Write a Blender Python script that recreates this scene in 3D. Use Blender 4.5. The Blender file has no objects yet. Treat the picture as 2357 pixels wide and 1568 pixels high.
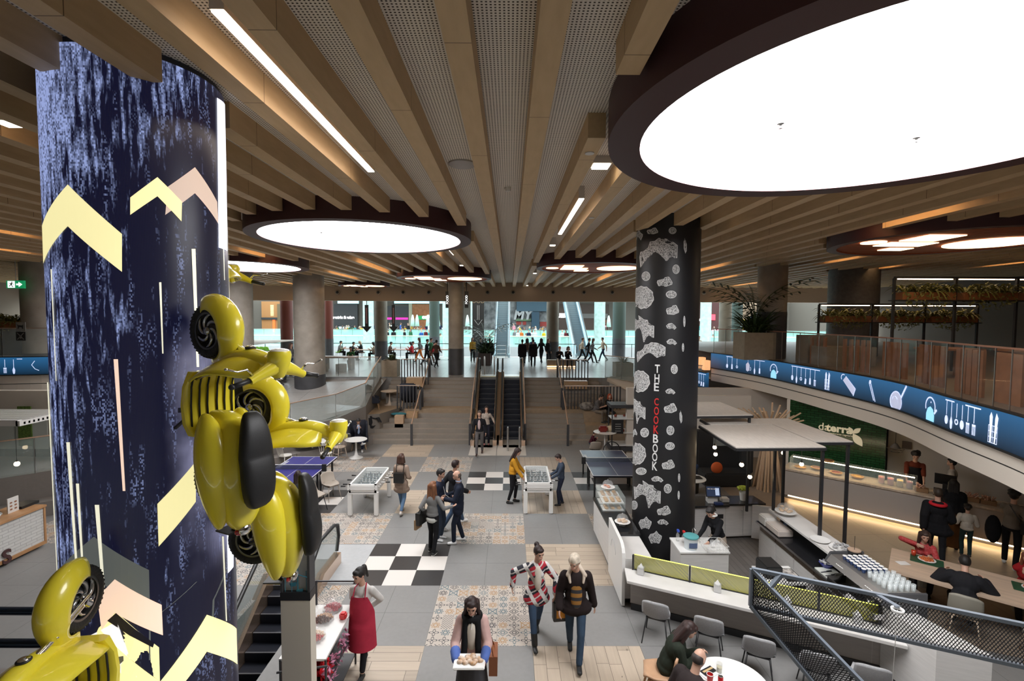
import bpy,bmesh,math,random
import numpy as np
from mathutils import Vector,Matrix,noise
random.seed(7)
R=math.radians;PI=math.pi
S=bpy.context.scene;COL=S.collection
# ---------------------------------------------------------------- camera, world, exposure
F_,CX_,CY_,EYE=1105.0,1178.5,784.0,5.5
def _axes(p=2.85,y=.285,r=.23):
    p,y,r=R(p),R(y),R(r)
    w=Vector((math.sin(y)*math.cos(p),math.cos(y)*math.cos(p),-math.sin(p)))
    a=Vector((math.cos(y),-math.sin(y),0));u=a.cross(w)
    return a*math.cos(r)+u*math.sin(r),u*math.cos(r)-a*math.sin(r),w
AR,AU,AW=_axes()
cam_d=bpy.data.cameras.new('camera');cam=bpy.data.objects.new('camera',cam_d);COL.objects.link(cam)
cam_d.sensor_width=36;cam_d.lens=36*F_/2357;cam_d.clip_start=.05;cam_d.clip_end=300
cam.matrix_world=Matrix(((AR.x,AU.x,-AW.x,0),(AR.y,AU.y,-AW.y,0),(AR.z,AU.z,-AW.z,EYE),(0,0,0,1)))
S.camera=cam
S.view_settings.view_transform='Standard';S.view_settings.look='None'
S.view_settings.gamma=1;S.view_settings.use_curve_mapping=False;S.view_settings.exposure=0.0
wd=bpy.data.worlds.new('world');S.world=wd;wd.use_nodes=True
wb=wd.node_tree.nodes['Background'];wb.inputs[0].default_value=(.8,.95,1,1);wb.inputs[1].default_value=5.0
S.cycles.max_bounces=6;S.cycles.diffuse_bounces=4;S.cycles.glossy_bounces=3
S.cycles.transmission_bounces=6;S.cycles.transparent_max_bounces=12
S.cycles.sample_clamp_indirect=4;S.cycles.caustics_reflective=False;S.cycles.caustics_refractive=False
S.cycles.use_denoising=True
DISC=14.0  # luminous ceiling discs
LINE=10.0  # linear lamps
# ---------------------------------------------------------------- measuring helpers (a sight line meets a real surface)
def ray(px,py):return AW+AR*((px-CX_)/F_)-AU*((py-CY_)/F_)
def G(px,py,z=0.0):
    d=ray(px,py);t=(z-EYE)/d.z;return Vector((d.x*t,d.y*t,z))
def PY(px,py,Y):
    d=ray(px,py);t=Y/d.y;return Vector((d.x*t,Y,EYE+d.z*t))
def CYL(px,py,cx,cy,r):  # angle and height where a sight line meets an upright cylinder
    d=ray(px,py);a=d.x**2+d.y**2;b=-2*(d.x*cx+d.y*cy);c=cx*cx+cy*cy-r*r
    q=max(b*b-4*a*c,0);t=(-b-math.sqrt(q))/(2*a)
    a_=math.atan2(d.y*t-cy,d.x*t-cx);return (a_-2*PI if a_>PI/2 else a_),EYE+d.z*t
# ---------------------------------------------------------------- materials
MATS={}
def M(name,col=(.8,.8,.8),rough=.5,metal=0,emit=0,ecol=None,var=0,vs=8,alpha=1,trans=0,coat=0,bump=0,bs=60,spec=.5,stretch=None,col2=None):
    if name in MATS:return MATS[name]
    m=bpy.data.materials.new(name);m.use_nodes=True;nt=m.node_tree;b=nt.nodes['Principled BSDF']
    c=(*col,1) if len(col)==3 else col
    b.inputs['Base Color'].default_value=c;b.inputs['Roughness'].default_value=rough
    b.inputs['Metallic'].default_value=metal;b.inputs['Alpha'].default_value=alpha
    b.inputs['Specular IOR Level'].default_value=spec
    b.inputs['Transmission Weight'].default_value=trans;b.inputs['Coat Weight'].default_value=coat
    if emit:
        b.inputs['Emission Color'].default_value=(*(ecol or col),1);b.inputs['Emission Strength'].default_value=emit
    if var or col2 or bump:
        tc=nt.nodes.new('ShaderNodeTexCoord');src=tc.outputs['Object']
        if stretch:
            mp=nt.nodes.new('ShaderNodeMapping');mp.inputs['Scale'].default_value=stretch
            nt.links.new(src,mp.inputs[0]);src=mp.outputs[0]
    if var or col2:
        n=nt.nodes.new('ShaderNodeTexNoise');n.inputs['Scale'].default_value=vs;n.inputs['Detail'].default_value=5
        nt.links.new(src,n.inputs['Vector'])
        rp=nt.nodes.new('ShaderNodeValToRGB');rp.color_ramp.elements[0].position=.3;rp.color_ramp.elements[1].position=.7
        c2=col2 or tuple(min(1,x*(1+var)) for x in col[:3]);c1=col[:3] if col2 else tuple(x*(1-var) for x in col[:3])
        rp.color_ramp.elements[0].color=(*c1,1);rp.color_ramp.elements[1].color=(*c2,1)
        nt.links.new(n.outputs['Fac'],rp.inputs[0]);nt.links.new(rp.outputs[0],b.inputs['Base Color'])
    if bump:
        n2=nt.nodes.new('ShaderNodeTexNoise');n2.inputs['Scale'].default_value=bs;nt.links.new(src,n2.inputs['Vector'])
        bp=nt.nodes.new('ShaderNodeBump');bp.inputs['Strength'].default_value=bump;bp.inputs['Distance'].default_value=.01
        nt.links.new(n2.outputs['Fac'],bp.inputs['Height']);nt.links.new(bp.outputs[0],b.inputs['Normal'])
    MATS[name]=m;return m
def NT(name,rough=.5):
    """material whose base colour is built by nodes: returns material, tree, principled, object coordinate output"""
    m=bpy.data.materials.new(name);m.use_nodes=True;MATS[name]=m;nt=m.node_tree;b=nt.nodes['Principled BSDF']
    b.inputs['Roughness'].default_value=rough;tc=nt.nodes.new('ShaderNodeTexCoord')
    return m,nt,b,tc.outputs['Object']
def MA(nt,op,a,b=None,c=None):
    n=nt.nodes.new('ShaderNodeMath');n.operation=op
    for i,v in enumerate((a,b,c)):
        if v is None:continue
        if isinstance(v,(int,float)):n.inputs[i].default_value=v
        else:nt.links.new(v,n.inputs[i])
    return n.outputs[0]
def MIX(nt,f,a,b):
    n=nt.nodes.new('ShaderNodeMix');n.data_type='RGBA'
    for i,v in ((0,f),(6,a),(7,b)):
        if isinstance(v,(int,float)):n.inputs[i].default_value=v
        elif isinstance(v,tuple):n.inputs[i].default_value=(*v,1)
        else:nt.links.new(v,n.inputs[i])
    return n.outputs[2]
def SEP(nt,v):
    n=nt.nodes.new('ShaderNodeSeparateXYZ');nt.links.new(v,n.inputs[0]);return n.outputs
def COMB(nt,x,y,z=0.0):
    n=nt.nodes.new('ShaderNodeCombineXYZ')
    for i,v in enumerate((x,y,z)):
        if isinstance(v,(int,float)):n.inputs[i].default_value=v
        else:nt.links.new(v,n.inputs[i])
    return n.outputs[0]
def NOISE(nt,v,sc,det=4,out='Fac'):
    n=nt.nodes.new('ShaderNodeTexNoise');n.inputs['Scale'].default_value=sc;n.inputs['Detail'].default_value=det
    if v is not None:nt.links.new(v,n.inputs['Vector'])
    return n.outputs[out]
def WHITE(nt,v):
    n=nt.nodes.new('ShaderNodeTexWhiteNoise');nt.links.new(v,n.inputs['Vector']);return n.outputs
# ---------------------------------------------------------------- mesh builder
class B:
    def __init__(s):s.v=[];s.f=[];s.m=[];s.mi=0;s.X=None
    def add(s,vs,fs):
        o=len(s.v)
        for p in vs:
            p=Vector(p);s.v.append(s.X@ p if s.X else p)
        for f in fs:s.f.append([i+o for i in f]);s.m.append(s.mi)
        return s
    def box(s,c,d,rz=0,M_=None):
        x,y,z=d[0]/2,d[1]/2,d[2]/2;T=Matrix.Translation(Vector(c))@ (M_ if M_ else Matrix.Rotation(rz,4,'Z'))
        vs=[T@ Vector((i*x,j*y,k*z)) for i in (-1,1) for j in (-1,1) for k in (-1,1)]
        return s.add(vs,[(0,1,3,2),(4,6,7,5),(0,4,5,1),(2,3,7,6),(0,2,6,4),(1,5,7,3)])
    def b2(s,a,b):return s.box([(a[i]+b[i])/2 for i in range(3)],[abs(b[i]-a[i]) for i in range(3)])
    def bar(s,a,b,w,h=None,up=(0,0,1)):
        a,b=Vector(a),Vector(b);d=b-a;L=d.length
        if L<1e-6:return s
        d.normalize();u=Vector(up)
        if abs(d.dot(u))>.98:u=Vector((0,1,0))
        r=d.cross(u).normalized();u=r.cross(d);h=h or w
        Mx=Matrix((( d.x,r.x,u.x,0),(d.y,r.y,u.y,0),(d.z,r.z,u.z,0),(0,0,0,1)))
        return s.box((a+b)/2,(L,w,h),M_=Mx)
    def tube(s,pts,r,n=8,closed=False,cap=True):
        pts=[Vector(p) for p in pts];N=len(pts);rs=r if isinstance(r,(list,tuple)) else [r]*N
        vs=[];fs=[];u=None
        for i,p in enumerate(pts):
            a=pts[i-1] if (i>0 or closed) else p;b=pts[(i+1)%N] if (i<N-1 or closed) else p
            d=(b-a);d=d.normalized() if d.length>1e-9 else Vector((0,0,1))
            if u is None:
                u=d.cross(Vector((0,0,1)))
                if u.length<.1:u=d.cross(Vector((1,0,0)))
            u=(u-d*u.dot(d));u=u.normalized() if u.length>1e-6 else d.orthogonal().normalized()
            w=d.cross(u)
            for k in range(n):
                t=2*PI*k/n;vs.append(p+(u*math.cos(t)+w*math.sin(t))*rs[i])
        for i in range(N if closed else N-1):
            j=(i+1)%N
            for k in range(n):
                l=(k+1)%n;fs.append((i*n+k,i*n+l,j*n+l,j*n+k))
        if cap and not closed:fs.append(tuple(range(n))[::-1]);fs.append(tuple((N-1)*n+k for k in range(n)))
        return s.add(vs,fs)
    def cyl(s,a,b,r,r2=None,n=16):return s.tube([a,b],[r,r if r2 is None else r2],n)
    def lathe(s,prof,c=(0,0,0),n=24,cap=True,ax='Z'):
        vs=[];fs=[];c=Vector(c)
        for r,z in prof:
            for k in range(n):
                t=2*PI*k/n;q=(r*math.cos(t),r*math.sin(t),z)
                vs.append(c+Vector(q if ax=='Z' else (q[0],q[2],q[1]) if ax=='Y' else (q[2],q[0],q[1])))
        for i in range(len(prof)-1):
            for k in range(n):
                l=(k+1)%n;fs.append((i*n+k,i*n+l,(i+1)*n+l,(i+1)*n+k))
        if cap:fs.append(tuple(range(n))[::-1]);fs.append(tuple((len(prof)-1)*n+k for k in range(n)))
        return s.add(vs,fs)
    def ell(s,c,r,nu=14,nv=9,M_=None):
        c=Vector(c);vs=[];fs=[]
        if isinstance(r,(int,float)):r=(r,r,r)
        for i in range(nv+1):
            a=-PI/2+PI*i/nv
            for k in range(nu):
                t=2*PI*k/nu;q=Vector((r[0]*math.cos(a)*math.cos(t),r[1]*math.cos(a)*math.sin(t),r[2]*math.sin(a)))
                vs.append(c+(M_@ q if M_ else q))
        for i in range(nv):
            for k in range(nu):
                l=(k+1)%nu;fs.append((i*nu+k,i*nu+l,(i+1)*nu+l,(i+1)*nu+k))
        return s.add(vs,fs)
    def prism(s,pts,d):
        """polygon (3D points) pushed along vector d"""
        n=len(pts);P=[Vector(p) for p in pts];d=Vector(d)
        return s.add(P+[p+d for p in P],[tuple(range(n))[::-1],tuple(range(n,2*n))]+[(i,(i+1)%n,(i+1)%n+n,i+n) for i in range(n)])
    def loft(s,rings,closed=True,cap=True):
        n=len(rings[0]);vs=[p for r in rings for p in r];fs=[]
        for i in range(len(rings)-1):
            for k in range(n if closed else n-1):
                l=(k+1)%n;fs.append((i*n+k,i*n+l,(i+1)*n+l,(i+1)*n+k))
        if cap and closed:fs.append(tuple(range(n))[::-1]);fs.append(tuple((len(rings)-1)*n+k for k in range(n)))
        return s.add(vs,fs)
    def grid(s,fn,nu,nv):
        vs=[fn(i/nu,j/nv) for i in range(nu+1) for j in range(nv+1)]
        return s.add(vs,[(i*(nv+1)+j,(i+1)*(nv+1)+j,(i+1)*(nv+1)+j+1,i*(nv+1)+j+1) for i in range(nu) for j in range(nv)])
    def torus(s,c,R_,r,ax='Z',n=32,m=10):
        c=Vector(c);pts=[]
        for k in range(n):
            t=2*PI*k/n;a,b=R_*math.cos(t),R_*math.sin(t)
            pts.append(c+Vector((a,b,0) if ax=='Z' else (a,0,b) if ax=='Y' else (0,a,b)))
        return s.tube(pts,r,m,closed=True)
def mesh_of(b,name,mats,smooth=False,ang=None,bevel=0,fix=True):
    me=bpy.data.meshes.new(name);me.from_pydata([tuple(v) for v in b.v],[],b.f)
    if any(b.m):me.polygons.foreach_set('material_index',b.m)
    if fix or bevel:
        bm=bmesh.new();bm.from_mesh(me)
        if fix:bmesh.ops.recalc_face_normals(bm,faces=bm.faces)
        if bevel:
            es=[e for e in bm.edges if len(e.link_faces)==2 and e.calc_face_angle(0)>.5]
            bmesh.ops.bevel(bm,geom=es,offset=bevel,segments=2,affect='EDGES',clamp_overlap=True)
        bm.to_mesh(me);bm.free()
    for m in (mats if isinstance(mats,(list,tuple)) else [mats]):me.materials.append(m)
    if smooth:me.polygons.foreach_set('use_smooth',[True]*len(me.polygons))
    if ang is not None:
        try:me.set_sharp_from_angle(angle=R(ang))
        except Exception:pass
    return me
def obj(name,b,mats,parent=None,smooth=False,ang=None,bevel=0,w=False,loc=None,fix=True,sub=0):
    """link a builder (or a mesh) as ONE object; w=True: vertices are in world coordinates"""
    me=mesh_of(b,name,mats,smooth,ang,bevel,fix) if isinstance(b,B) else b
    o=bpy.data.objects.new(name,me);COL.objects.link(o)
    if parent is not None:
        o.parent=parent
        if w:
            Mw=wmat(parent).inverted();me.transform(Mw)
    elif loc is not None:o.location=loc
    if sub:
        md=o.modifiers.new('subdivision','SUBSURF');md.levels=sub;md.render_levels=sub
    return o
def wmat(o):
    m=o.matrix_basis.copy() if o.matrix_basis else Matrix()
    return (wmat(o.parent)@ m) if o.parent else m
def tag(o,label,cat,group=None,kind=None):
    o['label']=label;o['category']=cat
    if group:o['group']=group
    if kind:o['kind']=kind
    return o
def thing(name,label,cat,loc=(0,0,0),rz=0,group=None):
    o=bpy.data.objects.new(name,None);COL.objects.link(o);o.empty_display_size=.1
    o.location=loc;o.rotation_euler=(0,0,rz);return tag(o,label,cat,group)
def struct(name,b,mats,**k):
    o=obj(name,b,mats,**k);o['kind']='structure';return o
KIDS={}
def dup(root,loc=None,rz=None,label=None,group=None,scale=None):
    """copy of a thing with copies of its parts and sub-parts"""
    def cp(o,par):
        c=o.copy();COL.objects.link(c)
        if par:c.parent=par
        for k in list(o.children):cp(k,c)
        return c
    c=cp(root,None)
    if loc is not None:c.location=loc
    if rz is not None:c.rotation_euler=(0,0,rz)
    if scale:c.scale=(scale,)*3
    if label:c['label']=label
    if group:c['group']=group
    return c
def text_mesh(txt,size=1.0,ext=0,bold=0,spacing=1,font=None,align='CENTER'):
    cu=bpy.data.curves.new('t','FONT');cu.body=txt;cu.size=size;cu.extrude=ext;cu.offset=bold
    cu.align_x=align;cu.align_y='CENTER';cu.space_character=spacing;cu.resolution_u=3
    ob=bpy.data.objects.new('t',cu);COL.objects.link(ob)
    dg=bpy.context.evaluated_depsgraph_get();me=bpy.data.meshes.new_from_object(ob.evaluated_get(dg))
    bpy.data.objects.remove(ob);return me
def text(name,txt,size,mat,parent,T,ext=.004,bold=0,spacing=1,shear=0):
    """writing standing on a surface: T is a matrix in the parent's frame, text lies in its XY plane"""
    me=text_mesh(txt,size,ext,bold,spacing)
    if shear:me.transform(Matrix(((1,shear,0,0),(0,1,0,0),(0,0,1,0),(0,0,0,1))))
    me.transform(T);me.name=name;me.materials.clear();me.materials.append(mat)
    o=bpy.data.objects.new(name,me);COL.objects.link(o);o.parent=parent;return o
def face_T(p,right,up):
    r=Vector(right).normalized();u=Vector(up);u=(u-r*u.dot(r)).normalized();n=r.cross(u)
    return Matrix(((r.x,u.x,n.x,p[0]),(r.y,u.y,n.y,p[1]),(r.z,u.z,n.z,p[2]),(0,0,0,1)))
def line_of(a,b):
    a=Vector(a);b=Vector(b);d=b-a;return a,d,math.atan2(d.y,d.x),d.length
# common materials
white=M('white_laminate',(.74,.73,.71),.35);whitew=M('white_wood',(.62,.6,.58),.5,var=.06,vs=3,stretch=(1,1,12))
black=M('black_metal',(.02,.02,.022),.4);blackp=M('black_plastic',(.015,.015,.016),.45)
steel=M('brushed_steel',(.55,.54,.53),.3,1);chrome=M('chrome',(.8,.8,.8),.12,1)
darkgrey=M('dark_grey',(.05,.05,.055),.5);beige=M('beige_plaster',(.58,.5,.42),.7)
oak=M('oak',(.42,.27,.15),.45,var=.14,vs=5,stretch=(1,1,8));copper=M('warm_handrail',(.6,.42,.32),.35,.6)
glassm=M('clear_glass',(.85,.95,.93),.02,alpha=.13,spec=.9);glassd=M('tinted_glass',(.35,.42,.4),.03,alpha=.35,spec=.9)
# ================================================================ SETTING
ZB,ZU,ZR=7.45,7.72,7.3
CUP=2.35;MEZ=3.95
GX0,GY0,GS=-1.4,7.76,1.8
# --- floor materials
def concrete(name,c,rough=.45):
    m,nt,b,v=NT(name,rough)
    n=NOISE(nt,v,1.3,6);n2=NOISE(nt,v,14,3)
    f=MA(nt,'ADD',MA(nt,'MULTIPLY',n,.6),MA(nt,'MULTIPLY',n2,.4))
    nt.links.new(MIX(nt,f,tuple(x*.78 for x in c),tuple(x*1.2 for x in c)),b.inputs['Base Color'])
    return m
mconc=concrete('grey_floor_tile',(.225,.22,.215))
def jointed(m,sx,sy,ox,oy,w=.006,jc=(.07,.07,.07)):
    nt=m.node_tree;b=nt.nodes['Principled BSDF'];tc=[n for n in nt.nodes if n.type=='TEX_COORD'][0]
    x,y,z=SEP(nt,tc.outputs['Object'])
    fx=MA(nt,'PINGPONG',MA(nt,'SUBTRACT',x,ox),sx/2);fy=MA(nt,'PINGPONG',MA(nt,'SUBTRACT',y,oy),sy/2)
    j=MA(nt,'MAXIMUM',MA(nt,'LESS_THAN',fx,w/2),MA(nt,'LESS_THAN',fy,w/2))
    old=b.inputs['Base Color'].links[0].from_socket
    nt.links.new(MIX(nt,j,old,jc),b.inputs['Base Color'])
jointed(mconc,.9,.9,GX0,GY0)
def planks(name,along_x,pw=.2,pl=1.2,c=(.44,.36,.28)):
    m,nt,b,v=NT(name,.5);x,y,z=SEP(nt,v)
    u,w=(x,y) if along_x else (y,x)
    row=MA(nt,'FLOOR',MA(nt,'DIVIDE',w,pw));off=MA(nt,'MULTIPLY',WHITE(nt,COMB(nt,row,3.1))[0],pl)
    uu=MA(nt,'DIVIDE',MA(nt,'ADD',u,off),pl);cell=MA(nt,'FLOOR',uu)
    rnd=WHITE(nt,COMB(nt,row,cell,1.7))[0]
    grain=NOISE(nt,COMB(nt,MA(nt,'MULTIPLY',u,1.5),MA(nt,'MULTIPLY',w,22)),1,5)
    knot=NOISE(nt,COMB(nt,MA(nt,'MULTIPLY',u,5),MA(nt,'MULTIPLY',w,9)),1,2)
    f=MA(nt,'ADD',MA(nt,'MULTIPLY',rnd,.45),MA(nt,'MULTIPLY',grain,.6))
    cc=MIX(nt,f,tuple(k*.72 for k in c),tuple(k*1.22 for k in c))
    cc=MIX(nt,MA(nt,'GREATER_THAN',knot,.73),cc,tuple(k*.5 for k in c))
    j=MA(nt,'MAXIMUM',MA(nt,'LESS_THAN',MA(nt,'PINGPONG',w,pw/2),.0035),MA(nt,'LESS_THAN',MA(nt,'PINGPONG',uu,.5),.003))
    nt.links.new(MIX(nt,j,cc,tuple(k*.3 for k in c)),b.inputs['Base Color']);return m
mwx=planks('wood_planks_crosswise',True);mwy=planks('wood_planks_lengthwise',False)
def encaustic():
    """small printed tiles: every 20 cm tile shows one of several line ornaments"""
    m,nt,b,v=NT('patterned_tile',.45);x,y,z=SEP(nt,v);s=.2
    tx,ty=MA(nt,'DIVIDE',x,s),MA(nt,'DIVIDE',y,s)
    cx,cy=MA(nt,'FLOOR',tx),MA(nt,'FLOOR',ty);r=WHITE(nt,COMB(nt,cx,cy,.5))
    r0=r[0];rc=SEP(nt,r[1])
    px_,py_=MA(nt,'SUBTRACT',MA(nt,'SUBTRACT',tx,cx),.5),MA(nt,'SUBTRACT',MA(nt,'SUBTRACT',ty,cy),.5)
    ax_,ay_=MA(nt,'ABSOLUTE',px_),MA(nt,'ABSOLUTE',py_)
    rad=MA(nt,'SQRT',MA(nt,'ADD',MA(nt,'MULTIPLY',px_,px_),MA(nt,'MULTIPLY',py_,py_)))
    ang=MA(nt,'ARCTAN2',py_,px_)
    def band(d,c,w):return MA(nt,'LESS_THAN',MA(nt,'ABSOLUTE',MA(nt,'SUBTRACT',d,c)),w)
    petal=MA(nt,'ADD',.28,MA(nt,'MULTIPLY',MA(nt,'COSINE',MA(nt,'MULTIPLY',ang,4)),.13))
    petal8=MA(nt,'ADD',.33,MA(nt,'MULTIPLY',MA(nt,'COSINE',MA(nt,'MULTIPLY',ang,8)),.07))
    p1=MA(nt,'MAXIMUM',band(rad,petal,.05),MA(nt,'LESS_THAN',rad,.09))
    p2=MA(nt,'MAXIMUM',band(MA(nt,'ADD',ax_,ay_),.42,.045),MA(nt,'MAXIMUM',band(rad,.17,.04),band(MA(nt,'ADD',ax_,ay_),.8,.05)))
    p3=MA(nt,'GREATER_THAN',MA(nt,'MULTIPLY',MA(nt,'SINE',MA(nt,'MULTIPLY',px_,25.1)),MA(nt,'SINE',MA(nt,'MULTIPLY',py_,25.1))),.35)
    p4=MA(nt,'MAXIMUM',band(rad,petal8,.05),band(rad,.18,.045))
    p5=MA(nt,'MAXIMUM',MA(nt,'LESS_THAN',MA(nt,'ABSOLUTE',MA(nt,'SUBTRACT',ax_,ay_)),.07),band(MA(nt,'MAXIMUM',ax_,ay_),.36,.04))
    def pick(lo,hi,p):return MA(nt,'MULTIPLY',MA(nt,'MULTIPLY',MA(nt,'GREATER_THAN',r0,lo),MA(nt,'LESS_THAN',r0,hi)),p)
    t=pick(-1,.24,p1)
    for lo,hi,p in ((.24,.46,p2),(.46,.62,p3),(.62,.83,p4),(.83,2,p5)):t=MA(nt,'MAXIMUM',t,pick(lo,hi,p))
    ink=MIX(nt,MA(nt,'GREATER_THAN',rc[0],.66),(.06,.06,.065),(.36,.22,.11))
    ink=MIX(nt,MA(nt,'GREATER_THAN',rc[1],.7),ink,(.1,.15,.17))
    base=MIX(nt,NOISE(nt,v,3,3),(.4,.35,.3),(.52,.46,.41))
    j=MA(nt,'LESS_THAN',MA(nt,'PINGPONG',MA(nt,'SUBTRACT',x,GX0),.3),.004)
    col=MIX(nt,t,base,ink);nt.links.new(MIX(nt,j,col,(.25,.23,.2)),b.inputs['Base Color']);return m
mpat=encaustic()
mblk=M('black_check_tile',(.035,.032,.032),.4);mwht=M('white_check_tile',(.66,.62,.58),.4)
mkiosk=planks('kiosk_grey_planks',False,.13,.9,(.17,.155,.145))
m_up=concrete('upper_floor_stone',(.3,.29,.28),.25);jointed(m_up,1.2,1.2,0,0)
m_warm=concrete('warm_floor_tile',(.3,.235,.175),.4);jointed(m_warm,.9,.9,.3,.2)
# --- ground floor: 1.8 m blocks in five finishes
blocks={(0,-2):'w',(-1,-1):'x',(1,-1):'y',(-2,0):'p',(0,0):'p',(-1,1):'c',(1,1):'x',(-3,1):'p',(-3,2):'p',(-2,2):'p',(0,2):'p',(2,2):'p',
          (-3,3):'c',(-1,3):'x',(1,3):'y',(-2,4):'x',(0,4):'c',(2,4):'c',(-3,5):'p',(-1,5):'p',(1,5):'y',(-2,6):'x',(0,6):'g',(-4,2):'g',(-1,-3):'g',
          (-4,4):'x',(-5,3):'p',(-6,2):'p',(3,5):'p',(-6,0):'p',(-7,1):'p',(-5,5):'x'}
b=B()
for i in range(-13,8):
    for j in range(-8,11):
        k=blocks.get((i,j),'g')
        x0=GX0+i*GS;y0=GY0+j*GS
        if i==-2 and j in (-1,0):  # escalator well
            b.mi=3 if k=='p' else 0
            for xa,xb in ((x0,x0+.1),(x0+1.2,x0+1.8)):b.add([(xa,y0,0),(xb,y0,0),(xb,y0+GS,0),(xa,y0+GS,0)],[(0,1,2,3)])
            continue
        if k=='c':
            for u in range(3):
                for w_ in range(3):
                    b.mi=5 if (u+w_)%2 else 4
                    b.add([(x0+u*.6,y0+w_*.6,0),(x0+u*.6+.6,y0+w_*.6,0),(x0+u*.6+.6,y0+w_*.6+.6,0),(x0+u*.6,y0+w_*.6+.6,0)],[(0,1,2,3)])
            continue
        b.mi={'g':0,'x':1,'y':2,'p':3,'w':1}[k]
        b.add([(x0,y0,0),(x0+GS,y0,0),(x0+GS,y0+GS,0),(x0,y0+GS,0)],[(0,1,2,3)])
b.mi=6  # food court side, warmer tiles
b.add([(7.0-1.4+5.6,-7,.0),(24,-7,0),(24,28,0),(11.2,28,0)],[(0,1,2,3)])
b.mi=0
b.add([(-32,-7,0),(-24.8,-7,0),(-24.8,28,0),(-32,28,0)],[(0,1,2,3)])
for f in (0,):
    b.mi=0
    for q in ([(-4.9,5.96,0),(-4.9,9.56,0),(-4.9,9.56,-3),(-4.9,5.96,-3)],[(-3.8,5.96,0),(-3.8,9.56,0),(-3.8,9.56,-3),(-3.8,5.96,-3)],[(-4.9,9.56,0),(-3.8,9.56,0),(-3.8,9.56,-3),(-4.9,9.56,-3)],[(-4.9,5.96,0),(-3.8,5.96,0),(-3.8,5.96,-3),(-4.9,5.96,-3)],[(-4.9,5.96,-3),(-3.8,5.96,-3),(-3.8,9.56,-3),(-4.9,9.56,-3)]):b.add(q,[(0,1,2,3)])
struct('floor',b,[mconc,mwx,mwy,mpat,mblk,mwht,m_warm],fix=False)
b=B();b.add([(6.6,8.2,.004),(11.3,6.2,.004),(14,12,.004),(12,24,.004),(7.6,24,.004),(6.7,13,.004)],[(0,1,2,3,4,5)])
struct('floor_food_court',b,m_warm,fix=False)
b=B();b.add([(2.35,9.0,.005),(5.3,7.6,.005),(6.4,7.4,.005),(6.3,11.9,.005),(2.3,11.9,.005)],[(0,1,2,3,4)])
struct('floor_kiosk',b,mkiosk,fix=False)
# --- enclosing walls, ceiling panel
b=B();b.b2((-32,-7.3,0),(24,-7,12));struct('wall_back',b,beige)
b=B();b.b2((-32.3,-7,0),(-32,33,12));struct('wall_left',b,M('brown_wall',(.2,.15,.11),.7))
b=B();b.b2((24,-7,0),(24.3,33,12));struct('wall_right',b,M('brown_wall2',(.17,.13,.1),.7))
def perforated():
    m,nt,b,v=NT('perforated_panel',.75);x,y,z=SEP(nt,v)
    def hole(o):return MA(nt,'MINIMUM',MA(nt,'LESS_THAN',MA(nt,'ABSOLUTE',MA(nt,'SUBTRACT',MA(nt,'PINGPONG',x,.016),.016)),.0075),MA(nt,'LESS_THAN',MA(nt,'ABSOLUTE',MA(nt,'SUBTRACT',MA(nt,'PINGPONG',y,.016),.016)),.0075))
    nt.links.new(MIX(nt,hole(0),(.78,.71,.63),(.06,.045,.03)),b.inputs['Base Color']);return m
DISCS=[(3.58,4.65,2.27,2.6,'w'),(-3.45,11.5,2.26,2.52,'w'),(-10.0,18.0,2.05,2.35,'w'),
         (-3.16,23.3,2.05,2.25,'o'),(3.1,18.0,1.9,2.1,'o'),(10.5,11.6,2.2,2.42,'o'),(-8.8,29.2,1.35,1.5,'o')]
COLS=[(-3.5,4.63,.7),(3.6,11.0,.68),(-9.95,23.9,.72),(-2.9,26.0,.41),(10.1,18.5,.52),(-12.7,22.4,.7),(14.3,20.0,.9),(-17.9,18.5,.6)]
b=B();b.b2((-32,-7,ZU),(24,31.8,ZU+.12))
ceil=struct('ceiling',b,perforated())
# --- beams, one object each
def beammat():
    m,nt,b,v=NT('tan_beam_board',.6);x,y,z=SEP(nt,v)
    n=NOISE(nt,COMB(nt,MA(nt,'MULTIPLY',x,8),MA(nt,'MULTIPLY',y,1.5),MA(nt,'MULTIPLY',z,8)),2,6)
    off=MA(nt,'MULTIPLY',MA(nt,'FLOOR',MA(nt,'DIVIDE',x,.66)),1.13)
    j=MA(nt,'LESS_THAN',MA(nt,'PINGPONG',MA(nt,'ADD',y,off),1.2),.004)
    c=MIX(nt,n,(.46,.31,.165),(.62,.43,.24));nt.links.new(MIX(nt,j,c,(.12,.07,.03)),b.inputs['Base Color']);return m
mbeam=beammat()
BP=.66;BX0=-.377;BW=.195
def cuts(x):
    c=[]
    for cx,cy,ri,ro,k in DISCS:
        d=abs(x-cx)
        if d<ro+.12:
            h=math.sqrt(max((ro+.03)**2-max(d-BW/2,0)**2,0));c.append((cy-h,cy+h))
    for cx,cy,r in COLS:
        d=abs(x-cx)
        if d<r+.08:h=math.sqrt(max(r*r-d*d,.01))-.02;c.append((cy-h,cy+h))
    return sorted(c)
n=0
for i in range(-46,37):
    x=BX0+i*BP
    if x<-31.5 or x>23.5:continue
    y=-6.9;b=B()
    for a,e in cuts(x)+[(31.75,40)]:
        if a>y+.1:b.b2((x-BW/2,y,ZB),(x+BW/2,min(a,31.75),ZU))
        y=max(y,e)
    n +=1;struct('trim_%d'%n,b,mbeam)
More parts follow.
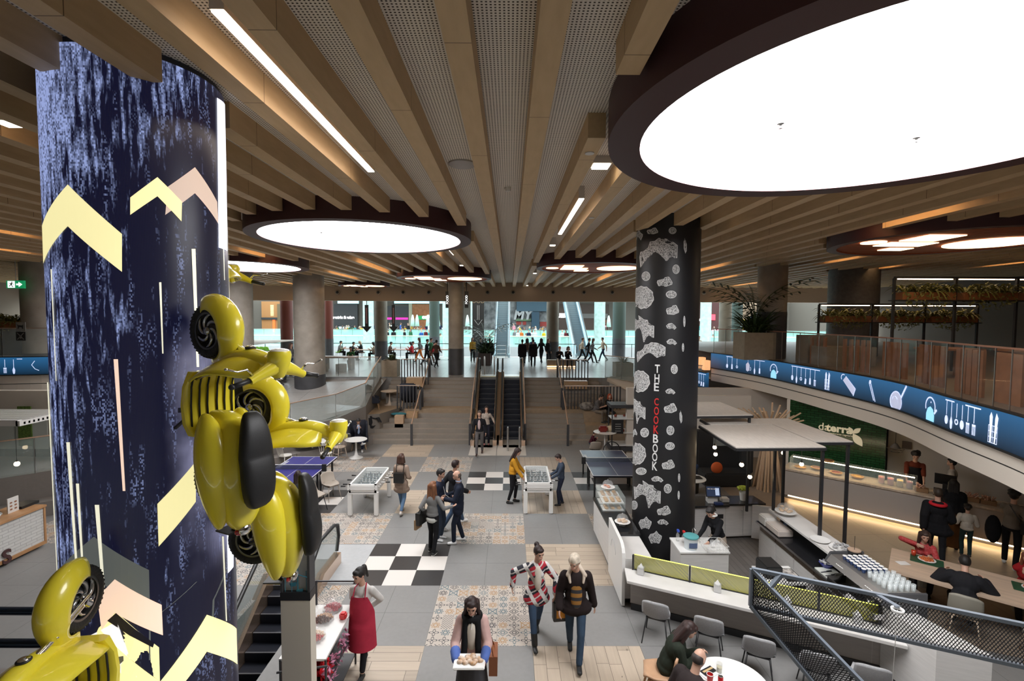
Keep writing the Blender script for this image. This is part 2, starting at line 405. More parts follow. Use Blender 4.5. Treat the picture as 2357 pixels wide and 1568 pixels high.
# --- ceiling discs (rim + luminous membrane or slatted)
mrim=M('maroon_rim',(.06,.02,.022),.55);mpink=M('pink_inner_rim',(.56,.29,.3),.6)
mglow=M('luminous_membrane',(1,1,1),.5,emit=DISC,ecol=(.97,.985,1))
mor=M('orange_slats',(.36,.085,.03),.55);mwarm=M('warm_luminous_disc',(1,.9,.7),.5,emit=3.2,ecol=(1,.74,.42))
DL=['large round luminous skylight nearest to the camera on the right','round white skylight above the left concrete column and foosball table','round white skylight seen behind the tall video screen column',
      'orange slatted ceiling disc above the middle dark column','orange slatted ceiling disc just left of the printed black pillar','orange slatted ceiling disc above the right mezzanine','small far orange slatted disc beside the left concrete column']
for (cx,cy,ri,ro,k),lab in zip(DISCS,DL):
    t=thing('ceiling_disc',lab,'ceiling light',(cx,cy,ZR))
    b=B();N=96
    outer=[(ro*math.cos(2*PI*a/N),ro*math.sin(2*PI*a/N)) for a in range(N)];inner=[(ri*math.cos(2*PI*a/N),ri*math.sin(2*PI*a/N)) for a in range(N)]
    top=ZU-ZR
    vs=[(p[0],p[1],top) for p in outer]+[(p[0],p[1],0) for p in outer]+[(p[0],p[1],0) for p in inner]
    b.add(vs,[(a,(a+1)%N,(a+1)%N+N,a+N) for a in range(N)]+[(a+N,(a+1)%N+N,(a+1)%N+2*N,a+2*N) for a in range(N)])
    obj('rim',b,mrim,t,smooth=True,ang=40,fix=False)
    b=B();b.add([(p[0],p[1],0) for p in inner]+[(p[0],p[1],.13 if k=='w' else .2) for p in inner],[(a,(a+1)%N,(a+1)%N+N,a+N) for a in range(N)])
    obj('inner_edge',b,mpink if k=='w' else mor,t,smooth=True,fix=False)
    if k=='w':
        b=B();b.add([(p[0],p[1],.13) for p in inner],[tuple(range(N))]);obj('membrane',b,mglow,t,fix=False)
        if ri>2.2:
            b=B()
            for q in ((-.9,.2),(.75,.55)) if cx>0 else ((-.9,-.3),):b.lathe([(.035,.13),(.035,.115),(.012,.11),(.012,.08),(.02,.075)],(q[0],q[1],0),12)
            obj('sprinkler',b,steel,t,smooth=True)
    else:
        b=B()
        for a in range(-int(ri/.16),int(ri/.16)+1):
            y=a*.16;h=math.sqrt(max(ri*ri-y*y,0))
            if h>.1:b.b2((-h,y-.045,.03),(h,y+.045,.1))
        obj('slats',b,mor,t)
        b=B();b.add([(p[0],p[1],.2) for p in inner],[tuple(range(N))]);obj('backing',b,mor,t,fix=False)
        b=B();b.lathe([(ri*.4,.0),(ri*.4,.02)],(ri*.48,0,0),48);obj('glow_panel',b,mwarm,t)
        b=B();b.b2((-ri*.62,-ri*.5,0),(-ri*.25,-ri*.12,.02));b.b2((-ri*.62,-ri*.02,0),(-ri*.1,ri*.25,.02));b.b2((-ri*.3,ri*.4,0),(-ri*.02,ri*.6,.02));b.lathe([(ri*.12,0),(ri*.12,.02)],(-ri*.8,0,0),24)
        obj('glow_inset',b,mwarm,t)
# --- fascia at the far end of the ceiling, with round air nozzles
b=B();b.b2((-40,31.8,6.5),(42,32.2,12));struct('wall_fascia',b,M('fascia_plaster',(.5,.37,.27),.7))
t0=None;NTH='first second third fourth fifth sixth seventh eighth ninth tenth eleventh twelfth'.split()
for kk,px_ in enumerate((777,822,871,928,987,1122,1181,1273,1344,1409,1620)):
    lab='dark round air nozzle in the far fascia, %s from the left'%NTH[kk]
    p=PY(px_,673,31.78)
    if t0 is None:
        t0=thing('air_nozzle',lab,'air vent',p,group='air nozzles along the fascia')
        b=B();b.lathe([(.16,0),(.16,-.04),(.11,-.05)],n=24,ax='Y');obj('ring',b,M('nozzle_ring',(.35,.27,.2),.5),t0,smooth=True)
        b=B();b.lathe([(.1,-.02),(.09,-.06),(.05,-.07)],n=20,ax='Y');obj('throat',b,black,t0,smooth=True)
    else:dup(t0,p,label=lab)
# --- upper floor at the back, with its front wall under
b=B();b.add([(-6.9,24.75,CUP),(5.2,24.75,CUP),(8.6,24.75,CUP),(12.5,24.75,CUP),(12.5,31.9,CUP),(42,31.9,CUP),(42,37.4,CUP),(-40,37.4,CUP),(-40,31.9,CUP),(-22,31.9,CUP),(-22,24.75,CUP)],[tuple(range(11))])
b.b2((-40,37.2,CUP-.5),(42,37.4,CUP-.001));b.b2((-22,24.8,-.02),(12.5,24.95,CUP-.01));struct('floor_upper',b,m_up,fix=False)
# --- concrete columns
mcol=M('raw_concrete',(.3,.265,.225),.6,var=.22,vs=1.6,bump=.1,bs=30);mcd=M('dark_column_sleeve',(.055,.055,.06),.4,var=.15,vs=3)
def column(cx,cy,r,z0,zs,lab,top=ZU,cat='column',mt=None):
    t=thing('concrete_column',lab,cat,(cx,cy,z0))
    b=B();b.lathe([(r,zs-z0),(r,top-z0)],n=48);obj('shaft',b,mt or mcol,t,smooth=True,ang=40)
    b=B();b.lathe([(r+.012,0),(r+.012,zs-z0)],n=48);obj('sleeve',b,mcd,t,smooth=True,ang=40);return t
column(-9.95,23.9,.72,0,2.6,'thick pale concrete column with dark foot, left of the stairs')
column(-2.9,26.0,.41,CUP,3.77,'slim brown concrete column standing at the top of the left stairs')
column(10.1,18.5,.52,MEZ,5.72,'concrete column beside the palm on the right mezzanine')
column(-12.7,22.4,.7,0,2.9,'brown concrete column partly hidden behind the yellow scooters')
column(14.3,20.0,.9,MEZ,MEZ+.1,'broad dark column at the back of the right mezzanine',mt=M('dark_concrete',(.09,.085,.085),.5,var=.2))
column(-17.9,18.5,.6,MEZ,MEZ+.1,'warm brown column at the left edge, behind the video screen column')
mfc=M('far_column',(.17,.145,.11),.55,var=.15,vs=2)
for px_,Y,r,lab,mt in ((877,32.9,.42,'brown column behind the left row of dining tables',mfc),(1272,32.9,.42,'brown column between the two far escalators',mfc),
                           (1425,37.9,.5,'dark green column beside the printed black pillar',M('green_column',(.05,.075,.065),.4)),(660,33.0,.4,'dark red column left of the thick concrete column',M('red_column',(.13,.03,.02),.5)),
                           (1000,40.0,.42,'dark green column behind the people walking upstairs',MATS['green_column']),(757,36,.3,'dark red brown column edge beside the thick column',MATS['red_column']),
                           (1669,34.0,.42,'brown column seen past the right of the printed pillar',mfc),(1695,39,.45,'dark green column just right of the far brown one',MATS['green_column'])):
    p=PY(px_,750,Y);column(p.x,Y,r,CUP,CUP+1.45,lab,top=11,mt=mt)
mtile=M('pale_green_tile',(.45,.6,.55),.25,var=.15,vs=4)
for px_,Y,r,lab in ((1164-67,44,.55,'pale green tiled column left of the far escalator'),(1385-5,44,.5,'sunlit green tiled column right of the slanted escalator'),(848,46,.5,'pale tiled column behind the black arrow sign'),(1624,46,.5,'pale tiled column behind the red sign on the right'),(1028,48,.4,'pale tiled column half hidden by the slim brown column')):
    p=PY(px_,750,Y);column(p.x,Y,r,0,.5,lab,top=11,mt=mtile)
# ================================================================ CEILING LAMPS AND FITTINGS
mline=M('linear_lamp_glow',(1,.95,.9),.5,emit=LINE*1.6,ecol=(1,.86,.72));mhouse=M('lamp_housing',(.5,.46,.42),.5)
mcove=M('cove_lamp_glow',(1,.8,.5),.5,emit=LINE*2.6,ecol=(1,.6,.27))
def linear(lab,a,c,z=7.56,w=.1,mt=None,group=None):
    t=thing('linear_lamp',lab,'ceiling light',(a.x,a.y,z),0,group);L=c.y-a.y
    b=B();b.b2((-w/2,0,.012),(w/2,L,ZU-z));obj('housing',b,mhouse,t);b=B();b.b2((-w/2+.008,.01,0),(w/2-.008,L-.01,.012));obj('diffuser',b,mt or mline,t);return t
p,q=G(863,397,7.56),G(508,25,7.56);x=(p.x+q.x)/2-.04;linear('long white linear lamp in the slot above the screen column',Vector((x,q.y,0)),Vector((x,p.y,0)))
p,q=G(1340,458,7.5),G(1288,540,7.5);x=(p.x+q.x)/2;linear('bright linear lamp right of the ceiling centre, before the printed pillar',Vector((x,p.y,0)),Vector((x,q.y,0)),7.5)
p,q=G(1035,575,7.52),G(1042,586,7.52);linear('short far linear lamp beside the left skylight',Vector((p.x,p.y,0)),Vector((p.x,p.y+1.3,0)),7.52)
for (x0,y0,x1,y1) in ((1213,650,1224,630),):p=G(x1,y1,7.5);q=G(x0,y0,7.5);linear('far linear lamp near the fascia over the upper floor',Vector((q.x,p.y,0)),Vector((q.x,q.y,0)),7.5)
# lamps tucked between the beams; they are seen through the warm light they throw on the beam sides
COVE=[(-40,524,78,541),(-40,566,78,580),(526,574,603,590),(842,600,905,627),(745,625,813,641),(0,290,60,298),
        (2230,475,2010,525),(1650,608,1580,626),(1710,633,1635,645),(1745,648,1675,657),(2060,610,1915,629),(1980,590,1905,602),(2420,596,2245,610),(1400,632,1378,645),(660,648,676,655),(1010,572,1022,586)]
tmp={}
for k,(xa,ya,xb,yb) in enumerate(COVE):
    p,q=G(xa,ya,7.52),G(xb,yb,7.52);s=1 if p.x<0 else -1;i=round(((p.x+q.x)/2-s*BW/2-BX0)/BP);x=BX0+i*BP+s*(BW/2+.33)
    y0,y1=min(p.y,q.y),max(p.y,q.y);side='left' if s>0 else 'right'
    linear('warm lamp hidden between the %s ceiling beams, %s of them'%(side,NTH[tmp.setdefault(side,0)]),Vector((x,y0,0)),Vector((x,y1,0)),7.62,.06,mcove,'lamps tucked between the %s beams'%side);tmp[side] +=1
def spot(lab,px_,py_,z,big=False,group=None):
    p=G(px_,py_,z);t=thing('ceiling_spot',lab,'ceiling light',(p.x,p.y,z),0,group);w=.13 if big else .085
    b=B();b.b2((-w,-w,.02),(w,w,ZU-z));obj('housing',b,M('spot_housing',(.55,.53,.5),.5),t)
    b=B();b.b2((-w*.85,-w*.85,0),(w*.85,w*.85,.02));obj('lamp_face',b,M('spot_glow',(1,.95,.85),.5,emit=10,ecol=(1,.88,.7)),t)
spot('square surface downlight on the ceiling panel left of the big skylight',1383,385,7.6,True)
for px_,py_,lab in ((1640,515,'small downlight beyond the printed pillar'),(1272,566,'small downlight near the ceiling centre line'),(1063,612,'small downlight above the middle stairs'),(1231,630,'small downlight left of the right orange disc'),(1213,658,'last small downlight before the fascia'),(20,288,'downlight above the far left end of the beams')):spot(lab,px_,py_,7.5)
p=G(1064,378,ZU-.01);b=B();b.lathe([(.2,0),(.2,-.02),(.17,-.035),(0.001,-.035)],n=40);o=obj('ceiling_speaker',b,M('grey_grille',(.42,.4,.4),.6),loc=(p.x,p.y,ZU),smooth=True,ang=40);tag(o,'round grey ceiling speaker on the perforated panel','speaker')
p=G(1169,440,7.66);b=B();b.lathe([(.06,.06),(.06,.03),(.05,.02),(.045,0),(.001,-.005)],n=24);o=obj('smoke_detector',b,M('detector_white',(.6,.57,.53),.5),loc=(p.x,p.y,ZU-.06),smooth=True,ang=40);tag(o,'small round smoke detector at the centre of the ceiling','smoke detector')
for px_,py_,lab in ((1360,352,'small flat round sensor on the beam beside the big skylight'),(1358,501,'small flat round sensor near the bright right lamp')):
    p=G(px_,py_,ZB);b=B();b.lathe([(.055,0),(.055,-.012)],n=24);o=obj('ceiling_sensor',b,MATS['detector_white'],loc=(BX0+round((p.x-BX0)/BP)*BP,p.y,ZB));tag(o,lab,'sensor')
# ---------------------------------------------------------------- main stairs
mstair=concrete('stair_tread',(.27,.235,.2),.6);mland=M('stair_landing',(.3,.22,.145),.5,var=.1,vs=6)
SY0=20.43
def stair_edge(k):  # y of riser k (1..14)
    return SY0+(k-1)*.3+(.45 if k>7 else 0)
def flight(name,x0,x1,lean0=0,lean1=0):
    b=B()
    for k in range(1,15):
        y0=stair_edge(k);y1=25.0 if k==14 else stair_edge(k+1)
        b.mi=1 if k==7 else 0
        b.b2((x0(k) if callable(x0) else x0,y0,0),(x1(k) if callable(x1) else x1,24.8,k*CUP/14-.003*(k==14)))
    return struct(name,b,[mstair,mland])
flight('stairs_left',lambda k:-6.3+(0 if k<3 else .28*(k-2) if k<8 else .6 if k<10 else .2),-1.72)
flight('stairs_right',.72,lambda k:4.3 if k<5 else 4.6)
# raised timber and concrete seats beside the stairs
b=B();zp=CUP/2
b.prism([(-7.5,21.0,0),(-6.35,20.9,0),(-5.75,21.1,0),(-5.2,22.5,0),(-5.2,24.8,0),(-7.5,24.8,0)],(0,0,zp));struct('trim_60',b,[M('platform_side',(.2,.175,.15),.6)])
b=B();b.add([(-7.5,21.0,zp+.004),(-6.35,20.9,zp+.004),(-5.75,21.1,zp+.004),(-5.2,22.5,zp+.004),(-5.2,24.8,zp+.004),(-7.5,24.8,zp+.004)],[(0,1,2,3,4,5)]);struct('trim_61',b,mland,fix=False)
b=B();b.b2((3.4,21.6,0),(9.5,24.6,zp));b.b2((3.4,20.9,0),(5.2,21.6,.72));struct('trim_62',b,[mland])
# climbing figure decal on the platform side
def flat_fig(name,polys,T,mat,parent=None,dep=.01,w=False):
    b=B()
    for pl in polys:b.prism([T@ Vector((x,y,0)) for x,y in pl],(T.to_3x3()@ Vector((0,0,dep))))
    return obj(name,b,mat,parent,w=w)
fig=[[(-.05,.2),(.03,.25),(.1,.2),(.06,.12),(-.02,.12)],[(-.12,.12),(.08,.12),(.12,-.15),(.05,-.35),(-.1,-.3)],[(.05,.1),(.35,.05),(.38,.1),(.08,.16)],
       [(.3,.12),(.42,.16),(.55,-.1),(.48,-.14)],[(.42,.18),(.52,.16),(.66,-.12),(.6,-.16)],[(-.05,-.3),(.15,-.35),(.3,-.3),(.12,-.5),(-.02,-.48)]]
p=PY(853,967,20.96)
tag(flat_fig('climbing_figure',[[(x*.75,y*.75) for x,y in pl] for pl in fig],face_T(p,(1,0,0),(0,0,1)),black),'black climbing figure decal on the concrete seat beside the left stairs','decal')
# concrete ramp wall on the left carrying a glass parapet
mwall=concrete('ramp_wall',(.2,.18,.165),.6)
RW=[(-5.95,21.0,1.2),(-6.15,20.0,1.1),(-6.7,19.1,1.0),(-7.6,17.7,.95),(-9.0,15.6,.9),(-13,11.0,.8)]
W2=[(-6.6,24.6,2.42),(-6.35,22.4,2.1),(-6.2,20.6,1.62),(-7.0,19.3,1.35),(-8.2,17.9,1.22),(-11.2,14.8,1.15),(-15,11.5,1.1)]
b=B()
for (a,c) in zip(W2,W2[1:]):
    n=Vector((c[1]-a[1],-(c[0]-a[0]),0)).normalized()*-.22
    if n.x>0:n=-n
    A,C=Vector(a),Vector(c)
    b.add([(A.x,A.y,0),(C.x,C.y,0),C,A,(A.x+n.x,A.y+n.y,0),(C.x+n.x,C.y+n.y,0),C+n,A+n],[(0,1,2,3),(3,2,6,7),(4,7,6,5),(0,3,7,4),(1,5,6,2)])
struct('wall_ramp',b,mwall)
b=B()  # bench strip at the foot of the wall
for (a,c) in zip(W2[2:],W2[3:]):b.bar((a[0]+.15,a[1]-.15,.2),(c[0]+.15,c[1]-.15,.2),.5,.4)
struct('trim_63',b,mwall)
b=B()  # ramp floor behind it
b.add([(-6.35,24.75,2.3),(-6.3,20.8,1.55),(-8.3,18.1,1.15),(-15,11.6,1.05),(-22,14,1.05),(-22,24.75,1.9)],[(0,1,2,3,4,5)]);struct('floor_ramp',b,m_up,fix=False)
def glass_rail(name,label,pts,h,post=True,mat=None,railm=None,n0=0,group=None,rail=.03,kick=False):
    t=thing(name,label,'railing',pts[0],0,group);o=Vector(pts[0])
    P=[Vector(p)-o for p in pts];g=B();r=B();q=B()
    for a,c in zip(P,P[1:]):
        L=(c-a).length;k=max(1,int(L/1.3+.5))
        for i in range(k):
            u,v=a.lerp(c,(i+.01)/k),a.lerp(c,(i+.99)/k);d=(v-u).normalized();s=Vector((-d.y,d.x,0))*.006
            g.add([u-s,v-s,v-s+Vector((0,0,h)),u-s+Vector((0,0,h)),u+s,v+s,v+s+Vector((0,0,h)),u+s+Vector((0,0,h))],[(0,1,2,3),(4,7,6,5),(0,4,5,1),(2,6,7,3),(0,3,7,4),(1,5,6,2)])
            if post:q.bar(u,u+Vector((0,0,h)),.02,.012)
        r.bar(a+Vector((0,0,h)),c+Vector((0,0,h)),rail*1.6,rail)
    obj('glass_pane',g,mat or glassm,t);obj('top_rail',r,railm or copper,t)
    if post:obj('post',q,steel,t)
    return t
glass_rail('glass_railing','tinted glass parapet running up along the left ramp wall',[(x,y,z) for x,y,z in W2],1.0,mat=glassd)
glass_rail('glass_railing','short glass parapet behind the thick concrete column at the top of the ramp',[(-13.5,25.2,CUP),(-9,25.2,CUP),(-6.9,25.2,CUP)],1.0)
glass_rail('glass_railing','glass parapet sloping down behind the printed pillar on the right',[(5.0,25.0,CUP),(6.2,22.9,2.35),(8.2,20.3,2.3)],1.15,mat=glassd)
b=B();b.prism([(4.95,25.0,2.35),(6.15,22.9,2.35),(8.2,20.2,2.3),(8.2,20.2,1.45),(6.15,22.9,1.75),(4.95,25.0,2.2)],(.18,.12,0));struct('wall_ramp_right',b,M('cream_plaster',(.6,.5,.39),.7))
# ---------------------------------------------------------------- handrails and slatted screens on the stairs
def handrail(label,pts,posts):
    t=thing('handrail',label,'handrail',(*pts[0][:2],0));o=Vector(t.location)
    b=B();b.tube([Vector(p)-o for p in pts],.028,8);obj('rail',b,copper,t,smooth=True,ang=50)
    for x,y,z0,z1 in posts:b=B();b.b2((x-o.x-.05,y-o.y-.03,z0),(x-o.x+.05,y-o.y+.03,z1));obj('post',b,darkgrey,t)
zt=lambda y:0 if y<SY0 else min(14,int((y-SY0)/.3)+1)*CUP/14 if y<22.5 else min(CUP,CUP/2+max(0,(y-22.9)/.3)*CUP/14)
for sx,lab in ((-4.15,'left stairs'),(2.5,'right stairs')):
    handrail('lower handrail with dark post on the %s'%lab,[(sx,20.2,.92),(sx,22.2,2.05)],[(sx,20.2,0),(sx,22.25,1.15)] and [(sx,20.2,0,.92),(sx,22.2,1.17,2.05)])
    handrail('upper handrail with dark posts on the %s'%lab,[(sx,22.75,2.1),(sx,24.9,3.3)],[(sx,22.75,1.17,2.1),(sx,24.9,CUP,3.3)])
handrail('handrail between the left stairs and the descending escalator',[(-1.68,20.3,.92),(-1.68,22.0,1.95),(-1.68,25.0,3.35)],[(-1.68,20.3,0,.92),(-1.68,22.4,1.17,2.05),(-1.68,25,CUP,3.35)])
handrail('handrail between the right stairs and the ascending escalator',[(.68,20.3,.92),(.68,22.0,1.95),(.68,25.0,3.35)],[(.68,20.3,0,.92),(.68,22.4,1.17,2.05),(.68,25,CUP,3.35)])
def screen(label,x0,x1,y,z0,z1):
    t=thing('slatted_screen',label,'railing',(x0,y,z0));b=B();b.b2((0,-.03,z1-z0-.03),(x1-x0,.03,z1-z0));obj('top_rail',b,copper,t)
    n=max(3,int((x1-x0)/.145));b=B()
    for i in range(n+1):x=i*(x1-x0)/n;b.b2((x-.022,-.04,0),(x+.022,.04,z1-z0-.03))
    obj('slats',b,darkgrey,t)
screen('slatted dark screen at the top of the left stairs beside the planter',-5.5,-4.15,24.4,CUP-.35,CUP+.98)
screen('slatted dark screen beside the navy wing chair on the left stairs',-5.25,-4.2,22.35,zp,zp+1.1)
screen('slatted dark screen at the top of the right stairs',2.6,4.0,24.4,CUP-.35,CUP+.98)
screen('long slatted dark screen behind the man in the grey shirt',2.6,5.2,22.35,zp,zp+1.1)
# ---------------------------------------------------------------- escalators
mstep=M('escalator_step',(.03,.033,.045),.35,.6);mcopper=M('warm_steel',(.75,.55,.42),.22,.9)
def escalator(label,x,w,y0,y1,z0,z1,mats=None,h=.9,gl=None,hrm=None,group=None,skirt=None):
    t=thing('escalator',label,'escalator',(x,y0,z0),0,group);b=B();D=y1-y0;Hh=z1-z0;n=int(Hh/.2);hl=.7 if Hh>0 else .7
    b.b2((-w/2,-1.0,-.02),(w/2,.3,.012));obj('comb_plate',b,M('comb_plate',(.6,.57,.52),.4,.5),t);b=B();b.b2((-w/2,D,Hh-.02),(w/2,D+1.0,Hh+.012));obj('comb_plate',b,MATS['comb_plate'],t)
    b=B();yb=B()
    for i in range(n+1):
        ya=.3+i*(D-.3)/(n+1);z=(i+.5)*Hh/(n+1);b.b2((-w/2,ya,z-.25),(w/2,ya+(D-.3)/(n+1),z))
        yb.b2((-w/2,ya-.004,z-.012),(w/2,ya+.02,z+.003))
    obj('steps',b,mats or mstep,t);obj('step_edge',yb,M('step_edge',(.12,.12,.13),.4),t)
    b=B();b.b2((-w/2,D-.02,Hh+.012),(w/2,D+.08,Hh+.02));obj('yellow_line',b,M('yellow_line',(.75,.6,.1),.5),t)
    for s in (-1,1):
        sx=s*(w/2+.09);b=B();pr=[(-.75,0),(-.75,.25),(.1,.28),(D-.1,Hh+.28),(D+.85,Hh+.25),(D+.85,Hh),(D,Hh-.3),(.35,-.3),(.3,0)]
        b.prism([(sx-.08,y,z) for y,z in pr],(.16,0,0));obj('skirt',b,skirt or mcopper,t)
        pr=[(-.8,.25),(-.85,.6),(-.75,h),(.1,h+.03),(D-.1,Hh+h+.03),(D+.75,Hh+h),(D+.85,Hh+.6),(D+.8,Hh+.25),(D-.1,Hh+.28),(.1,.28)]
        b=B();b.prism([(sx-.008,y,z) for y,z in pr],(.016,0,0));obj('balustrade',b,gl or glassd,t)
        pts=[(sx,-.7,.3),(sx,-.88,.42),(sx,-.92,.65),(sx,-.85,h-.03),(sx,-.65,h+.04),(sx,.1,h+.06),(sx,D-.1,Hh+h+.06),(sx,D+.65,Hh+h+.04),(sx,D+.88,Hh+h-.05),(sx,D+.92,Hh+.6),(sx,D+.8,Hh+.3)]
        b=B();b.tube(pts,.04,8);obj('handrail',b,hrm or blackp,t,smooth=True)
    return t
escalator('left lower escalator with dark steps that two people ride down',-1.1,.78,20.9,24.95,0,CUP,h=.88)
escalator('right lower escalator with dark empty steps',.12,.78,20.9,24.95,0,CUP,h=.88)
b=B();b.prism([(0,20.9,0),(0,24.9,CUP-.02),(0,24.9,CUP-.4),(0,21.5,0)],(.18,0,0));b.X=None
o=obj('escalator_centre_panel',b,mcopper,loc=(-.58,0,.28));tag(o,'warm metal panel between the two lower escalators','panel')
b=B();b.b2((-1.62,18.75,.002),(-.52,20.3,.012));b.b2((-.5,18.75,.002),(.68,20.3,.012));struct('floor_landing_plate',b,M('landing_plate',(.6,.56,.51),.5))
for x,y,z,lab in ((-.06,19.4,0,'left steel bollard before the right lower escalator'),(.42,19.4,0,'right steel bollard before the right lower escalator'),(-1.35,25.9,CUP,'left bollard at the escalator top'),(-.82,25.9,CUP,'right bollard at the escalator top')):
    b=B();b.lathe([(.045,0),(.045,.95),(.03,1.0)],n=12);o=obj('bollard',b,steel,loc=(x,y,z),smooth=True,ang=40);tag(o,lab,'bollard')
mice=M('ice_blue_steel',(.45,.62,.7),.25,.5);mstepb=M('pale_escalator_step',(.28,.36,.4),.3,.5)
g=glassm
escalator('far escalator rising straight behind the lower pair',-.62,.95,37.6,47.2,CUP,7.9,mstepb,gl=M('blue_glass',(.5,.7,.8),.05,alpha=.5),skirt=mice)
escalator('far escalator on the right, seen slanting up to the left',5.75,.95,37.9,47.5,CUP,7.9,mstepb,gl=MATS['blue_glass'],skirt=mice)
t=thing('crowd_barrier','thin steel barrier posts before the far straight escalator','barrier',(-.62,36.3,CUP));b=B()
for x in (-.35,.35):b.cyl((x,0,0),(x,0,1.0),.022)
for z in (.35,.65,.95):b.cyl((-.35,0,z),(.35,0,z),.012)
obj('bars',b,steel,t)
# ---------------------------------------------------------------- mezzanine right: curved slab, LED ribbon, glass, soffit
mslab=M('slab_face',(.72,.65,.57),.6);mseam=M('seam_black',(.01,.01,.01),.6)
RIB=[G(x,y,MEZ) for x,y in [(1638,812),(1757,826.6),(1920,853),(2063,879),(2203,917),(2357,958)]]
def smooth_curve(P,n):
    out=[];P=[Vector(p) for p in P];Q=[P[0]*2-P[1]]+P+[P[-1]*2-P[-2]]
    for i in range(1,len(Q)-2):
        for k in range(n):
            t=k/n;a,b_,c,d=Q[i-1],Q[i],Q[i+1],Q[i+2]
            out.append(.5*((2*b_)+(c-a)*t+(2*a-5*b_+4*c-d)*t*t+(3*b_-a-3*c+d)*t*t*t))
    return out+[P[-1]]
RIBC=smooth_curve(RIB+[Vector((7.3,5.3,MEZ))],12)
def curve_band(b,C,z0,z1,off=0.0):
    vs=[]
    for i,p in enumerate(C):
        a=C[max(i-1,0)];c=C[min(i+1,len(C)-1)];d=(c-a).normalized();nrm=Vector((d.y,-d.x,0))
        if nrm.x>0:nrm=-nrm
        q=p+nrm*off;vs +=[(q.x,q.y,z0),(q.x,q.y,z1)]
    b.add(vs,[(2*i,2*i+2,2*i+3,2*i+1) for i in range(len(C)-1)])
def curve_slab(b,C,z0,z1,off=0.,th=.12):
    vs=[]
    for i,p in enumerate(C):
        a=C[max(i-1,0)];c=C[min(i+1,len(C)-1)];d=(c-a).normalized();nrm=Vector((d.y,-d.x,0))
        if nrm.x>0:nrm=-nrm
        q=p+nrm*off;r=p+nrm*(off-th);vs +=[(q.x,q.y,z0),(q.x,q.y,z1),(r.x,r.y,z1),(r.x,r.y,z0)]
    fs=[]
    for i in range(len(C)-1):
        for k in range(4):fs.append((4*i+k,4*i+4+k,4*i+4+(k+1)%4,4*i+(k+1)%4))
    b.add(vs,fs+[(0,1,2,3),tuple(4*(len(C)-1)+k for k in range(4))])
b=B();curve_slab(b,RIBC,2.72,3.02,0);curve_slab(b,RIBC,3.05,3.3,0);b.mi=1;curve_slab(b,RIBC,3.02,3.05,-.02,.1);b.mi=0
n_=len(RIBC);b.mi=2;b.add([(p.x,p.y,MEZ+.0) for p in RIBC]+[(24,5.3,MEZ),(24,31,MEZ),(8.9,31,MEZ)],[tuple(range(n_+3))])
b.mi=3;b.add([(p.x+.1,p.y,2.74) for p in RIBC]+[(24,5.3,2.74),(24,31,2.74),(9.3,31,2.74)],[tuple(range(n_+3))])
struct('floor_mezzanine_right',b,[mslab,mseam,M('mezz_floor',(.22,.17,.13),.5),M('shop_ceiling',(.62,.56,.5),.7)],fix=False)
mled=NT('led_ribbon_blue',.4)[0]
def led_grad(m,lo,hi,z0,z1,st):
    nt=m.node_tree;b=nt.nodes['Principled BSDF'];tc=[n for n in nt.nodes if n.type=='TEX_COORD'][0]
    z=SEP(nt,tc.outputs['Object'])[2];n=nt.nodes.new('ShaderNodeMapRange');n.inputs[1].default_value=z0;n.inputs[2].default_value=z1;nt.links.new(z,n.inputs[0])
    nt.links.new(MIX(nt,n.outputs[0],lo,hi),b.inputs['Emission Color']);b.inputs['Emission Strength'].default_value=st;b.inputs['Base Color'].default_value=(.01,.01,.01,1)
led_grad(mled,(.004,.02,.045),(.02,.12,.28),0,.65,1.0)
mledw=M('led_drawing_white',(.8,.85,1),.5,emit=.95,ecol=(.55,.65,.95));mledc=M('led_drawing_cyan',(.4,.8,1),.5,emit=.85,ecol=(.3,.72,.95))
mledw2=M('led_drawing_soft',(.8,.85,1),.5,emit=.6,ecol=(.45,.5,.75))
def arc(cx,cy,r,a0,a1,w,n=14):
    A=[(cx+(r+w/2)*math.cos(R(a0+(a1-a0)*i/n)),cy+(r+w/2)*math.sin(R(a0+(a1-a0)*i/n))) for i in range(n+1)]
    Bq=[(cx+(r-w/2)*math.cos(R(a0+(a1-a0)*i/n)),cy+(r-w/2)*math.sin(R(a0+(a1-a0)*i/n))) for i in range(n+1)]
    return [[A[i],A[i+1],Bq[i+1],Bq[i]] for i in range(n)]
def disc2(cx,cy,rx,ry,n=16):return [[(cx+rx*math.cos(2*PI*i/n),cy+ry*math.sin(2*PI*i/n)) for i in range(n)]]
def rect(x0,y0,x1,y1):return [[(x0,y0),(x1,y0),(x1,y1),(x0,y1)]]
def seg(a,b_,w):
    dx,dy=b_[0]-a[0],b_[1]-a[1];L=math.hypot(dx,dy);nx,ny=-dy/L*w/2,dx/L*w/2
    return [[(a[0]+nx,a[1]+ny),(b_[0]+nx,b_[1]+ny),(b_[0]-nx,b_[1]-ny),(a[0]-nx,a[1]-ny)]]
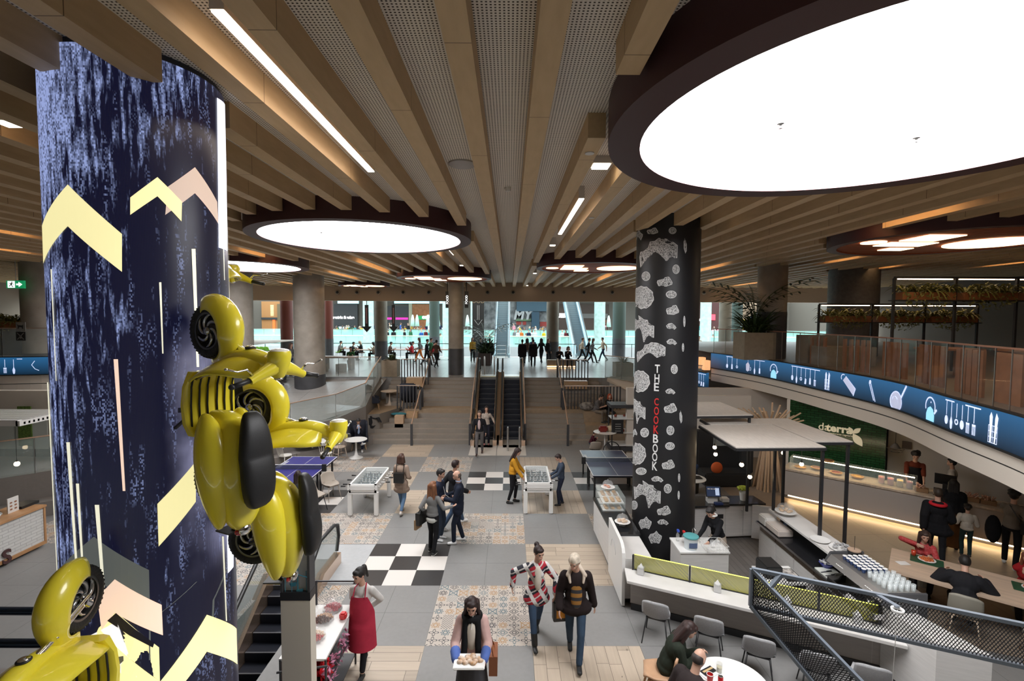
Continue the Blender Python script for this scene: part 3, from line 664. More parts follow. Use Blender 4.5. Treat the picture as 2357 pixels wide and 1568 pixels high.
# drawings: (s origin) lists of (material, polygons) in metres on the ribbon, y from 0 to .65
def kettle(x):
    return [(0,arc(x,.32,.2,-20,200,.035)+disc2(x+.02,.42,.02,.02)+seg((x+.17,.2),(x+.27,.3),.05)),(1,[[(x-.17,.02),(x-.17,.16),(x-.11,.28),(x,.33),(x+.11,.28),(x+.17,.16),(x+.17,.02)]])]
def hang(x,kind):
    P=seg((x,.56),(x,.28),.018)
    if kind==0:P +=disc2(x,.18,.06,.09)
    if kind==1:P +=[[(x-.045,.08),(x+.045,.08),(x+.035,.28),(x-.035,.28)]]
    if kind==2:P +=arc(x,.2,.045,0,360,.03)
    if kind==3:
        for k in (-.04,-.013,.013,.04):P +=rect(x+k-.007,.06,x+k+.007,.24)
        P +=rect(x-.05,.22,x+.05,.26)
    if kind==4:P +=[[(x-.05,.06),(x+.04,.06),(x+.05,.22),(x-.02,.26)]]
    if kind==5:P +=[[(x-.03,.05),(x,.02),(x+.03,.05),(x+.045,.17),(x,.3),(x-.045,.17)]]
    return [(0,P)]
def rack(x,kinds,dx=.13):
    out=[(0,rect(x-.06,.56,x+dx*len(kinds),.585))]
    for i,k in enumerate(kinds):out +=hang(x+dx*i,k)
    return out
def mitt(x):return [(2,[[(x-.1,.12),(x-.02,.08),(x+.1,.14),(x+.1,.35),(x,.46),(x-.12,.36)]]),(0,seg((x,.46),(x,.56),.01)+arc(x+.1,.2,.08,-60,60,.02))]
def grater(x):return [(2,[[(x-.22,.42),(x-.1,.55),(x+.3,.25),(x+.2,.06)]]),(0,seg((x+.3,.25),(x+.22,.04),.03)+seg((x-.1,.55),(x+.3,.25),.02)+arc(x-.2,.5,.09,60,220,.025))]
def basket(x):
    P=[]
    for k in range(5):P +=rect(x-.12+.055*k,.04,x-.11+.055*k,.34)
    for k in range(4):P +=rect(x-.12,.04+.1*k,x+.11,.05+.1*k)
    P +=[[(x-.08,.04),(x-.04,.04),(x-.02,.5),(x-.06,.58),(x-.1,.5)],[(x+.03,.04),(x+.06,.04),(x+.12,.5),(x+.07,.58),(x+.04,.48)]]
    return [(0,P)]
def opener(x):return [(0,seg((x-.08,.5),(x+.12,.05),.025)+seg((x-.02,.5),(x+.18,.03),.025)+disc2(x-.04,.52,.04,.05))]
def pan(x):return [(2,disc2(x,.18,.24,.26,24)),(0,arc(x,.18,.24,0,360,.02,24)+seg((x+.2,.3),(x+.42,.62),.06)+arc(x-.05,.2,.1,20,170,.02))]
def ribbon(name,label,C,zt_,items,zb=.65,fl=1):
    t=thing(name,label,'screen',(0,0,zt_-zb));L=[0]
    for a,c in zip(C,C[1:]):L.append(L[-1]+(c-a).length)
    def at(s,off):
        s=min(max(s,0),L[-1]-1e-4);i=max(k for k in range(len(L)-1) if L[k]<=s);f=(s-L[i])/(L[i+1]-L[i]);p=C[i].lerp(C[i+1],f);d=(C[i+1]-C[i]).normalized();nr=Vector((d.y,-d.x,0))
        if nr.dot(Vector((p.x,p.y,0)))>0:nr=-nr
        return p+nr*off
    b=B();Cl=[Vector((p.x,p.y,0)) for p in C];vs=[]
    for k in range(len(C)):q=at(L[k],.03);r=at(L[k],-.09);vs +=[(q.x,q.y,0),(q.x,q.y,zb),(r.x,r.y,zb),(r.x,r.y,0)]
    fs=[]
    for i in range(len(C)-1):
        for k in range(4):fs.append((4*i+k,4*i+4+k,4*i+4+(k+1)%4,4*i+(k+1)%4))
    b.add(vs,fs+[(0,1,2,3),tuple(4*(len(C)-1)+k for k in range(4))]);obj('screen_panel',b,mled,t)
    for z in (-.015,zb):
        b=B()
        for k in range(len(C)-1):b.bar(at(L[k],.02)*1.0-Vector((0,0,C[k].z-z)),at(L[k+1],.02)-Vector((0,0,C[k].z-z)),.1,.03)
        obj('frame',b,mseam,t)
    for mi,mt in enumerate((mledw,mledc,mledw2)):
        for m_,polys in items:
            if m_ !=mi:continue
            b=B()
            for pl in polys:
                P=[at(x,.036 if mi else .038) for x,y in pl];b.add([(p.x,p.y,min(max(pl[k][1],.01),zb-.01)) for k,p in enumerate(P)],[tuple(range(len(pl)))])
            obj('drawing',b,mt,t,fix=False)
    return t
it=rack(1.1,[0,1,2],.3)+mitt(2.35)+rack(2.75,[5,1],.3)+kettle(3.9)+rack(5.0,[0,5,2,4,1,3],.16*1.5)+basket(6.8)+grater(7.7)+opener(8.6)+pan(9.6)+kettle(11.1)+rack(11.75,[0,5,2,0,3,3],.17)+basket(13.1)
ribbon('led_ribbon','long curved blue screen band with kitchen tools under the right mezzanine',RIBC,MEZ,it)
R1=[Vector((7.2,24.0,0)),Vector((7.86,21.54,0)),Vector((8.2,19.8,0))]
ribbon('led_ribbon','short blue screen with kettle and ladles just right of the printed pillar',smooth_curve(R1,4),3.2,kettle(3.0)+rack(3.5,[0,5,2,4,4],.16))
LRB=[Vector((-24,17.4,0)),Vector((-18.6,17.58,0)),Vector((-16,18.4,0)),Vector((-13.4,20.4,0))]
ribbon('led_ribbon','blue screen band with ladle and fork at the left edge of the hall',smooth_curve(LRB,8),MEZ,rack(5.0,[3,0,3,5],.28)+[(0,seg((6.5,.2),(6.4,.35),.02)+seg((6.4,.35),(6.5,.5),.02)+seg((6.5,.2),(6.62,.14),.02))])
b=B();C=smooth_curve(LRB,8)
for z0,z1 in ((2.6,2.93),(2.96,3.3)):
    for a,c in zip(C,C[1:]):b.bar((a.x,a.y+.1,(z0+z1)/2),(c.x,c.y+.1,(z0+z1)/2),.12,z1-z0)
b.add([(p.x,p.y+.05,MEZ) for p in C]+[(-13.4,31,MEZ),(-32,31,MEZ),(-32,17.4,MEZ)],[tuple(range(len(C)+3))])
b.add([(p.x,p.y+.05,2.6) for p in C]+[(-13.4,31,2.6),(-32,31,2.6),(-32,17.4,2.6)],[tuple(range(len(C)+3))])
struct('floor_mezzanine_left',b,mslab,fix=False)
glass_rail('glass_railing','long curved glass parapet with red brown rail on the right mezzanine',[tuple(p+Vector((.08,0,0))) for p in RIBC[::3]],1.05,mat=M('mezz_glass',(.12,.1,.09),.02,alpha=.1,spec=.7),railm=M('red_brown_rail',(.3,.13,.08),.4))
glass_rail('glass_railing','glass parapet on the left mezzanine above the blue band',[tuple(Vector((p.x,p.y+.06,MEZ))) for p in C[::4]],1.05)
# ================================================================ PEOPLE
def cap_(b,p0,p1,r0,r1,n=10):
    p0,p1=Vector(p0),Vector(p1);d=p1-p0;L=d.length
    d=d/L if L>1e-6 else Vector((0,0,1))
    pts=[];rs=[]
    for a in (80,50,25):pts.append(p0-d*r0*math.sin(R(a)));rs.append(r0*math.cos(R(a)))
    pts +=[p0,p1];rs +=[r0,r1]
    for a in (25,50,80):pts.append(p1+d*r1*math.sin(R(a)));rs.append(r1*math.cos(R(a)))
    b.tube(pts,rs,n)
def voxel(b,name,size,mat,it=3,fac=.5):
    me=mesh_of(b,name,mat);o=bpy.data.objects.new(name,me);COL.objects.link(o)
    m=o.modifiers.new('r','REMESH');m.mode='VOXEL';m.voxel_size=size;m.use_smooth_shade=True
    if it:s=o.modifiers.new('s','SMOOTH');s.factor=fac;s.iterations=it
    dg=bpy.context.evaluated_depsgraph_get();me2=bpy.data.meshes.new_from_object(o.evaluated_get(dg));me2.name=name
    bpy.data.objects.remove(o);bpy.data.meshes.remove(me)
    me2.materials.clear();me2.materials.append(mat);me2.polygons.foreach_set('use_smooth',[True]*len(me2.polygons));return me2
def ik(a,c,l1,l2,hint):
    a,c,h=Vector(a),Vector(c),Vector(hint);d=c-a;D=d.length
    if D>(l1+l2)*.995:c=a+d*((l1+l2)*.995/D);d=c-a;D=d.length
    x=(l1*l1-l2*l2+D*D)/(2*D);y=math.sqrt(max(l1*l1-x*x,0));u=d/D;h=(h-u*h.dot(u)).normalized()
    return a+u*x+h*y,c
SK={'light':(.56,.33,.24),'mid':(.46,.26,.18),'tan':(.4,.22,.15),'dark':(.2,.11,.075)}
def skin(k='light'):return M('skin_'+k,SK[k],.55)
def cloth(name,c,var=.12,vs=7):return M('cloth_'+name,c,.85,var=var,vs=vs,spec=.2)
def skeleton(pelvis=(0,0,.93),lean=0,side=0,twist=0,head=(0,0),lh=None,rh=None,lf=(.1,0,.08),rf=(-.1,0,.08),le=(.25,.8,-.3),re=(-.25,.8,-.3),lk=(.15,-1,0),rk=(-.15,-1,0),female=False,curl=.5,**_):
    J={};P=Vector(pelvis);T=Matrix.Rotation(R(twist),3,'Z')@ Matrix.Rotation(R(lean),3,'X')@ Matrix.Rotation(R(side),3,'Y')
    J['T']=T;J['P']=P;up=T@ Vector((0,0,1));rt=T@ Vector((1,0,0));sw=.15 if female else .172
    J['waist']=P+up*.12;J['chest']=P+up*.33;J['nb']=P+up*.5
    J['ls']=J['nb']+rt*sw-up*.062;J['rs']=J['nb']-rt*sw-up*.062
    Hm=Matrix.Rotation(R(twist+head[1]),3,'Z')@ Matrix.Rotation(R(lean*.5+head[0]),3,'X');J['Hm']=Hm
    J['neck']=J['nb']+up*.05+Hm@ Vector((0,-.005,.045));J['hc']=J['nb']+up*.04+Hm@ Vector((0,-.025,.175))
    lh=Vector(lh) if lh else J['ls']+Vector((.045,-.04,-.52));rh=Vector(rh) if rh else J['rs']+Vector((-.045,-.04,-.52))
    J['lelb'],J['lw']=ik(J['ls'],lh,.285,.25,Matrix.Rotation(R(twist),3,'Z')@ Vector(le));J['relb'],J['rw']=ik(J['rs'],rh,.285,.25,Matrix.Rotation(R(twist),3,'Z')@ Vector(re))
    J['lhip']=P+Vector((.09,0,-.03));J['rhip']=P+Vector((-.09,0,-.03))
    J['lk'],J['la']=ik(J['lhip'],lf,.425,.408,lk);J['rk'],J['ra']=ik(J['rhip'],rf,.425,.408,rk);J['curl']=curl;return J
def hand(b,w,d,side,curl,n=6,palm=None):
    """palm, five fingers; d points from the wrist along the hand"""
    d=Vector(d).normalized();q=Vector(palm) if palm else Vector((-side,0,-.2));q=(q-d*q.dot(d))
    q=q.normalized() if q.length>.05 else d.orthogonal().normalized();s=d.cross(q)  # q: palm normal, s: across the palm
    cap_(b,w,w+d*.03,.026,.03,8)
    for k in (-.026,-.009,.009,.026):cap_(b,w+d*.025+s*k*.8,w+d*.085+s*k,.0145,.012,6)
    for k,L in ((-.03,.058),(-.01,.068),(.01,.073),(.031,.062)):
        p=w+d*.088+s*k;a=curl*1.1
        p1=p+(d*math.cos(a*.5)+q*math.sin(a*.5))*L*.45;p2=p1+(d*math.cos(a*1.2)+q*math.sin(a*1.2))*L*.33;p3=p2+(d*math.cos(a*1.7)+q*math.sin(a*1.7))*L*.28
        cap_(b,p,p1,.0095,.009,n);cap_(b,p1,p2,.009,.0085,n);cap_(b,p2,p3,.0085,.007,n)
    e=side if side else 1;ts=s*(1 if e>0 else -1)
    t0=w+d*.03+ts*.024;t1=t0+(d*.6+ts*.75+q*.35).normalized()*.036;t2=t1+(d*.85+ts*.25+q*.45).normalized()*.03
    cap_(b,t0,t1,.013,.0105,n);cap_(b,t1,t2,.0105,.0085,n)
def person(label,loc,rz=0,H=1.72,vox=.011,sk='light',hair='short',hc=(.03,.018,.012),top=(.05,.05,.06),bot=(.03,.03,.04),shoe=(.02,.02,.02),sleeve=1.,long=0.,skirt=None,topmat=None,botmat=None,
           bulky=0.,J=None,group=None,shorts=False,ankle=False,collar=None,name='person',sole=None,palml=None,palmr=None,**pose):
    J=J or skeleton(**pose);s=H/1.75;t=thing(name,label,'person',loc,rz,group);X=Matrix.Scale(s,4);fem=pose.get('female',False)
    Hm=J['Hm'];H4=Hm.to_4x4();hcn=J['hc'];T=J['T'];smk=skin(sk)
    def nb():b=B();b.X=X;return b
    # body, one continuous surface
    b=nb();b.ell(hcn,(.074,.093,.112),16,12,H4)
    for c,r in (((0,-.088,-.012),(.013,.02,.022)),((0,-.07,-.078),(.034,.026,.024)),((0,-.075,-.048),(.045,.025,.03)),((.076,.01,-.005),(.012,.02,.03)),((-.076,.01,-.005),(.012,.02,.03)),((0,-.078,.035),(.055,.02,.02)),((0,-.09,-.052),(.022,.012,.009))):
        b.ell(hcn+Hm@ Vector(c),r,10,7,H4)
    cap_(b,J['nb'],hcn-Hm@ Vector((0,-.01,.06)),.056,.052)
    wd_=.13 if fem else .15
    b.ell(J['chest']+T@ Vector((0,0,.03)),(wd_,.1,.19),14,10,T.to_4x4());b.ell(J['waist'],(.125,.09,.15),14,10,T.to_4x4());b.ell(J['P'],(.15,.105,.11),14,10)
    for a,c,r0,r1 in (('ls','lelb',.045,.036),('lelb','lw',.036,.026),('rs','relb',.045,.036),('relb','rw',.036,.026),('lhip','lk',.07,.05),('lk','la',.05,.034),('rhip','rk',.07,.05),('rk','ra',.05,.034)):cap_(b,J[a],J[c],r0,r1)
    cap_(b,J['ls'],J['rs'],.05,.05)
    hand(b,J['lw'],J['lw']-J['lelb'],1,J['curl'],palm=palml);hand(b,J['rw'],J['rw']-J['relb'],-1,J['curl'],palm=palmr)
    def foot(k,a,r,e=0,b=b,sc=1):
        kn,an=J[k+'k'],J[k+'a'];f=Vector(pose.get(k+'dir',(0,-1,0))).normalized();sh=(an-kn).normalized()
        tip=pose.get(k+'tip',0);f=Matrix.Rotation(R(tip),3,f.cross(Vector((0,0,1))))@ f;dn=Matrix.Rotation(R(tip),3,f.cross(Vector((0,0,1))) if abs(f.z)<.9 else Vector((1,0,0)))@ Vector((0,0,-1))
        h_=an+dn*.045-f*.03;t_=an+dn*.052+f*.13;cap_(b,h_,t_,r*1.02,r*.82);cap_(b,an,h_+f*.02,r,r);cap_(b,h_+Vector((f.y,-f.x,0))*.012,t_+Vector((f.y,-f.x,0))*.014,r*.8,r*.7);cap_(b,h_-Vector((f.y,-f.x,0))*.01,t_-Vector((f.y,-f.x,0))*.01,r*.8,r*.7)
    foot('l',0,.03);foot('r',0,.03)
    me=voxel(b,'body',vox*s,smk,2);me.name='body';obj('body',me,None,t)
    # top
    b=nb();i=.016+bulky
    b.ell(J['chest']+T@ Vector((0,.005,.035)),(wd_+i+.008,.1+i,.185),16,11,T.to_4x4());b.ell(J['waist'],(.132+i,.095+i,.19),16,11,T.to_4x4());b.ell(J['P']+T@ Vector((0,0,.03)),(.15+i*.8,.108+i*.8,.1),16,10)
    if fem:b.ell(J['chest']+T@ Vector((.055,-.08,.0)),.06,10,8);b.ell(J['chest']+T@ Vector((-.055,-.08,.0)),.06,10,8)
    cap_(b,J['ls'],J['rs'],.05+i*.5,.05+i*.5);cap_(b,J['ls'],J['nb']+T@ Vector((.03,0,-.03)),.05+i*.4,.05);cap_(b,J['rs'],J['nb']+T@ Vector((-.03,0,-.03)),.05+i*.4,.05);cap_(b,J['chest'],J['nb']+T@ Vector((0,.01,-.03)),.105,.07);cap_(b,J['chest']+T@ Vector((0,0,-.1)),J['waist'],.1+i,.1+i)
    for sd in ('l','r'):
        cap_(b,J[sd+'s'],J[sd+'elb'],.05+i,.042+i*.8)
        if sleeve>1e-3:e=J[sd+'elb'].lerp(J[sd+'w'],min(sleeve,1)*.97);cap_(b,J[sd+'elb'],e,.04+i*.8,.032+i*.8)
    if long:
        hipl,hipr=J['lhip'].lerp(J['lk'],long),J['rhip'].lerp(J['rk'],long)
        for f_ in (0,.5,1):
            p=J['P'].lerp((hipl+hipr)/2,f_);w_=(hipl-hipr).length/2*f_+.1+i;b.ell(p,(max(.14,w_)+i,.1+i+abs(hipl.y-hipr.y)*.4*f_,.13),16,9)
        cap_(b,J['lhip'],hipl,.09+i,.085+i);cap_(b,J['rhip'],hipr,.09+i,.085+i)
    tm=topmat or cloth('%.2f_%.2f_%.2f'%tuple(top),top);me=voxel(b,'top',vox*s,tm,6);obj('top',me,None,t)
    # trousers or skirt
    b=nb();b.ell(J['P']+Vector((0,0,-.01)),(.158,.115,.1),16,10)
    if skirt is not None:
        L=skirt;n=18;rings=[]
        for f_,rr in ((-.1,.13),(0,.17),(.35,.2),(.7,.22),(1,.24)):
            z=J['P'].z-f_*L;c=J['P'].lerp((J['la']+J['ra'])/2,max(f_,0)*.7)
            rings.append([Vector((c.x+(rr+.012*math.sin(k*5))*math.cos(2*PI*k/n),c.y+rr*.85*math.sin(2*PI*k/n),z)) for k in range(n)])
        b.loft(rings)
    if skirt is None or skirt<.6:
        for sd in ('l','r'):
            k_,a_=J[sd+'k'],J[sd+'a'];cap_(b,J[sd+'hip'],k_,.086,.064)
            if not shorts:e=k_.lerp(a_,.86 if ankle else .97);cap_(b,k_,e,.062,.046 if ankle else .052)
    bm_=botmat or cloth('%.2f_%.2f_%.2f'%tuple(bot),bot);me=voxel(b,'skirt' if skirt else 'trousers',vox*s,bm_,2);obj('skirt' if skirt else 'trousers',me,None,t)
    for sd in ('l','r'):
        b=nb();foot(sd,0,.04,b=b);me=voxel(b,'shoe',max(vox*.9,.01)*s,M('shoe_%.2f_%.2f_%.2f'%tuple(shoe),shoe,.6),1);obj('shoe',me,None,t)
    # hair
    b=nb();hm=M('hair_%.2f_%.2f_%.2f'%tuple(hc),hc,.6,var=.3,vs=25,stretch=(1,1,.2))
    def HP(x,y,z):return hcn+Hm@ Vector((x,y,z))
    if hair=='bald':b.ell(HP(0,.02,-.005),(.08,.088,.075),14,9,H4)
    elif hair=='beanie':b.ell(HP(0,.012,.035),(.088,.108,.098),14,10,H4);b.torus(HP(0,.01,.02),.086,.014)
    else:
        b.ell(HP(0,.02,.022),(.085,.1,.108),16,11,H4);b.ell(HP(0,-.045,.075),(.066,.05,.04),12,8,H4)
        if hair=='curly':
            for q in range(26):
                a=q*2.4;z=.04+.08*((q*.37)%1);b.ell(HP(.08*math.cos(a),.02+.09*math.sin(a) if math.sin(a)>-.3 else -.02,z),.035,8,6)
            b.ell(HP(0,.02,.1),(.1,.1,.06),12,8)
        if hair in ('bun',):b.ell(HP(0,.1,.1),.048,10,8)
        if hair=='ponytail':b.ell(HP(0,.12,.06),(.045,.045,.05),10,8);cap_(b,HP(0,.13,.05),HP(0,.15,-.13),.04,.02)
        if hair in ('long','bob'):
            L=.34 if hair=='long' else .14
            for x in (-.06,-.02,.02,.06):cap_(b,HP(x,.055,.02),HP(x*1.35,.085,-L),.052,.034)
            for x in (-.082,.082):cap_(b,HP(x*.85,.01,.04),HP(x*1.2,-.0,-min(L,.22)),.03,.026)
    me=voxel(b,'hair',max(.008,vox*.8)*s,hm,1);obj('hat' if hair=='beanie' else 'hair',me,None,t)
    if vox<.014:
        for sx in (-1,1):
            b=nb();b.ell(HP(sx*.03,-.087,.008),(.013,.007,.007),8,6,H4);obj('eye',b,M('eye_dark',(.03,.02,.015),.3),t,smooth=True)
        b=nb();b.ell(HP(0,-.098,-.05),(.02,.007,.006),8,6,H4);obj('lips',b,M('lips',(.38,.14,.12),.5),t,smooth=True)
        b=nb()
        for sx in (-1,1):b.ell(HP(sx*.031,-.09,.028),(.019,.008,.004),8,6,H4)
        if hair !='bald':obj('eyebrows',b,hm,t,smooth=True)
    if sole:
        for sd in ('l','r'):
            a=J[sd+'a'];b=nb();b.ell(a+Vector((0,-.045,-.072)),(.045,.13,.014),14,7);obj('sole',b,M('white_sole',(.7,.7,.68),.5),t,smooth=True)
    return t,J,s
def shoulder_bag(t,J,s,mat,side=1,pos=None,size=(.1,.3,.26),strap=True,name='strap_bag'):
    """bag of its own, hanging at a person's side"""
    pass
WALK1=dict(lf=(.08,-.32,.085),rf=(-.08,.34,.13),rtip=-28,pelvis=(0,0,.9),lean=4,lh=(.24,.16,.88),rh=(-.24,-.26,.95))
WALK2=dict(rf=(-.08,-.32,.085),lf=(.08,.34,.13),ltip=-28,pelvis=(0,0,.9),lean=4,rh=(-.24,.16,.88),lh=(.24,-.26,.95))
# ================================================================ SCREEN COLUMN WITH SCOOTERS
CC=(-3.5,4.63);CR=.70
col_t=thing('screen_column','tall round column wrapped in a video screen with yellow arrows','column',(*CC,0))
b=B();b.lathe([(CR-.03,0),(CR-.03,ZU)],n=64);obj('casing',b,M('column_casing',(.03,.03,.035),.35),col_t,smooth=True,ang=40)
a0=CYL(97,520,*CC,CR)[0];a1=CYL(526,560,*CC,CR)[0]
if a0>0:a0 -=2*PI
aL,aR=a0,a1+.35
def screenmat():
    m,nt,b,v=NT('video_screen',.35);x,y,z=SEP(nt,v)
    ang=MA(nt,'ARCTAN2',y,x);u=MA(nt,'MULTIPLY',ang,CR)
    streak=NOISE(nt,COMB(nt,MA(nt,'MULTIPLY',u,26),MA(nt,'MULTIPLY',z,3.2)),1,4)
    big=NOISE(nt,COMB(nt,MA(nt,'MULTIPLY',u,1.6),MA(nt,'MULTIPLY',z,.55),4.2),1,2)
    dot=WHITE(nt,COMB(nt,MA(nt,'FLOOR',MA(nt,'MULTIPLY',u,95)),MA(nt,'FLOOR',MA(nt,'MULTIPLY',z,62))))[0]
    hz=MA(nt,'DIVIDE',MA(nt,'SUBTRACT',z,2.6),5.0)
    lf=MA(nt,'MULTIPLY',MA(nt,'SUBTRACT',-.35,ang),.18)
    base=MA(nt,'ADD',MA(nt,'ADD',MA(nt,'MULTIPLY',streak,.9),MA(nt,'MULTIPLY',big,.75)),MA(nt,'ADD',MA(nt,'MULTIPLY',hz,.30),lf))
    f=MA(nt,'MULTIPLY',MA(nt,'MAXIMUM',MA(nt,'SUBTRACT',base,1.2),0),5.5)
    f=MA(nt,'MULTIPLY',f,MA(nt,'ADD',.15,MA(nt,'MULTIPLY',dot,1.1)))
    sp=MA(nt,'MULTIPLY',MA(nt,'MAXIMUM',MA(nt,'SUBTRACT',NOISE(nt,COMB(nt,MA(nt,'MULTIPLY',u,14),MA(nt,'MULTIPLY',z,1.6),2.2),1,3),.54),0),MA(nt,'MULTIPLY',MA(nt,'GREATER_THAN',dot,.6),2.4));f=MA(nt,'MAXIMUM',f,sp)
    cloud=NOISE(nt,COMB(nt,MA(nt,'MULTIPLY',u,2.6),MA(nt,'MULTIPLY',z,1.7),9.1),1,3)
    cz=MA(nt,'MULTIPLY',MA(nt,'SMOOTH_MAX',MA(nt,'SUBTRACT',1.35,MA(nt,'ABSOLUTE',MA(nt,'SUBTRACT',z,4.4))),0,.2),MA(nt,'MAXIMUM',MA(nt,'ADD',ang,.78),0))
    cl=MA(nt,'MULTIPLY',MA(nt,'MULTIPLY',cz,MA(nt,'MAXIMUM',MA(nt,'SUBTRACT',cloud,.36),0)),5.5)
    c=MIX(nt,MA(nt,'MINIMUM',f,1),(.006,.007,.03),(.42,.52,.95));c=MIX(nt,MA(nt,'MINIMUM',cl,1),c,(.62,.62,.95))
    pix=MA(nt,'MULTIPLY',MA(nt,'ADD',.72,MA(nt,'MULTIPLY',MA(nt,'SINE',MA(nt,'MULTIPLY',u,600)),.28)),1.0)
    nt.links.new(c,b.inputs['Emission Color']);b.inputs['Emission Strength'].default_value=1.0;nt.links.new(pix,b.inputs['Emission Strength'])
    b.inputs['Base Color'].default_value=(.01,.01,.012,1);return m
b=B();N=48
b.grid(lambda u,v:(CR*math.cos(aL+(aR-aL)*u),CR*math.sin(aL+(aR-aL)*u),.2+(ZU-.06-.2)*v),N,2);obj('screen',b,screenmat(),col_t,smooth=True,fix=False)
def em(name,c,st):return M(name,c,.5,emit=st,ecol=c)
ey,ew,ep,eg,eh=em('screen_yellow',(.9,.82,.42),.95),em('screen_cream',(.86,.84,.66),.9),em('screen_peach',(.9,.66,.52),.9),em('screen_grey',(.1,.11,.105),.8),em('screen_white',(.85,.87,1),1.35)
ek=em('screen_black',(.004,.004,.01),1)
def decal(name,polys,mt,off=.004,cyl=(CC[0],CC[1],CR),par=col_t,nsub=8,z0=0):
    """quads given by their four corners as seen in the photograph, laid on the round surface"""
    b=B()
    for q in polys:
        P=[CYL(x,y,*cyl) for x,y in q]
        if len(P)==3:P.append(P[2])
        r=cyl[2]+off
        def fn(u,v):
            a=[(P[0][k]*(1-u)+P[1][k]*u)*(1-v)+(P[3][k]*(1-u)+P[2][k]*u)*v for k in (0,1)]
            return (r*math.cos(a[0]),r*math.sin(a[0]),a[1]-z0)
        b.grid(fn,nsub,2)
    return obj(name,b,mt,par,fix=False)
decal('arrow',[[(98,520),(157,425),(157,521),(101,607)],[(157,425),(281,539),(281,626),(157,521)]],ey)
decal('arrow',[[(386,430),(448,385),(448,445),(380,495)],[(448,385),(499,465),(502,516),(448,445)]],em('screen_dusty',(.62,.48,.4),.8),.004)
decal('arrow',[[(300,455),(362,408),(362,452),(300,495)],[(362,408),(418,465),(417,510),(362,452)]],ey,.006)
for q in ([(498,225),(518,242),(522,578),(502,570)],):decal('light_bar',[q],eh,.006)
decal('light_bar',[[(521,1225),(536,1215),(536,1305),(523,1320)]],eh,.006)
for x0,y0,w,x1,y1,mt in ((118,620,3,130,877,ew),(110,880,3,134,1350,ew),(154,1018,8,177,1330,ew),(176,1113,7,191,1330,ew),(219,1162,10,237,1370,ew),(262,827,10,283,1130,ep),(366,650,5,373,814,ew),(440,573,9,452,845,ew),
                             (512,560,2,515,645,ew),(510,1235,4,519,1430,ew),(523,480,2,527,690,ew)):
    decal('light_bar',[[(x0,y0),(x0+w,y0),(x1+w*.6,y1),(x1,y1)]],mt,.005)
decal('arrow',[[(362,1160),(450,1062),(450,1155),(365,1258)]],ey,.005)
decal('arrow',[[(138,1310),(217,1235),(217,1330),(142,1400)],[(217,1235),(343,1312),(345,1400),(217,1330)],[(343,1430),(450,1340),(545,1290),(545,1330)],[(343,1520),(343,1430),(545,1330),(545,1400)]],eg,.004)
decal('arrow',[[(225,1375),(265,1333),(265,1410),(235,1450)],[(265,1333),(372,1392),(375,1462),(265,1410)]],ep,.006)
decal('arrow',[[(228,1445),(268,1408),(366,1490),(368,1568)],[(228,1445),(368,1568),(300,1600),(180,1560)]],ey,.005)
decal('arrow',[[(248,1428),(268,1410),(355,1480),(352,1490)]],ek,.008)
decal('arrow',[[(369,1568),(475,1415),(475,1500),(400,1600)],[(475,1415),(543,1448),(545,1530),(475,1500)]],ey,.006)
decal('arrow',[[(170,1480),(270,1430),(330,1600),(120,1600)]],em('screen_glare',(.8,.8,.9),1.0),.0045)  # no arrow: white glare low on the screen, painted as an emissive patch
# ---------------------------------------------------------------- scooter
my=M('yellow_lacquer',(.9,.76,.045),.3,coat=.5,spec=.5);mtyre=M('tyre_rubber',(.018,.018,.018),.8,bump=.8,bs=60);mseat=M('black_vinyl',(.012,.012,.013),.5,bump=.1,bs=200)
malu=M('cast_rim',(.5,.5,.5),.25,.9);mlens=M('lamp_lens',(.9,.88,.8),.1,trans=.0,coat=1);mred=M('red_lens',(.45,.01,.01),.2,coat=1)
def wheel(b_t,b_r,b_s,c,r=.232):
    cx,cy,cz=c
    b_t.torus(c,r-.052,.052,'Y',48,12)
    for k in range(40):
        t=2*PI*k/40
        for sy in (-1,1):b_t.bar((cx+(r-.008)*math.cos(t),cy+sy*.006,cz+(r-.008)*math.sin(t)),(cx+(r-.022)*math.cos(t+.07*sy),cy+sy*.042,cz+(r-.022)*math.sin(t+.07*sy)),.014,.012)
    b_r.lathe([(r-.095,-.04),(r-.075,-.045),(r-.07,-.04),(r-.085,0),(r-.07,.04),(r-.075,.045),(r-.095,.04)],c,40,cap=False,ax='Y')
    b_r.lathe([(.0,-.012),(r-.09,-.008),(r-.09,.008),(0,.012)],c,32,cap=False,ax='Y')
    for sy in (-1,1):
        b_s.lathe([(.035,sy*.012),(.03,sy*.05),(.012,sy*.055)],c,20,ax='Y')
        for k in range(6):
            a=2*PI*k/6;pts=[]
            for j in range(8):
                f=j/7;rr=.03+f*(r-.115);aa=a+1.15*f**1.3*1.2;pts.append((cx+rr*math.cos(aa),cy+sy*(.03-.006*f),cz+rr*math.sin(aa)))
            b_s.tube(pts,[.009+.006*math.sin(PI*j/7) for j in range(8)],6)
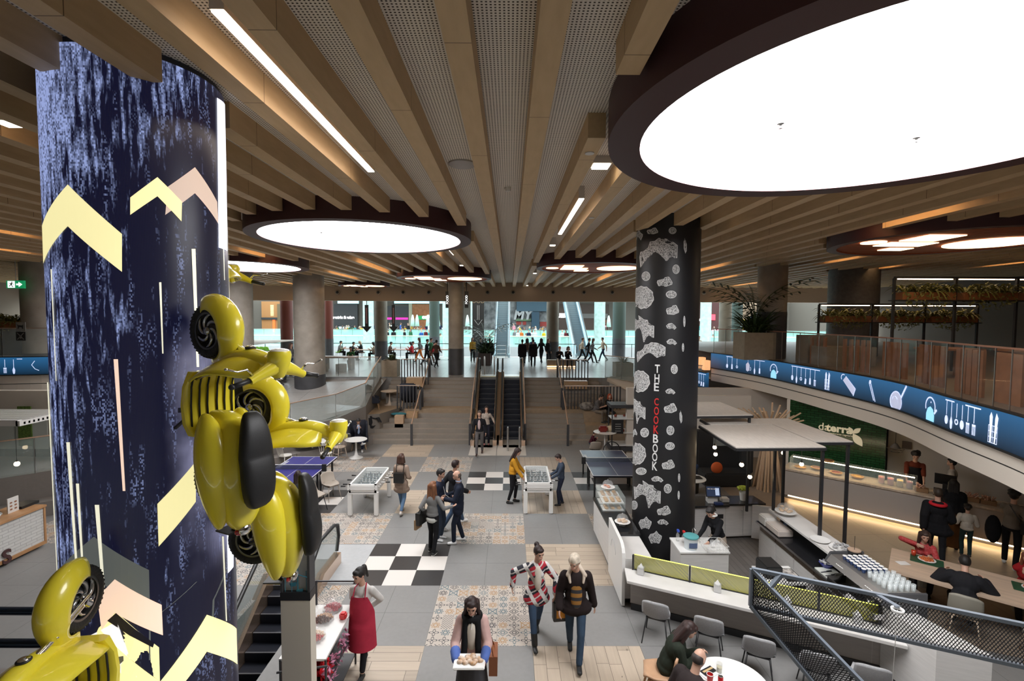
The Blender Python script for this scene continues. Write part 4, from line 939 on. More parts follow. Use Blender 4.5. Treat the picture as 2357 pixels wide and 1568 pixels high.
def scooter(label,zmid,theta,gap=.05,steer=0,lat=0):
    t=thing('scooter',label,'scooter');th=R(theta)
    up=Vector((math.cos(th),math.sin(th),0));fw=Vector((0,0,1));lf=up.cross(fw)
    o=Vector((CC[0],CC[1],zmid))+up*(CR+gap)+lf*lat
    t.matrix_basis=Matrix(((fw.x,lf.x,up.x,o.x),(fw.y,lf.y,up.y,o.y),(fw.z,lf.z,up.z,o.z),(0,0,0,1)))@ Matrix.Scale(1.07,4)
    if scooter.proto:
        for ch in scooter.proto.children:
            c=ch.copy();COL.objects.link(c);c.parent=t
            for g in ch.children:d=g.copy();COL.objects.link(d);d.parent=c
        return t
    scooter.proto=t
    for c,nm in (((.64,0,.215),'front_wheel'),((-.6,0,.215),'rear_wheel')):
        a,r_,s_=B(),B(),B();wheel(a,r_,s_,c);w=obj(nm,a,mtyre,t,smooth=True,ang=50);obj('rim',r_,M('rim_grey',(.12,.12,.12),.3,.8),w,smooth=True);obj('spokes',s_,malu,w,smooth=True)
    # front fender: long drop-shaped shell over the wheel
    b=B()
    def fen(u,v):
        a=R(-12+u*192);w=.088*math.sin(PI*min(max(u*.86+.14,0),1))**.55*(1 if u<.6 else max(.16,1-(u-.6)/.4*.86));ph=(v-.5)*PI*.94
        r=.285+.05*math.sin(PI*u)+(.10*(u-.6) if u>.6 else 0);drop=.15*(1-.3*u)
        rr=r-drop*(1-math.cos(ph));return (.64+rr*math.cos(a),w*math.sin(ph)*1.15,.215+rr*math.sin(a))
    b.grid(fen,22,14);f_=obj('front_fender',b,my,t,smooth=True,fix=False);md=f_.modifiers.new('s','SOLIDIFY');md.thickness=.006
    b=B();b.cyl((.64,-.07,.215),(.53,-.05,.5),.018);b.cyl((.64,-.07,.26),(.6,-.07,.215),.03);b.cyl((.67,-.085,.24),(.58,-.06,.46),.013);b.cyl((.64,-.1,.215),(.64,.0,.215),.014);b.cyl((.53,-.03,.45),(.43,0,.78),.022);obj('fork',b,chrome,t,smooth=True,ang=40)
    # leg shield
    def shield(u,v,off=0.0):
        z=.2+.66*u;w=(.17+.075*math.sin(PI*min(u*1.05,1))**.8)*(1 if u<.8 else 1-.45*((u-.8)/.2)**2);y=(v-.5)*2*w;x=.3+.13*u+.06*math.sin(PI*u)-.38*abs(v-.5)**2.2*2*(.45+.4*u)
        return (x+off,y,z)
    b=B();b.grid(lambda u,v:shield(u,v),16,16);f_=obj('leg_shield',b,my,t,smooth=True,fix=False);md=f_.modifiers.new('s','SOLIDIFY');md.thickness=.02
    b=B()
    for v in (.06,.94):b.tube([shield(u/12,v,-.025) for u in range(2,12)],.006,6)
    obj('shield_trim',b,chrome,t,smooth=True)
    # nose cover with badge
    b=B();rings=[]
    for z,x,w,d in ((.3,.40,.035,.02),(.42,.43,.05,.04),(.55,.455,.062,.05),(.68,.455,.075,.06),(.78,.44,.085,.07),(.88,.41,.07,.07),(.93,.39,.05,.05)):rings.append([Vector((x+d*math.cos(2*PI*k/14),w*math.sin(2*PI*k/14),z)) for k in range(14)])
    b.loft(rings);obj('nose_cover',b,my,t,smooth=True,sub=1)
    b=B();b.ell((.515,0,.68),(.016,.042,.042),16,8);bd=obj('horn_badge',b,black,t,smooth=True);b=B();b.ell((.522,0,.68),(.014,.034,.034),16,8);obj('badge_face',b,chrome,bd,smooth=True)
    # headset, handlebars, levers
    b=B();rings=[]
    for x,ry,rz,z in ((.5,.078,.075,1.0),(.47,.085,.082,1.0),(.42,.08,.078,.995),(.36,.065,.065,.99),(.31,.045,.045,.985),(.28,.02,.02,.98)):rings.append([Vector((x,ry*math.cos(2*PI*k/18),z+rz*math.sin(2*PI*k/18))) for k in range(18)])
    b.loft(rings)
    for s in (-1,1):b.tube([(.38,s*.04,.985),(.35,s*.12,.985),(.32,s*.19,.98),(.3,s*.235,.98)],[.06,.045,.034,.03],12)
    b.tube([(.4,0,.82),(.39,0,.95)],[.05,.055],14);hs=obj('headset',b,my,t,smooth=True,ang=55)
    b=B();b.ell((.5,0,1.0),(.022,.072,.069),20,8);obj('headlamp',b,mlens,hs,smooth=True)
    b=B();b.lathe([(.02,.282),(.032,.285),(.034,.3)],(0,0,.985),16,ax='X');obj('round_badge',b,chrome,hs,smooth=True)
    for s in (-1,1):
        b=B();b.tube([(.305,s*.23,.98),(.29,s*.3,.98),(.275,s*.365,.98)],[.021,.019,.02],10);b.ell((.274,s*.37,.98),.022,10,6);obj('grip',b,blackp,t,smooth=True)
        b=B();b.tube([(.34,s*.22,.985),(.385,s*.26,.985),(.375,s*.33,.985),(.4,s*.41,.985)],[.012,.009,.007,.006],8);b.ell((.4,s*.412,.985),.012,8,6);obj('lever',b,chrome,t,smooth=True)
    # floorboard with rubber strips running up the shield
    b=B();rings=[]
    for x,w,z0,z1 in ((.32,.17,.15,.24),(.2,.205,.13,.2),(.05,.215,.12,.19),(-.1,.205,.12,.2),(-.2,.17,.13,.24)):
        rings.append([Vector((x,y,z)) for y,z in ((-w,z0+.02),(-w,z1-.015),(-w+.02,z1),(w-.02,z1),(w,z1-.015),(w,z0+.02),(w-.05,z0),(-w+.05,z0))])
    b.loft(rings);obj('floorboard',b,my,t,smooth=True,ang=50)
    for y in (-.17,-.105,-.04,.04,.105,.17):
        b=B();e=.5 if abs(y)>.1 else .12;pts=[(-.12,y,.205),(.05,y,.2),(.2,y,.212),(.265,y,.235)]
        if abs(y)>.1:pts +=[(shield(u,.5+y/(.34+.1*u)*.8)[0]-.03,y,.2+.66*u) for u in (.15,.3,.45,.6,.75)]
        b.tube(pts,.008,6);obj('rubber_strip',b,blackp,t,smooth=True)
    # rear body and cowls
    b=B();rings=[]
    for x,w,z0,z1 in ((.0,.05,.2,.42),(-.06,.1,.2,.55),(-.16,.135,.2,.62),(-.3,.17,.28,.66),(-.46,.185,.36,.68),(-.62,.18,.4,.67),(-.76,.155,.42,.65),(-.9,.11,.45,.6),(-.96,.04,.49,.56)):
        m_=(z0+z1)/2;h=(z1-z0)/2;rings.append([Vector((x,w*math.copysign(abs(math.cos(a))**.75,math.cos(a)),m_+h*math.copysign(abs(math.sin(a))**.75,math.sin(a)))) for a in [2*PI*k/20 for k in range(20)]])
    b.loft(rings);obj('rear_body',b,my,t,smooth=True,sub=1)
    for s in (-1,1):
        b=B();rings=[]
        for x,w,z0,z1 in ((.0,.02,.3,.36),(-.07,.055,.27,.46),(-.2,.095,.25,.54),(-.36,.115,.26,.58),(-.52,.112,.29,.59),(-.7,.09,.34,.575),(-.84,.05,.4,.54),(-.92,.015,.44,.49)):
            m_=(z0+z1)/2;h=(z1-z0)/2;rings.append([Vector((x,s*(.145+1.15*w*math.cos(a)),m_+h*math.sin(a))) for a in [2*PI*k/16 for k in range(16)]])
        b.loft(rings);obj('side_cowl',b,my,t,smooth=True,sub=1)
    b=B();rings=[]
    for x,w,z0,z1 in ((.02,.05,.64,.68),(-.03,.085,.64,.73),(-.14,.115,.65,.77),(-.3,.135,.66,.78),(-.34,.137,.66,.775),(-.36,.132,.66,.79),(-.5,.135,.67,.815),(-.64,.125,.68,.81),(-.72,.09,.68,.79),(-.75,.04,.69,.74)):
        m_=(z0+z1)/2;h=(z1-z0)/2;rings.append([Vector((x,w*math.copysign(abs(math.cos(a))**.6,math.cos(a)),m_+h*math.copysign(abs(math.sin(a))**.6,math.sin(a)))) for a in [2*PI*k/20 for k in range(20)]])
    b.loft(rings);obj('seat',b,mseat,t,smooth=True,sub=1)
    b=B();b.ell((-.95,0,.57),(.045,.055,.03),14,8);obj('tail_light',b,chrome,t,smooth=True);b=B();b.ell((-.965,0,.53),(.04,.065,.022),14,8);obj('red_reflector',b,mred,t,smooth=True)
    b=B();b.box((-.98,0,.4),(.012,.16,.16));b.bar((-.93,0,.5),(-.98,0,.42),.04,.01);obj('mudguard_plate',b,darkgrey,t)
    b=B();b.cyl((-.6,.08,.215),(-.5,.1,.45),.018);b.cyl((-.6,-.09,.215),(-.2,-.09,.24),.03);b.ell((-.42,0,.25),(.16,.07,.07));obj('swing_arm',b,blackp,t,smooth=True,ang=50)
    b=B();b.bar((-.02,.12,.14),(-.16,.16,-.04),.02);obj('side_stand',b,darkgrey,t)
    for s in (-1,1):b=B();b.bar((.0,s*.1,.13),(-.02,s*.1,-gap-.02),.04);obj('mounting_bracket',b,darkgrey,t)
    return t
scooter.proto=None
scooter('yellow scooter on the column with its ribbed floorboard and handlebar facing us',4.68,-25)
scooter('yellow scooter mounted nose up on the right edge of the column, black seat facing right',3.93,2)
scooter('yellow scooter at the bottom left corner with its front wheel on the column screen',2.6,-82)
scooter('yellow scooter hidden behind the column, only its handlebar showing',5.63,96)
# ================================================================ GAME TABLES
mcha=M('chalk_white',(.75,.74,.72),.4)
def foosball(lab,x0,x1,y0,y1,hts=.9):
    t=thing('foosball_table',lab,'table football',((x0+x1)/2,(y0+y1)/2,0));w,d=(x1-x0)/2,(y1-y0)/2
    b=B()
    for s in (-1,1):b.b2((s*w-.02*s,-d,.66),(s*w-.07*s,d,hts));b.b2((-w+.02,s*d,.66),(w-.02,s*d-.05*s,hts))
    b.b2((-w-.02,-d-.02,hts-.16),(w+.02,-d+.0,hts-.03));b.b2((-w+.03,-d,.62),(w-.03,d,.68));obj('cabinet',b,mcha,t,bevel=.004)
    for sx in (-1,1):
        for sy in (-1,1):
            b=B();b.b2((sx*(w-.03)-.055,sy*(d-.06)-.055,.03),(sx*(w-.03)+.055,sy*(d-.06)+.055,.66));l=obj('leg',b,mcha,t,bevel=.003)
            b=B();b.lathe([(.045,0),(.045,.03)],(sx*(w-.03),sy*(d-.06),0),16);obj('foot',b,steel,l)
    b=B();b.b2((-w+.07,-d+.05,.70),(w-.07,d-.05,.72));obj('pitch',b,M('slate_pitch',(.03,.04,.048),.5),t)
    b=B();
    for y in (0,):b.b2((-w+.08,y-.006,.7205),(w-.08,y+.006,.7215))
    for s in (-1,1):b.b2((-.17,s*(d-.35)-.005,.7205),(.17,s*(d-.35)+.005,.7215));b.b2((-.175,min(s*(d-.35),s*(d-.06)),.7205),(-.165,max(s*(d-.35),s*(d-.06)),.7215));b.b2((.165,min(s*(d-.35),s*(d-.06)),.7205),(.175,max(s*(d-.35),s*(d-.06)),.7215))
    obj('pitch_lines',b,mcha,t)
    b=B();b.b2((-w+.07,-d+.05,hts-.012),(w-.07,d-.05,hts-.006));obj('glass_top',b,M('table_glass',(.7,.8,.8),.1,alpha=.07,spec=.3),t)
    k=0
    for y,np_,s in ((-.62,1,1),(-.46,2,1),(-.28,3,-1),(-.1,5,1),(.1,5,-1),(.28,3,1),(.46,2,-1),(.62,1,-1)):
        y *=d/.75;b=B();b.cyl((-w-.12 if s>0 else -w-.04,y,.8),(w+.04 if s>0 else w+.12,y,.8),.008);r=obj('rod',b,chrome,t,smooth=True,ang=50)
        b=B();b.cyl((-s*(w+.12),y,.8),(-s*(w+.24),y,.8),.018,.022);obj('handle',b,blackp,r,smooth=True,ang=50)
        b=B();mt=M('player_white',(.6,.6,.6),.5) if k%2 else M('player_dark',(.1,.12,.14),.5)
        for i in range(np_):x=(i-(np_-1)/2)*.5/max(np_,2);b.b2((x-.013,y-.012,.735),(x+.013,y+.012,.825));b.ell((x,y,.84),.014,8,6)
        obj('players',b,mt,r);k +=1
    b=B()
    for sx in (-1,1):
        for z in (hts-.13,hts-.05):b.ell((sx*(w-.05),-d-.022,z),.011,8,6)
    obj('bolts',b,black,t);return t
foosball('white foosball table near the blue ping-pong table, nobody playing',-4.4,-3.62,12.93,14.45)
foosball('white foosball table between the mustard sweater woman and the boy',.43,1.2,13.1,14.62)
def pingpong(lab,x0,x1,y0,y1,c,net_along_x=True,txt='CORNILLEAU'):
    t=thing('ping_pong_table',lab,'ping-pong table',((x0+x1)/2,(y0+y1)/2,0));w,d=(x1-x0)/2,(y1-y0)/2
    b=B();b.b2((-w,-d,.74),(w,d,.762));top=obj('tabletop',b,M('pp_%.2f'%c[2],c,.3),t)
    b=B();z=.7625
    for s in (-1,1):b.b2((s*w-.022*s,-d,z),(s*w,d,z+.001));b.b2((-w,s*d-.022*s,z),(w,s*d,z+.001))
    b.b2((-.004,-d,z),(.004,d,z+.001));obj('white_lines',b,mcha,top)
    b=B();b.b2((-w-.12,-.008,.765),(w+.12,.008,.9));obj('net',b,M('net',(.05,.06,.1),.8,alpha=.55),t)
    b=B();b.b2((-w-.12,-.01,.895),(w+.12,.01,.912));obj('net_band',b,mcha,t)
    for s in (-1,1):b=B();b.b2((s*w,-.03,.70),(s*(w+.13),.03,.92));obj('net_post',b,blackp,t)
    b=B()
    for s in (-1,1):b.b2((s*w-.03*s,-d+.02,.69),(s*w-.06*s,d-.02,.738));b.b2((-w+.03,s*d-.03*s,.69),(w-.03,s*d-.06*s,.738))
    obj('frame',b,blackp,t)
    for sx in (-1,1):
        for y in (-d+.25,-.12,.12,d-.25):b=B();b.b2((sx*(w-.1)-.025,y-.025,0),(sx*(w-.1)+.025,y+.025,.7));obj('leg',b,blackp,t)
    if txt:text('printed_name',txt,.12,mcha,top,face_T((-w+.09,d*.35,z+.001),(0,-1,0) if net_along_x else (0,-1,0),(1,0,0)),.0004,.003)
    return t
pingpong('blue ping-pong table partly behind the yellow scooters',-7.3,-5.78,13.3,16.0,(.035,.03,.2))
pingpong('slate ping-pong table behind the printed black pillar',2.5,4.02,14.1,16.85,(.06,.07,.12))
# ================================================================ TABLES AND CHAIRS ON THE HALL FLOOR
def tulip(lab,x,y,r=.4,h=.72,mt=None,z=0,group=None,name='round_table'):
    t=thing(name,lab,'table',(x,y,z),0,group);b=B();b.lathe([(r-.03,h-.03),(r,h-.012),(r,h),(.001,h)],n=48);obj('tabletop',b,mt or white,t,smooth=True,ang=30)
    b=B();b.lathe([(r*.62,0),(r*.6,.012),(r*.35,.035),(.07,.1),(.035,.25),(.03,.5),(.05,h-.06),(.12,h-.03)],n=32);obj('pedestal',b,mt or white,t,smooth=True,ang=60);return t
tulip('round white tulip table before the seated man with the phone',-5.95,18.45,.42)
tulip('large round white table behind the white spindle chairs',-7.6,18.35,.7)
def spindle_chair(lab,x,y,rz,mt):
    t=thing('spindle_chair',lab,'chair',(x,y,0),rz);b=B();b.lathe([(.19,.43),(.215,.445),(.21,.465),(.001,.46)],n=28);obj('seat',b,mt,t,smooth=True,ang=50)
    for sx in (-1,1):
        for sy in (-1,1):b=B();b.cyl((sx*.14,sy*.13,.44),(sx*.2,sy*.2,0),.017,.012,10);obj('leg',b,mt,t,smooth=True)
    b=B()
    for sx in (-1,1):b.cyl((sx*.175,-.17,.2),(sx*.175,.17,.2),.009)
    b.cyl((-.17,0,.2),(.17,0,.2),.009);obj('stretcher',b,mt,t)
    for k in range(6):x_=(k-2.5)*.062;b=B();b.cyl((x_,.17,.45),(x_*1.25,.25,.8),.009,.008,8);obj('spindle',b,mt,t)
    b=B();b.tube([(-.23,.22,.8),(-.12,.26,.82),(0,.27,.825),(.12,.26,.82),(.23,.22,.8)],[.018,.028,.03,.028,.018],10);obj('top_rail',b,mt,t,smooth=True);return t
mgw=M('cream_chair',(.62,.6,.56),.5)
spindle_chair('cream spindle-back chair facing the large round table',-6.75,16.9+.6,PI+.15,mgw)
spindle_chair('pale wood spindle chair half hidden behind the cream one',-6.55,18.35,-2.2,M('pale_wood_chair',(.5,.4,.32),.5))
spindle_chair('white spindle chair behind the blue ping-pong table',-8.1,17.2,2.6,mgw)
def shell_chair(lab,x,y,rz,mt,leg,group=None,z=0,legw=.016,h=.78):
    """upholstered or plastic bucket seat on four slanted legs"""
    t=thing('shell_chair',lab,'chair',(x,y,z),rz,group);b=B()
    def sh(u,v):
        a=(v-.5)*2;
        if u<.5:f=u/.5;yy=-.22+.4*f;zz=.455-.02*math.sin(PI*f);w=.21+.02*f;zz +=.055*abs(a)**2.5*(f**.5)
        else:f=(u-.5)/.5;yy=.18+.1*f+.02*math.sin(PI*f);zz=.455+(h-.455)*f-.05*(abs(a)**3)*f;w=.23-.015*f**2;yy -=.085*abs(a)**2*(1-.25*f)
        if u<.5:w *=min(1,.72+u*1.4)
        return (a*w,yy,zz)
    b.grid(sh,18,12);s_=obj('shell',b,mt,t,smooth=True,fix=False);md=s_.modifiers.new('s','SOLIDIFY');md.thickness=.03;md.offset=-1
    for sx in (-1,1):
        for sy,y0 in ((-1,-.14),(1,.13)):b=B();b.cyl((sx*.15,y0,.43),(sx*.21,y0+sy*.09,0),legw*.8,legw*.55,10);obj('leg',b,leg,t,smooth=True)
    b=B();b.b2((-.16,-.15,.41),(.16,.14,.432));obj('seat_frame',b,leg,t);return t
mfelt=M('light_grey_felt',(.34,.34,.35),.9,var=.08,vs=60,bump=.2,bs=220);mtaup=M('taupe_shell',(.36,.31,.26),.6)
shell_chair('taupe shell chair beside the near corner of the blue ping-pong table',-5.35,14.2,.9,mtaup,mtaup)
shell_chair('dark shell chair half hidden behind the black scooter seat',-5.45,13.3,1.2,mtaup,blackp)
shell_chair('beige shell chair beyond the slate ping-pong table',3.3,18.2,PI,mtaup,blackp)
def wing_chair(lab,x,y,z,rz):
    t=thing('wing_chair',lab,'armchair',(x,y,z),rz);mt=M('navy_felt',(.018,.02,.032),.9,bump=.2,bs=150);b=B();b.box((0,-.02,.36),(.62,.58,.14));obj('seat',b,mt,t,bevel=.04,smooth=True)
    b=B();b.box((0,.28,.74),(.7,.1,.8));obj('backrest',b,mt,t,bevel=.04,smooth=True)
    for s in (-1,1):b=B();b.prism([(s*.31,.3,.3),(s*.31,-.26,.3),(s*.31,-.24,.52),(s*.31,.02,.62),(s*.31,.08,1.0),(s*.31,.28,1.12)],(s*.07,0,0));obj('wing',b,mt,t,bevel=.02)
    for sx in (-1,1):
        for sy in (-1,1):b=B();b.cyl((sx*.24,sy*.2,.3),(sx*.29,sy*.26,0),.022,.014,10);obj('leg',b,M('beech',(.55,.36,.2),.5),t)
    return t
ZP=CUP/2
wing_chair('navy wing chair on the platform beside the left stairs, facing right',-6.35,22.3,ZP,-1.35+PI)
wing_chair('navy wing chair behind the slatted screen on the left stairs',-4.85,23.0,ZP,PI)
wing_chair('navy wing chair holding the man with the phone, below the platform',-6.25,19.7,0,.35)
tulip('small pale round table between the two navy wing chairs',-5.85,23.3,.42,.68,M('pale_top',(.62,.5,.4),.4),ZP)
def block(name,lab,cat,x0,y0,z0,x1,y1,z1,mt,bev=.01):b=B();b.b2((x0,y0,0),(x1,y1,z1-z0));b.v=[v-Vector((x0,y0,0)) for v in b.v];o=obj(name,b,mt,loc=(x0,y0,z0),bevel=bev);return tag(o,lab,cat)
block('wooden_bench','orange wooden block seat behind the navy chair near the stair top','bench',-5.1,23.6,CUP-.34,-4.3,24.1,CUP+.12,oak)
block('wooden_box','pale wooden box standing on the lower left stairs','box',-5.15,21.33,.5,-4.75,21.6,1.04,M('pale_box',(.5,.34,.22),.5))
block('wooden_box','brown wooden box on the lower left stairs beside the teal cushion','box',-4.72,21.75,.84,-4.2,22.05,1.12,oak)
b=B();b.ell((0,0,.06),(.36,.17,.07),18,10);o=obj('cushion',b,M('teal_cloth',(.02,.13,.16),.8),loc=(-5.05,21.75,.98),smooth=True);tag(o,'teal cushion lying on the wooden box on the left stairs','cushion')
block('wooden_bench','orange wooden block behind the slatted screen at the right stair top','bench',2.75,23.7,CUP-.45,3.9,24.2,CUP-.05,oak)
# ================================================================ PLANTS
def leafmat(n,c):return M('leaf_'+n,c,.5,var=.35,vs=9)
def blades(b,c,n,L,w,up=.6,seed=1,droop=.5,zr=.0):
    rd=random.Random(seed);c=Vector(c)
    for i in range(n):
        a=rd.random()*2*PI;l=L*(.6+.5*rd.random());e=up*(.5+rd.random()*.9);d=Vector((math.cos(a),math.sin(a),0));s=Vector((-d.y,d.x,0));vs=[];N=5;z0=rd.random()*zr
        for k in range(N+1):
            f=k/N;p=c+Vector((0,0,z0))+d*(l*f*(1-.15*f))+Vector((0,0,l*(e*f-droop*f*f*(1+.4*e))));ww=w*math.sin(PI*(.12+.86*f));vs +=[p-s*ww+Vector((0,0,ww*.5)),p,p+s*ww+Vector((0,0,ww*.5))]
        fs=[]
        for k in range(N):o=3*k;fs +=[(o,o+1,o+4,o+3),(o+1,o+2,o+5,o+4)]
        b.add(vs,fs)
def leafball(b,c,r,n,sz,seed=1):
    rd=random.Random(seed);c=Vector(c)
    for i in range(n):
        d=Vector((rd.gauss(0,1),rd.gauss(0,1),rd.gauss(0,.8))).normalized();p=c+Vector((d.x*r[0],d.y*r[1],d.z*r[2]))*(.5+.5*rd.random()**.5);u=Vector((rd.gauss(0,1),rd.gauss(0,1),rd.gauss(0,1))).normalized();v=d.cross(u);v=v.normalized() if v.length>.1 else Vector((1,0,0));s=sz*(.6+.7*rd.random())
        b.add([p-v*s*.5,p+u*s,p+v*s*.5,p-u*s],[(0,1,2,3)])
def planter(name,lab,x,y,z,w,d,h,mt,kind,seed=1,rz=0):
    t=thing(name,lab,'planter',(x,y,z),rz);b=B()
    th=.03;b.b2((-w/2,-d/2,0),(w/2,-d/2+th,h));b.b2((-w/2,d/2-th,0),(w/2,d/2,h));b.b2((-w/2,-d/2+th,0),(-w/2+th,d/2-th,h));b.b2((w/2-th,-d/2+th,0),(w/2,d/2-th,h));b.b2((-w/2+th,-d/2+th,h-.12),(w/2-th,d/2-th,h-.07));obj('box',b,mt,t)
    b=B()
    if kind=='agave':blades(b,(0,0,h-.05),60,.45,.03,1.2,seed,.5)
    if kind=='palm':
        for k in range(9):
            a=k*2.4;blades(b,(.2*math.cos(a),.2*math.sin(a),h-.05),16,1.0,.045,1.3,seed+k,.5)
        rd=random.Random(seed)
        for k in range(20):
            a=rd.random()*2*PI;L=1.5+rd.random()*1.0;d_=Vector((math.cos(a),math.sin(a),0));P=[Vector((0,0,h))+d_*(L*f*.8*f)+Vector((0,0,L*(1.35*f-.55*f*f))) for f in [j/10 for j in range(11)]]
            b.tube(P,.008,5)
            for j in range(3,11):
                for s in (-1,1):
                    e=(d_.cross(Vector((0,0,1)))*s*.8+d_*.5+Vector((0,0,-.25+.1*rd.random()))).normalized();q=P[j];l=.42;sd=Vector((0,0,1)).cross(e).normalized()*.03
                    b.add([q-sd,q+e*l*.5-sd*1.3,q+e*l,q+e*l*.5+sd*1.3,q+sd],[(0,1,2,3,4)])
    if kind=='bush':leafball(b,(0,0,h+.18),(w*.52,d*.6,.28),260,.05,seed)
    if kind=='fern':
        n=max(2,int(w/.38))
        for k in range(n):blades(b,(-w/2+w*(k+.5)/n,0,h-.03),30,.6,.032,1.15,seed+k,.75)
        leafball(b,(0,-d*.3,h*.5),(w*.52,.26,.42),int(w*230),.05,seed)
    obj('foliage',b,leafmat('%s%d'%(kind,seed%2),{'agave':(.06,.09,.035),'palm':(.03,.055,.015),'bush':(.09,.1,.03),'fern':(.2,.19,.05)}[kind]),t,fix=False);return t
mplb=M('timber_planter',(.25,.2,.14),.6,var=.1);mplo=M('orange_planter',(.32,.12,.045),.6)
planter('planter','square concrete planter with spiky leaves at the top of the left stairs',-6.25,25.25,CUP,.8,.8,.85,mplb,'agave')
planter('planter','timber planter with grey bush behind the right glass parapet',6.0,25.3,CUP,.9,.9,.75,mplb,'agave',3)
planter('planter','tall dark planter with palm beside the couple in dark red trousers',-1.6,31.0,CUP,.8,.8,.8,M('dark_planter',(.05,.03,.025),.5),'palm',5)
planter('planter','timber planter with a tall palm at the corner of the right mezzanine',9.15,17.0+.9,MEZ,1.15,.9,1.0,mplb,'palm',11)
# ================================================================ PRINTED PILLAR
PC=(3.6,11.0,.70)
pil=thing('printed_pillar','black round pillar printed with white pastry drawings and the words THE COOKBOOK','column',(PC[0],PC[1],0))
mpk=M('pillar_black',(.012,.012,.014),.45);b=B();b.lathe([(PC[2],0),(PC[2],ZU)],n=72);obj('cladding',b,mpk,pil,smooth=True,ang=40)
def sketch():
    m,nt,b,v=NT('white_sketch',.6);x,y,z=SEP(nt,v);u=MA(nt,'MULTIPLY',MA(nt,'ARCTAN2',MA(nt,'SUBTRACT',y,0),x),3.0)
    q=COMB(nt,u,z,0);n=NOISE(nt,q,9,3);n2=NOISE(nt,q,24,2)
    l1=MA(nt,'LESS_THAN',MA(nt,'ABSOLUTE',MA(nt,'SUBTRACT',MA(nt,'FRACT',MA(nt,'MULTIPLY',n,7)),.5)),.17);l2=MA(nt,'GREATER_THAN',n2,.6)
    nt.links.new(MIX(nt,MA(nt,'MAXIMUM',l1,MA(nt,'MULTIPLY',l2,.9)),(.68,.68,.68),(.02,.02,.022)),b.inputs['Base Color']);return m
msk=sketch();mskw=M('sketch_outline',(.66,.66,.66),.6)
def on_pillar(b,pts,off):
    P=[CYL(x,y,*PC) for x,y in pts];c=(sum(p[0] for p in P)/len(P),sum(p[1] for p in P)/len(P));r=PC[2]+off;n=len(P);vs=[]
    for f in (0,.34,.67,1):
        for p in P:a=c[0]+(p[0]-c[0])*f;z=c[1]+(p[1]-c[1])*f;vs.append((r*math.cos(a),r*math.sin(a),z))
    b.add(vs,[(k*n+i,k*n+(i+1)%n,(k+1)*n+(i+1)%n,(k+1)*n+i) for k in range(3) for i in range(n)])
def blob(x,y,w,h,kind):
    if kind=='slice':P=[(-1,.3),(-.95,-.05),(-.55,-.35),(-.45,-.75),(-.2,-.8),(0,-1),(.4,-.95),(.8,-.7),(1,-.5),(.97,.35),(.4,.55),(-.95,1)]
    elif kind=='cube':P=[(-1,-.55),(-.6,-.75),(-.3,-.65),(-.35,-1),(-.1,-.85),(.1,-.7),(.45,-.65),(.5,-.45),(1,-.2),(.98,.65),(.1,1),(-.95,.35)]
    elif kind=='tart':P=[(math.cos(a)*(1+.05*math.sin(a*9)),math.sin(a)*(1+.05*math.cos(a*11))) for a in [2*PI*k/26 for k in range(26)]]
    elif kind=='bar':P=[(-1,.1),(-.9,-.3),(-.1,-.6),(0,-.85),(.5,-1),(.65,-.8),(1,.1),(.95,.5),(.2,.9),(-.8,.8)]
    elif kind=='cup':P=[(-1,0),(-.7,-.5),(-.2,-.6),(.2,-1),(.5,-.55),(1,-.2),(.95,.2),(.6,.95),(-.6,.95)]
    elif kind=='drop':P=[(0,-1),(.5,-.3),(.9,.2),(.6,.9),(-.3,1),(-.9,.5),(-.6,-.3)]
    elif kind=='cross':P=[(-1,-.1),(-.5,-.7),(.1,-.8),(.7,-.2),(1,.4),(.6,.9),(.2,.5),(-.3,.7),(-.8,.5)]
    else:P=[(math.cos(a),math.sin(a)) for a in [2*PI*k/18 for k in range(18)]]
    return [(x+px_*w/2,y+py_*h/2) for px_,py_ in P]
DR=[(1516,582,88,68,'slice'),(1502,532,26,16,'bar'),(1548,531,18,16,'egg'),(1469,542,22,24,'cup'),(1451,567,8,18,'egg'),(1456,599,12,14,'cross'),(1453,632,10,50,'cube'),(1556,620,17,22,'egg'),(1487,636,20,22,'egg'),(1530,649,36,24,'bar'),
      (1479,685,52,52,'tart'),(1545,678,25,18,'egg'),(1548,714,30,24,'bar'),(1479,757,54,62,'cube'),(1545,751,24,18,'cross'),(1546,787,24,17,'cross'),(1499,811,66,46,'slice'),(1452,813,14,28,'drop'),(1552,850,16,22,'egg'),(1472,878,48,50,'tart'),(1444,852,5,18,'egg'),(1543,901,23,16,'cross'),(1464,945,44,62,'cube'),(1543,940,30,24,'bar'),
      (1456,997,22,20,'bar'),(1484,996,20,22,'egg'),(1543,991,18,22,'egg'),(1465,1045,44,50,'tart'),(1542,1027,22,18,'egg'),(1538,1070,30,24,'bar'),(1449,1090,11,22,'egg'),(1476,1085,25,17,'egg'),(1513,1103,28,17,'cross'),(1490,1138,62,64,'cube'),(1537,1125,18,22,'egg'),
      (1446,1135,9,20,'egg'),(1460,1163,16,21,'egg'),(1448,1192,18,22,'bar'),(1528,1176,32,24,'bar'),(1485,1204,30,30,'cup'),(1526,1202,26,16,'cross'),(1461,1226,22,18,'egg'),(1508,1237,31,30,'cup'),(1577,566,7,36,'cube'),(1567,960,6,30,'cube'),(1563,1100,5,20,'egg'),(1562,1140,5,20,'egg'),(1575,740,5,26,'egg'),(1572,800,5,20,'egg')]
b1=B();b2=B()
for x,y,w,h,k in DR:
    b=B();b2_=B();on_pillar(b,blob(x,y,w-3,h-3,k),.0045);obj('pastry_drawing',b,msk,pil,fix=False);on_pillar(b2_,blob(x,y,w,h,k),.003);obj('drawing_outline',b2_,mskw,pil,fix=False)
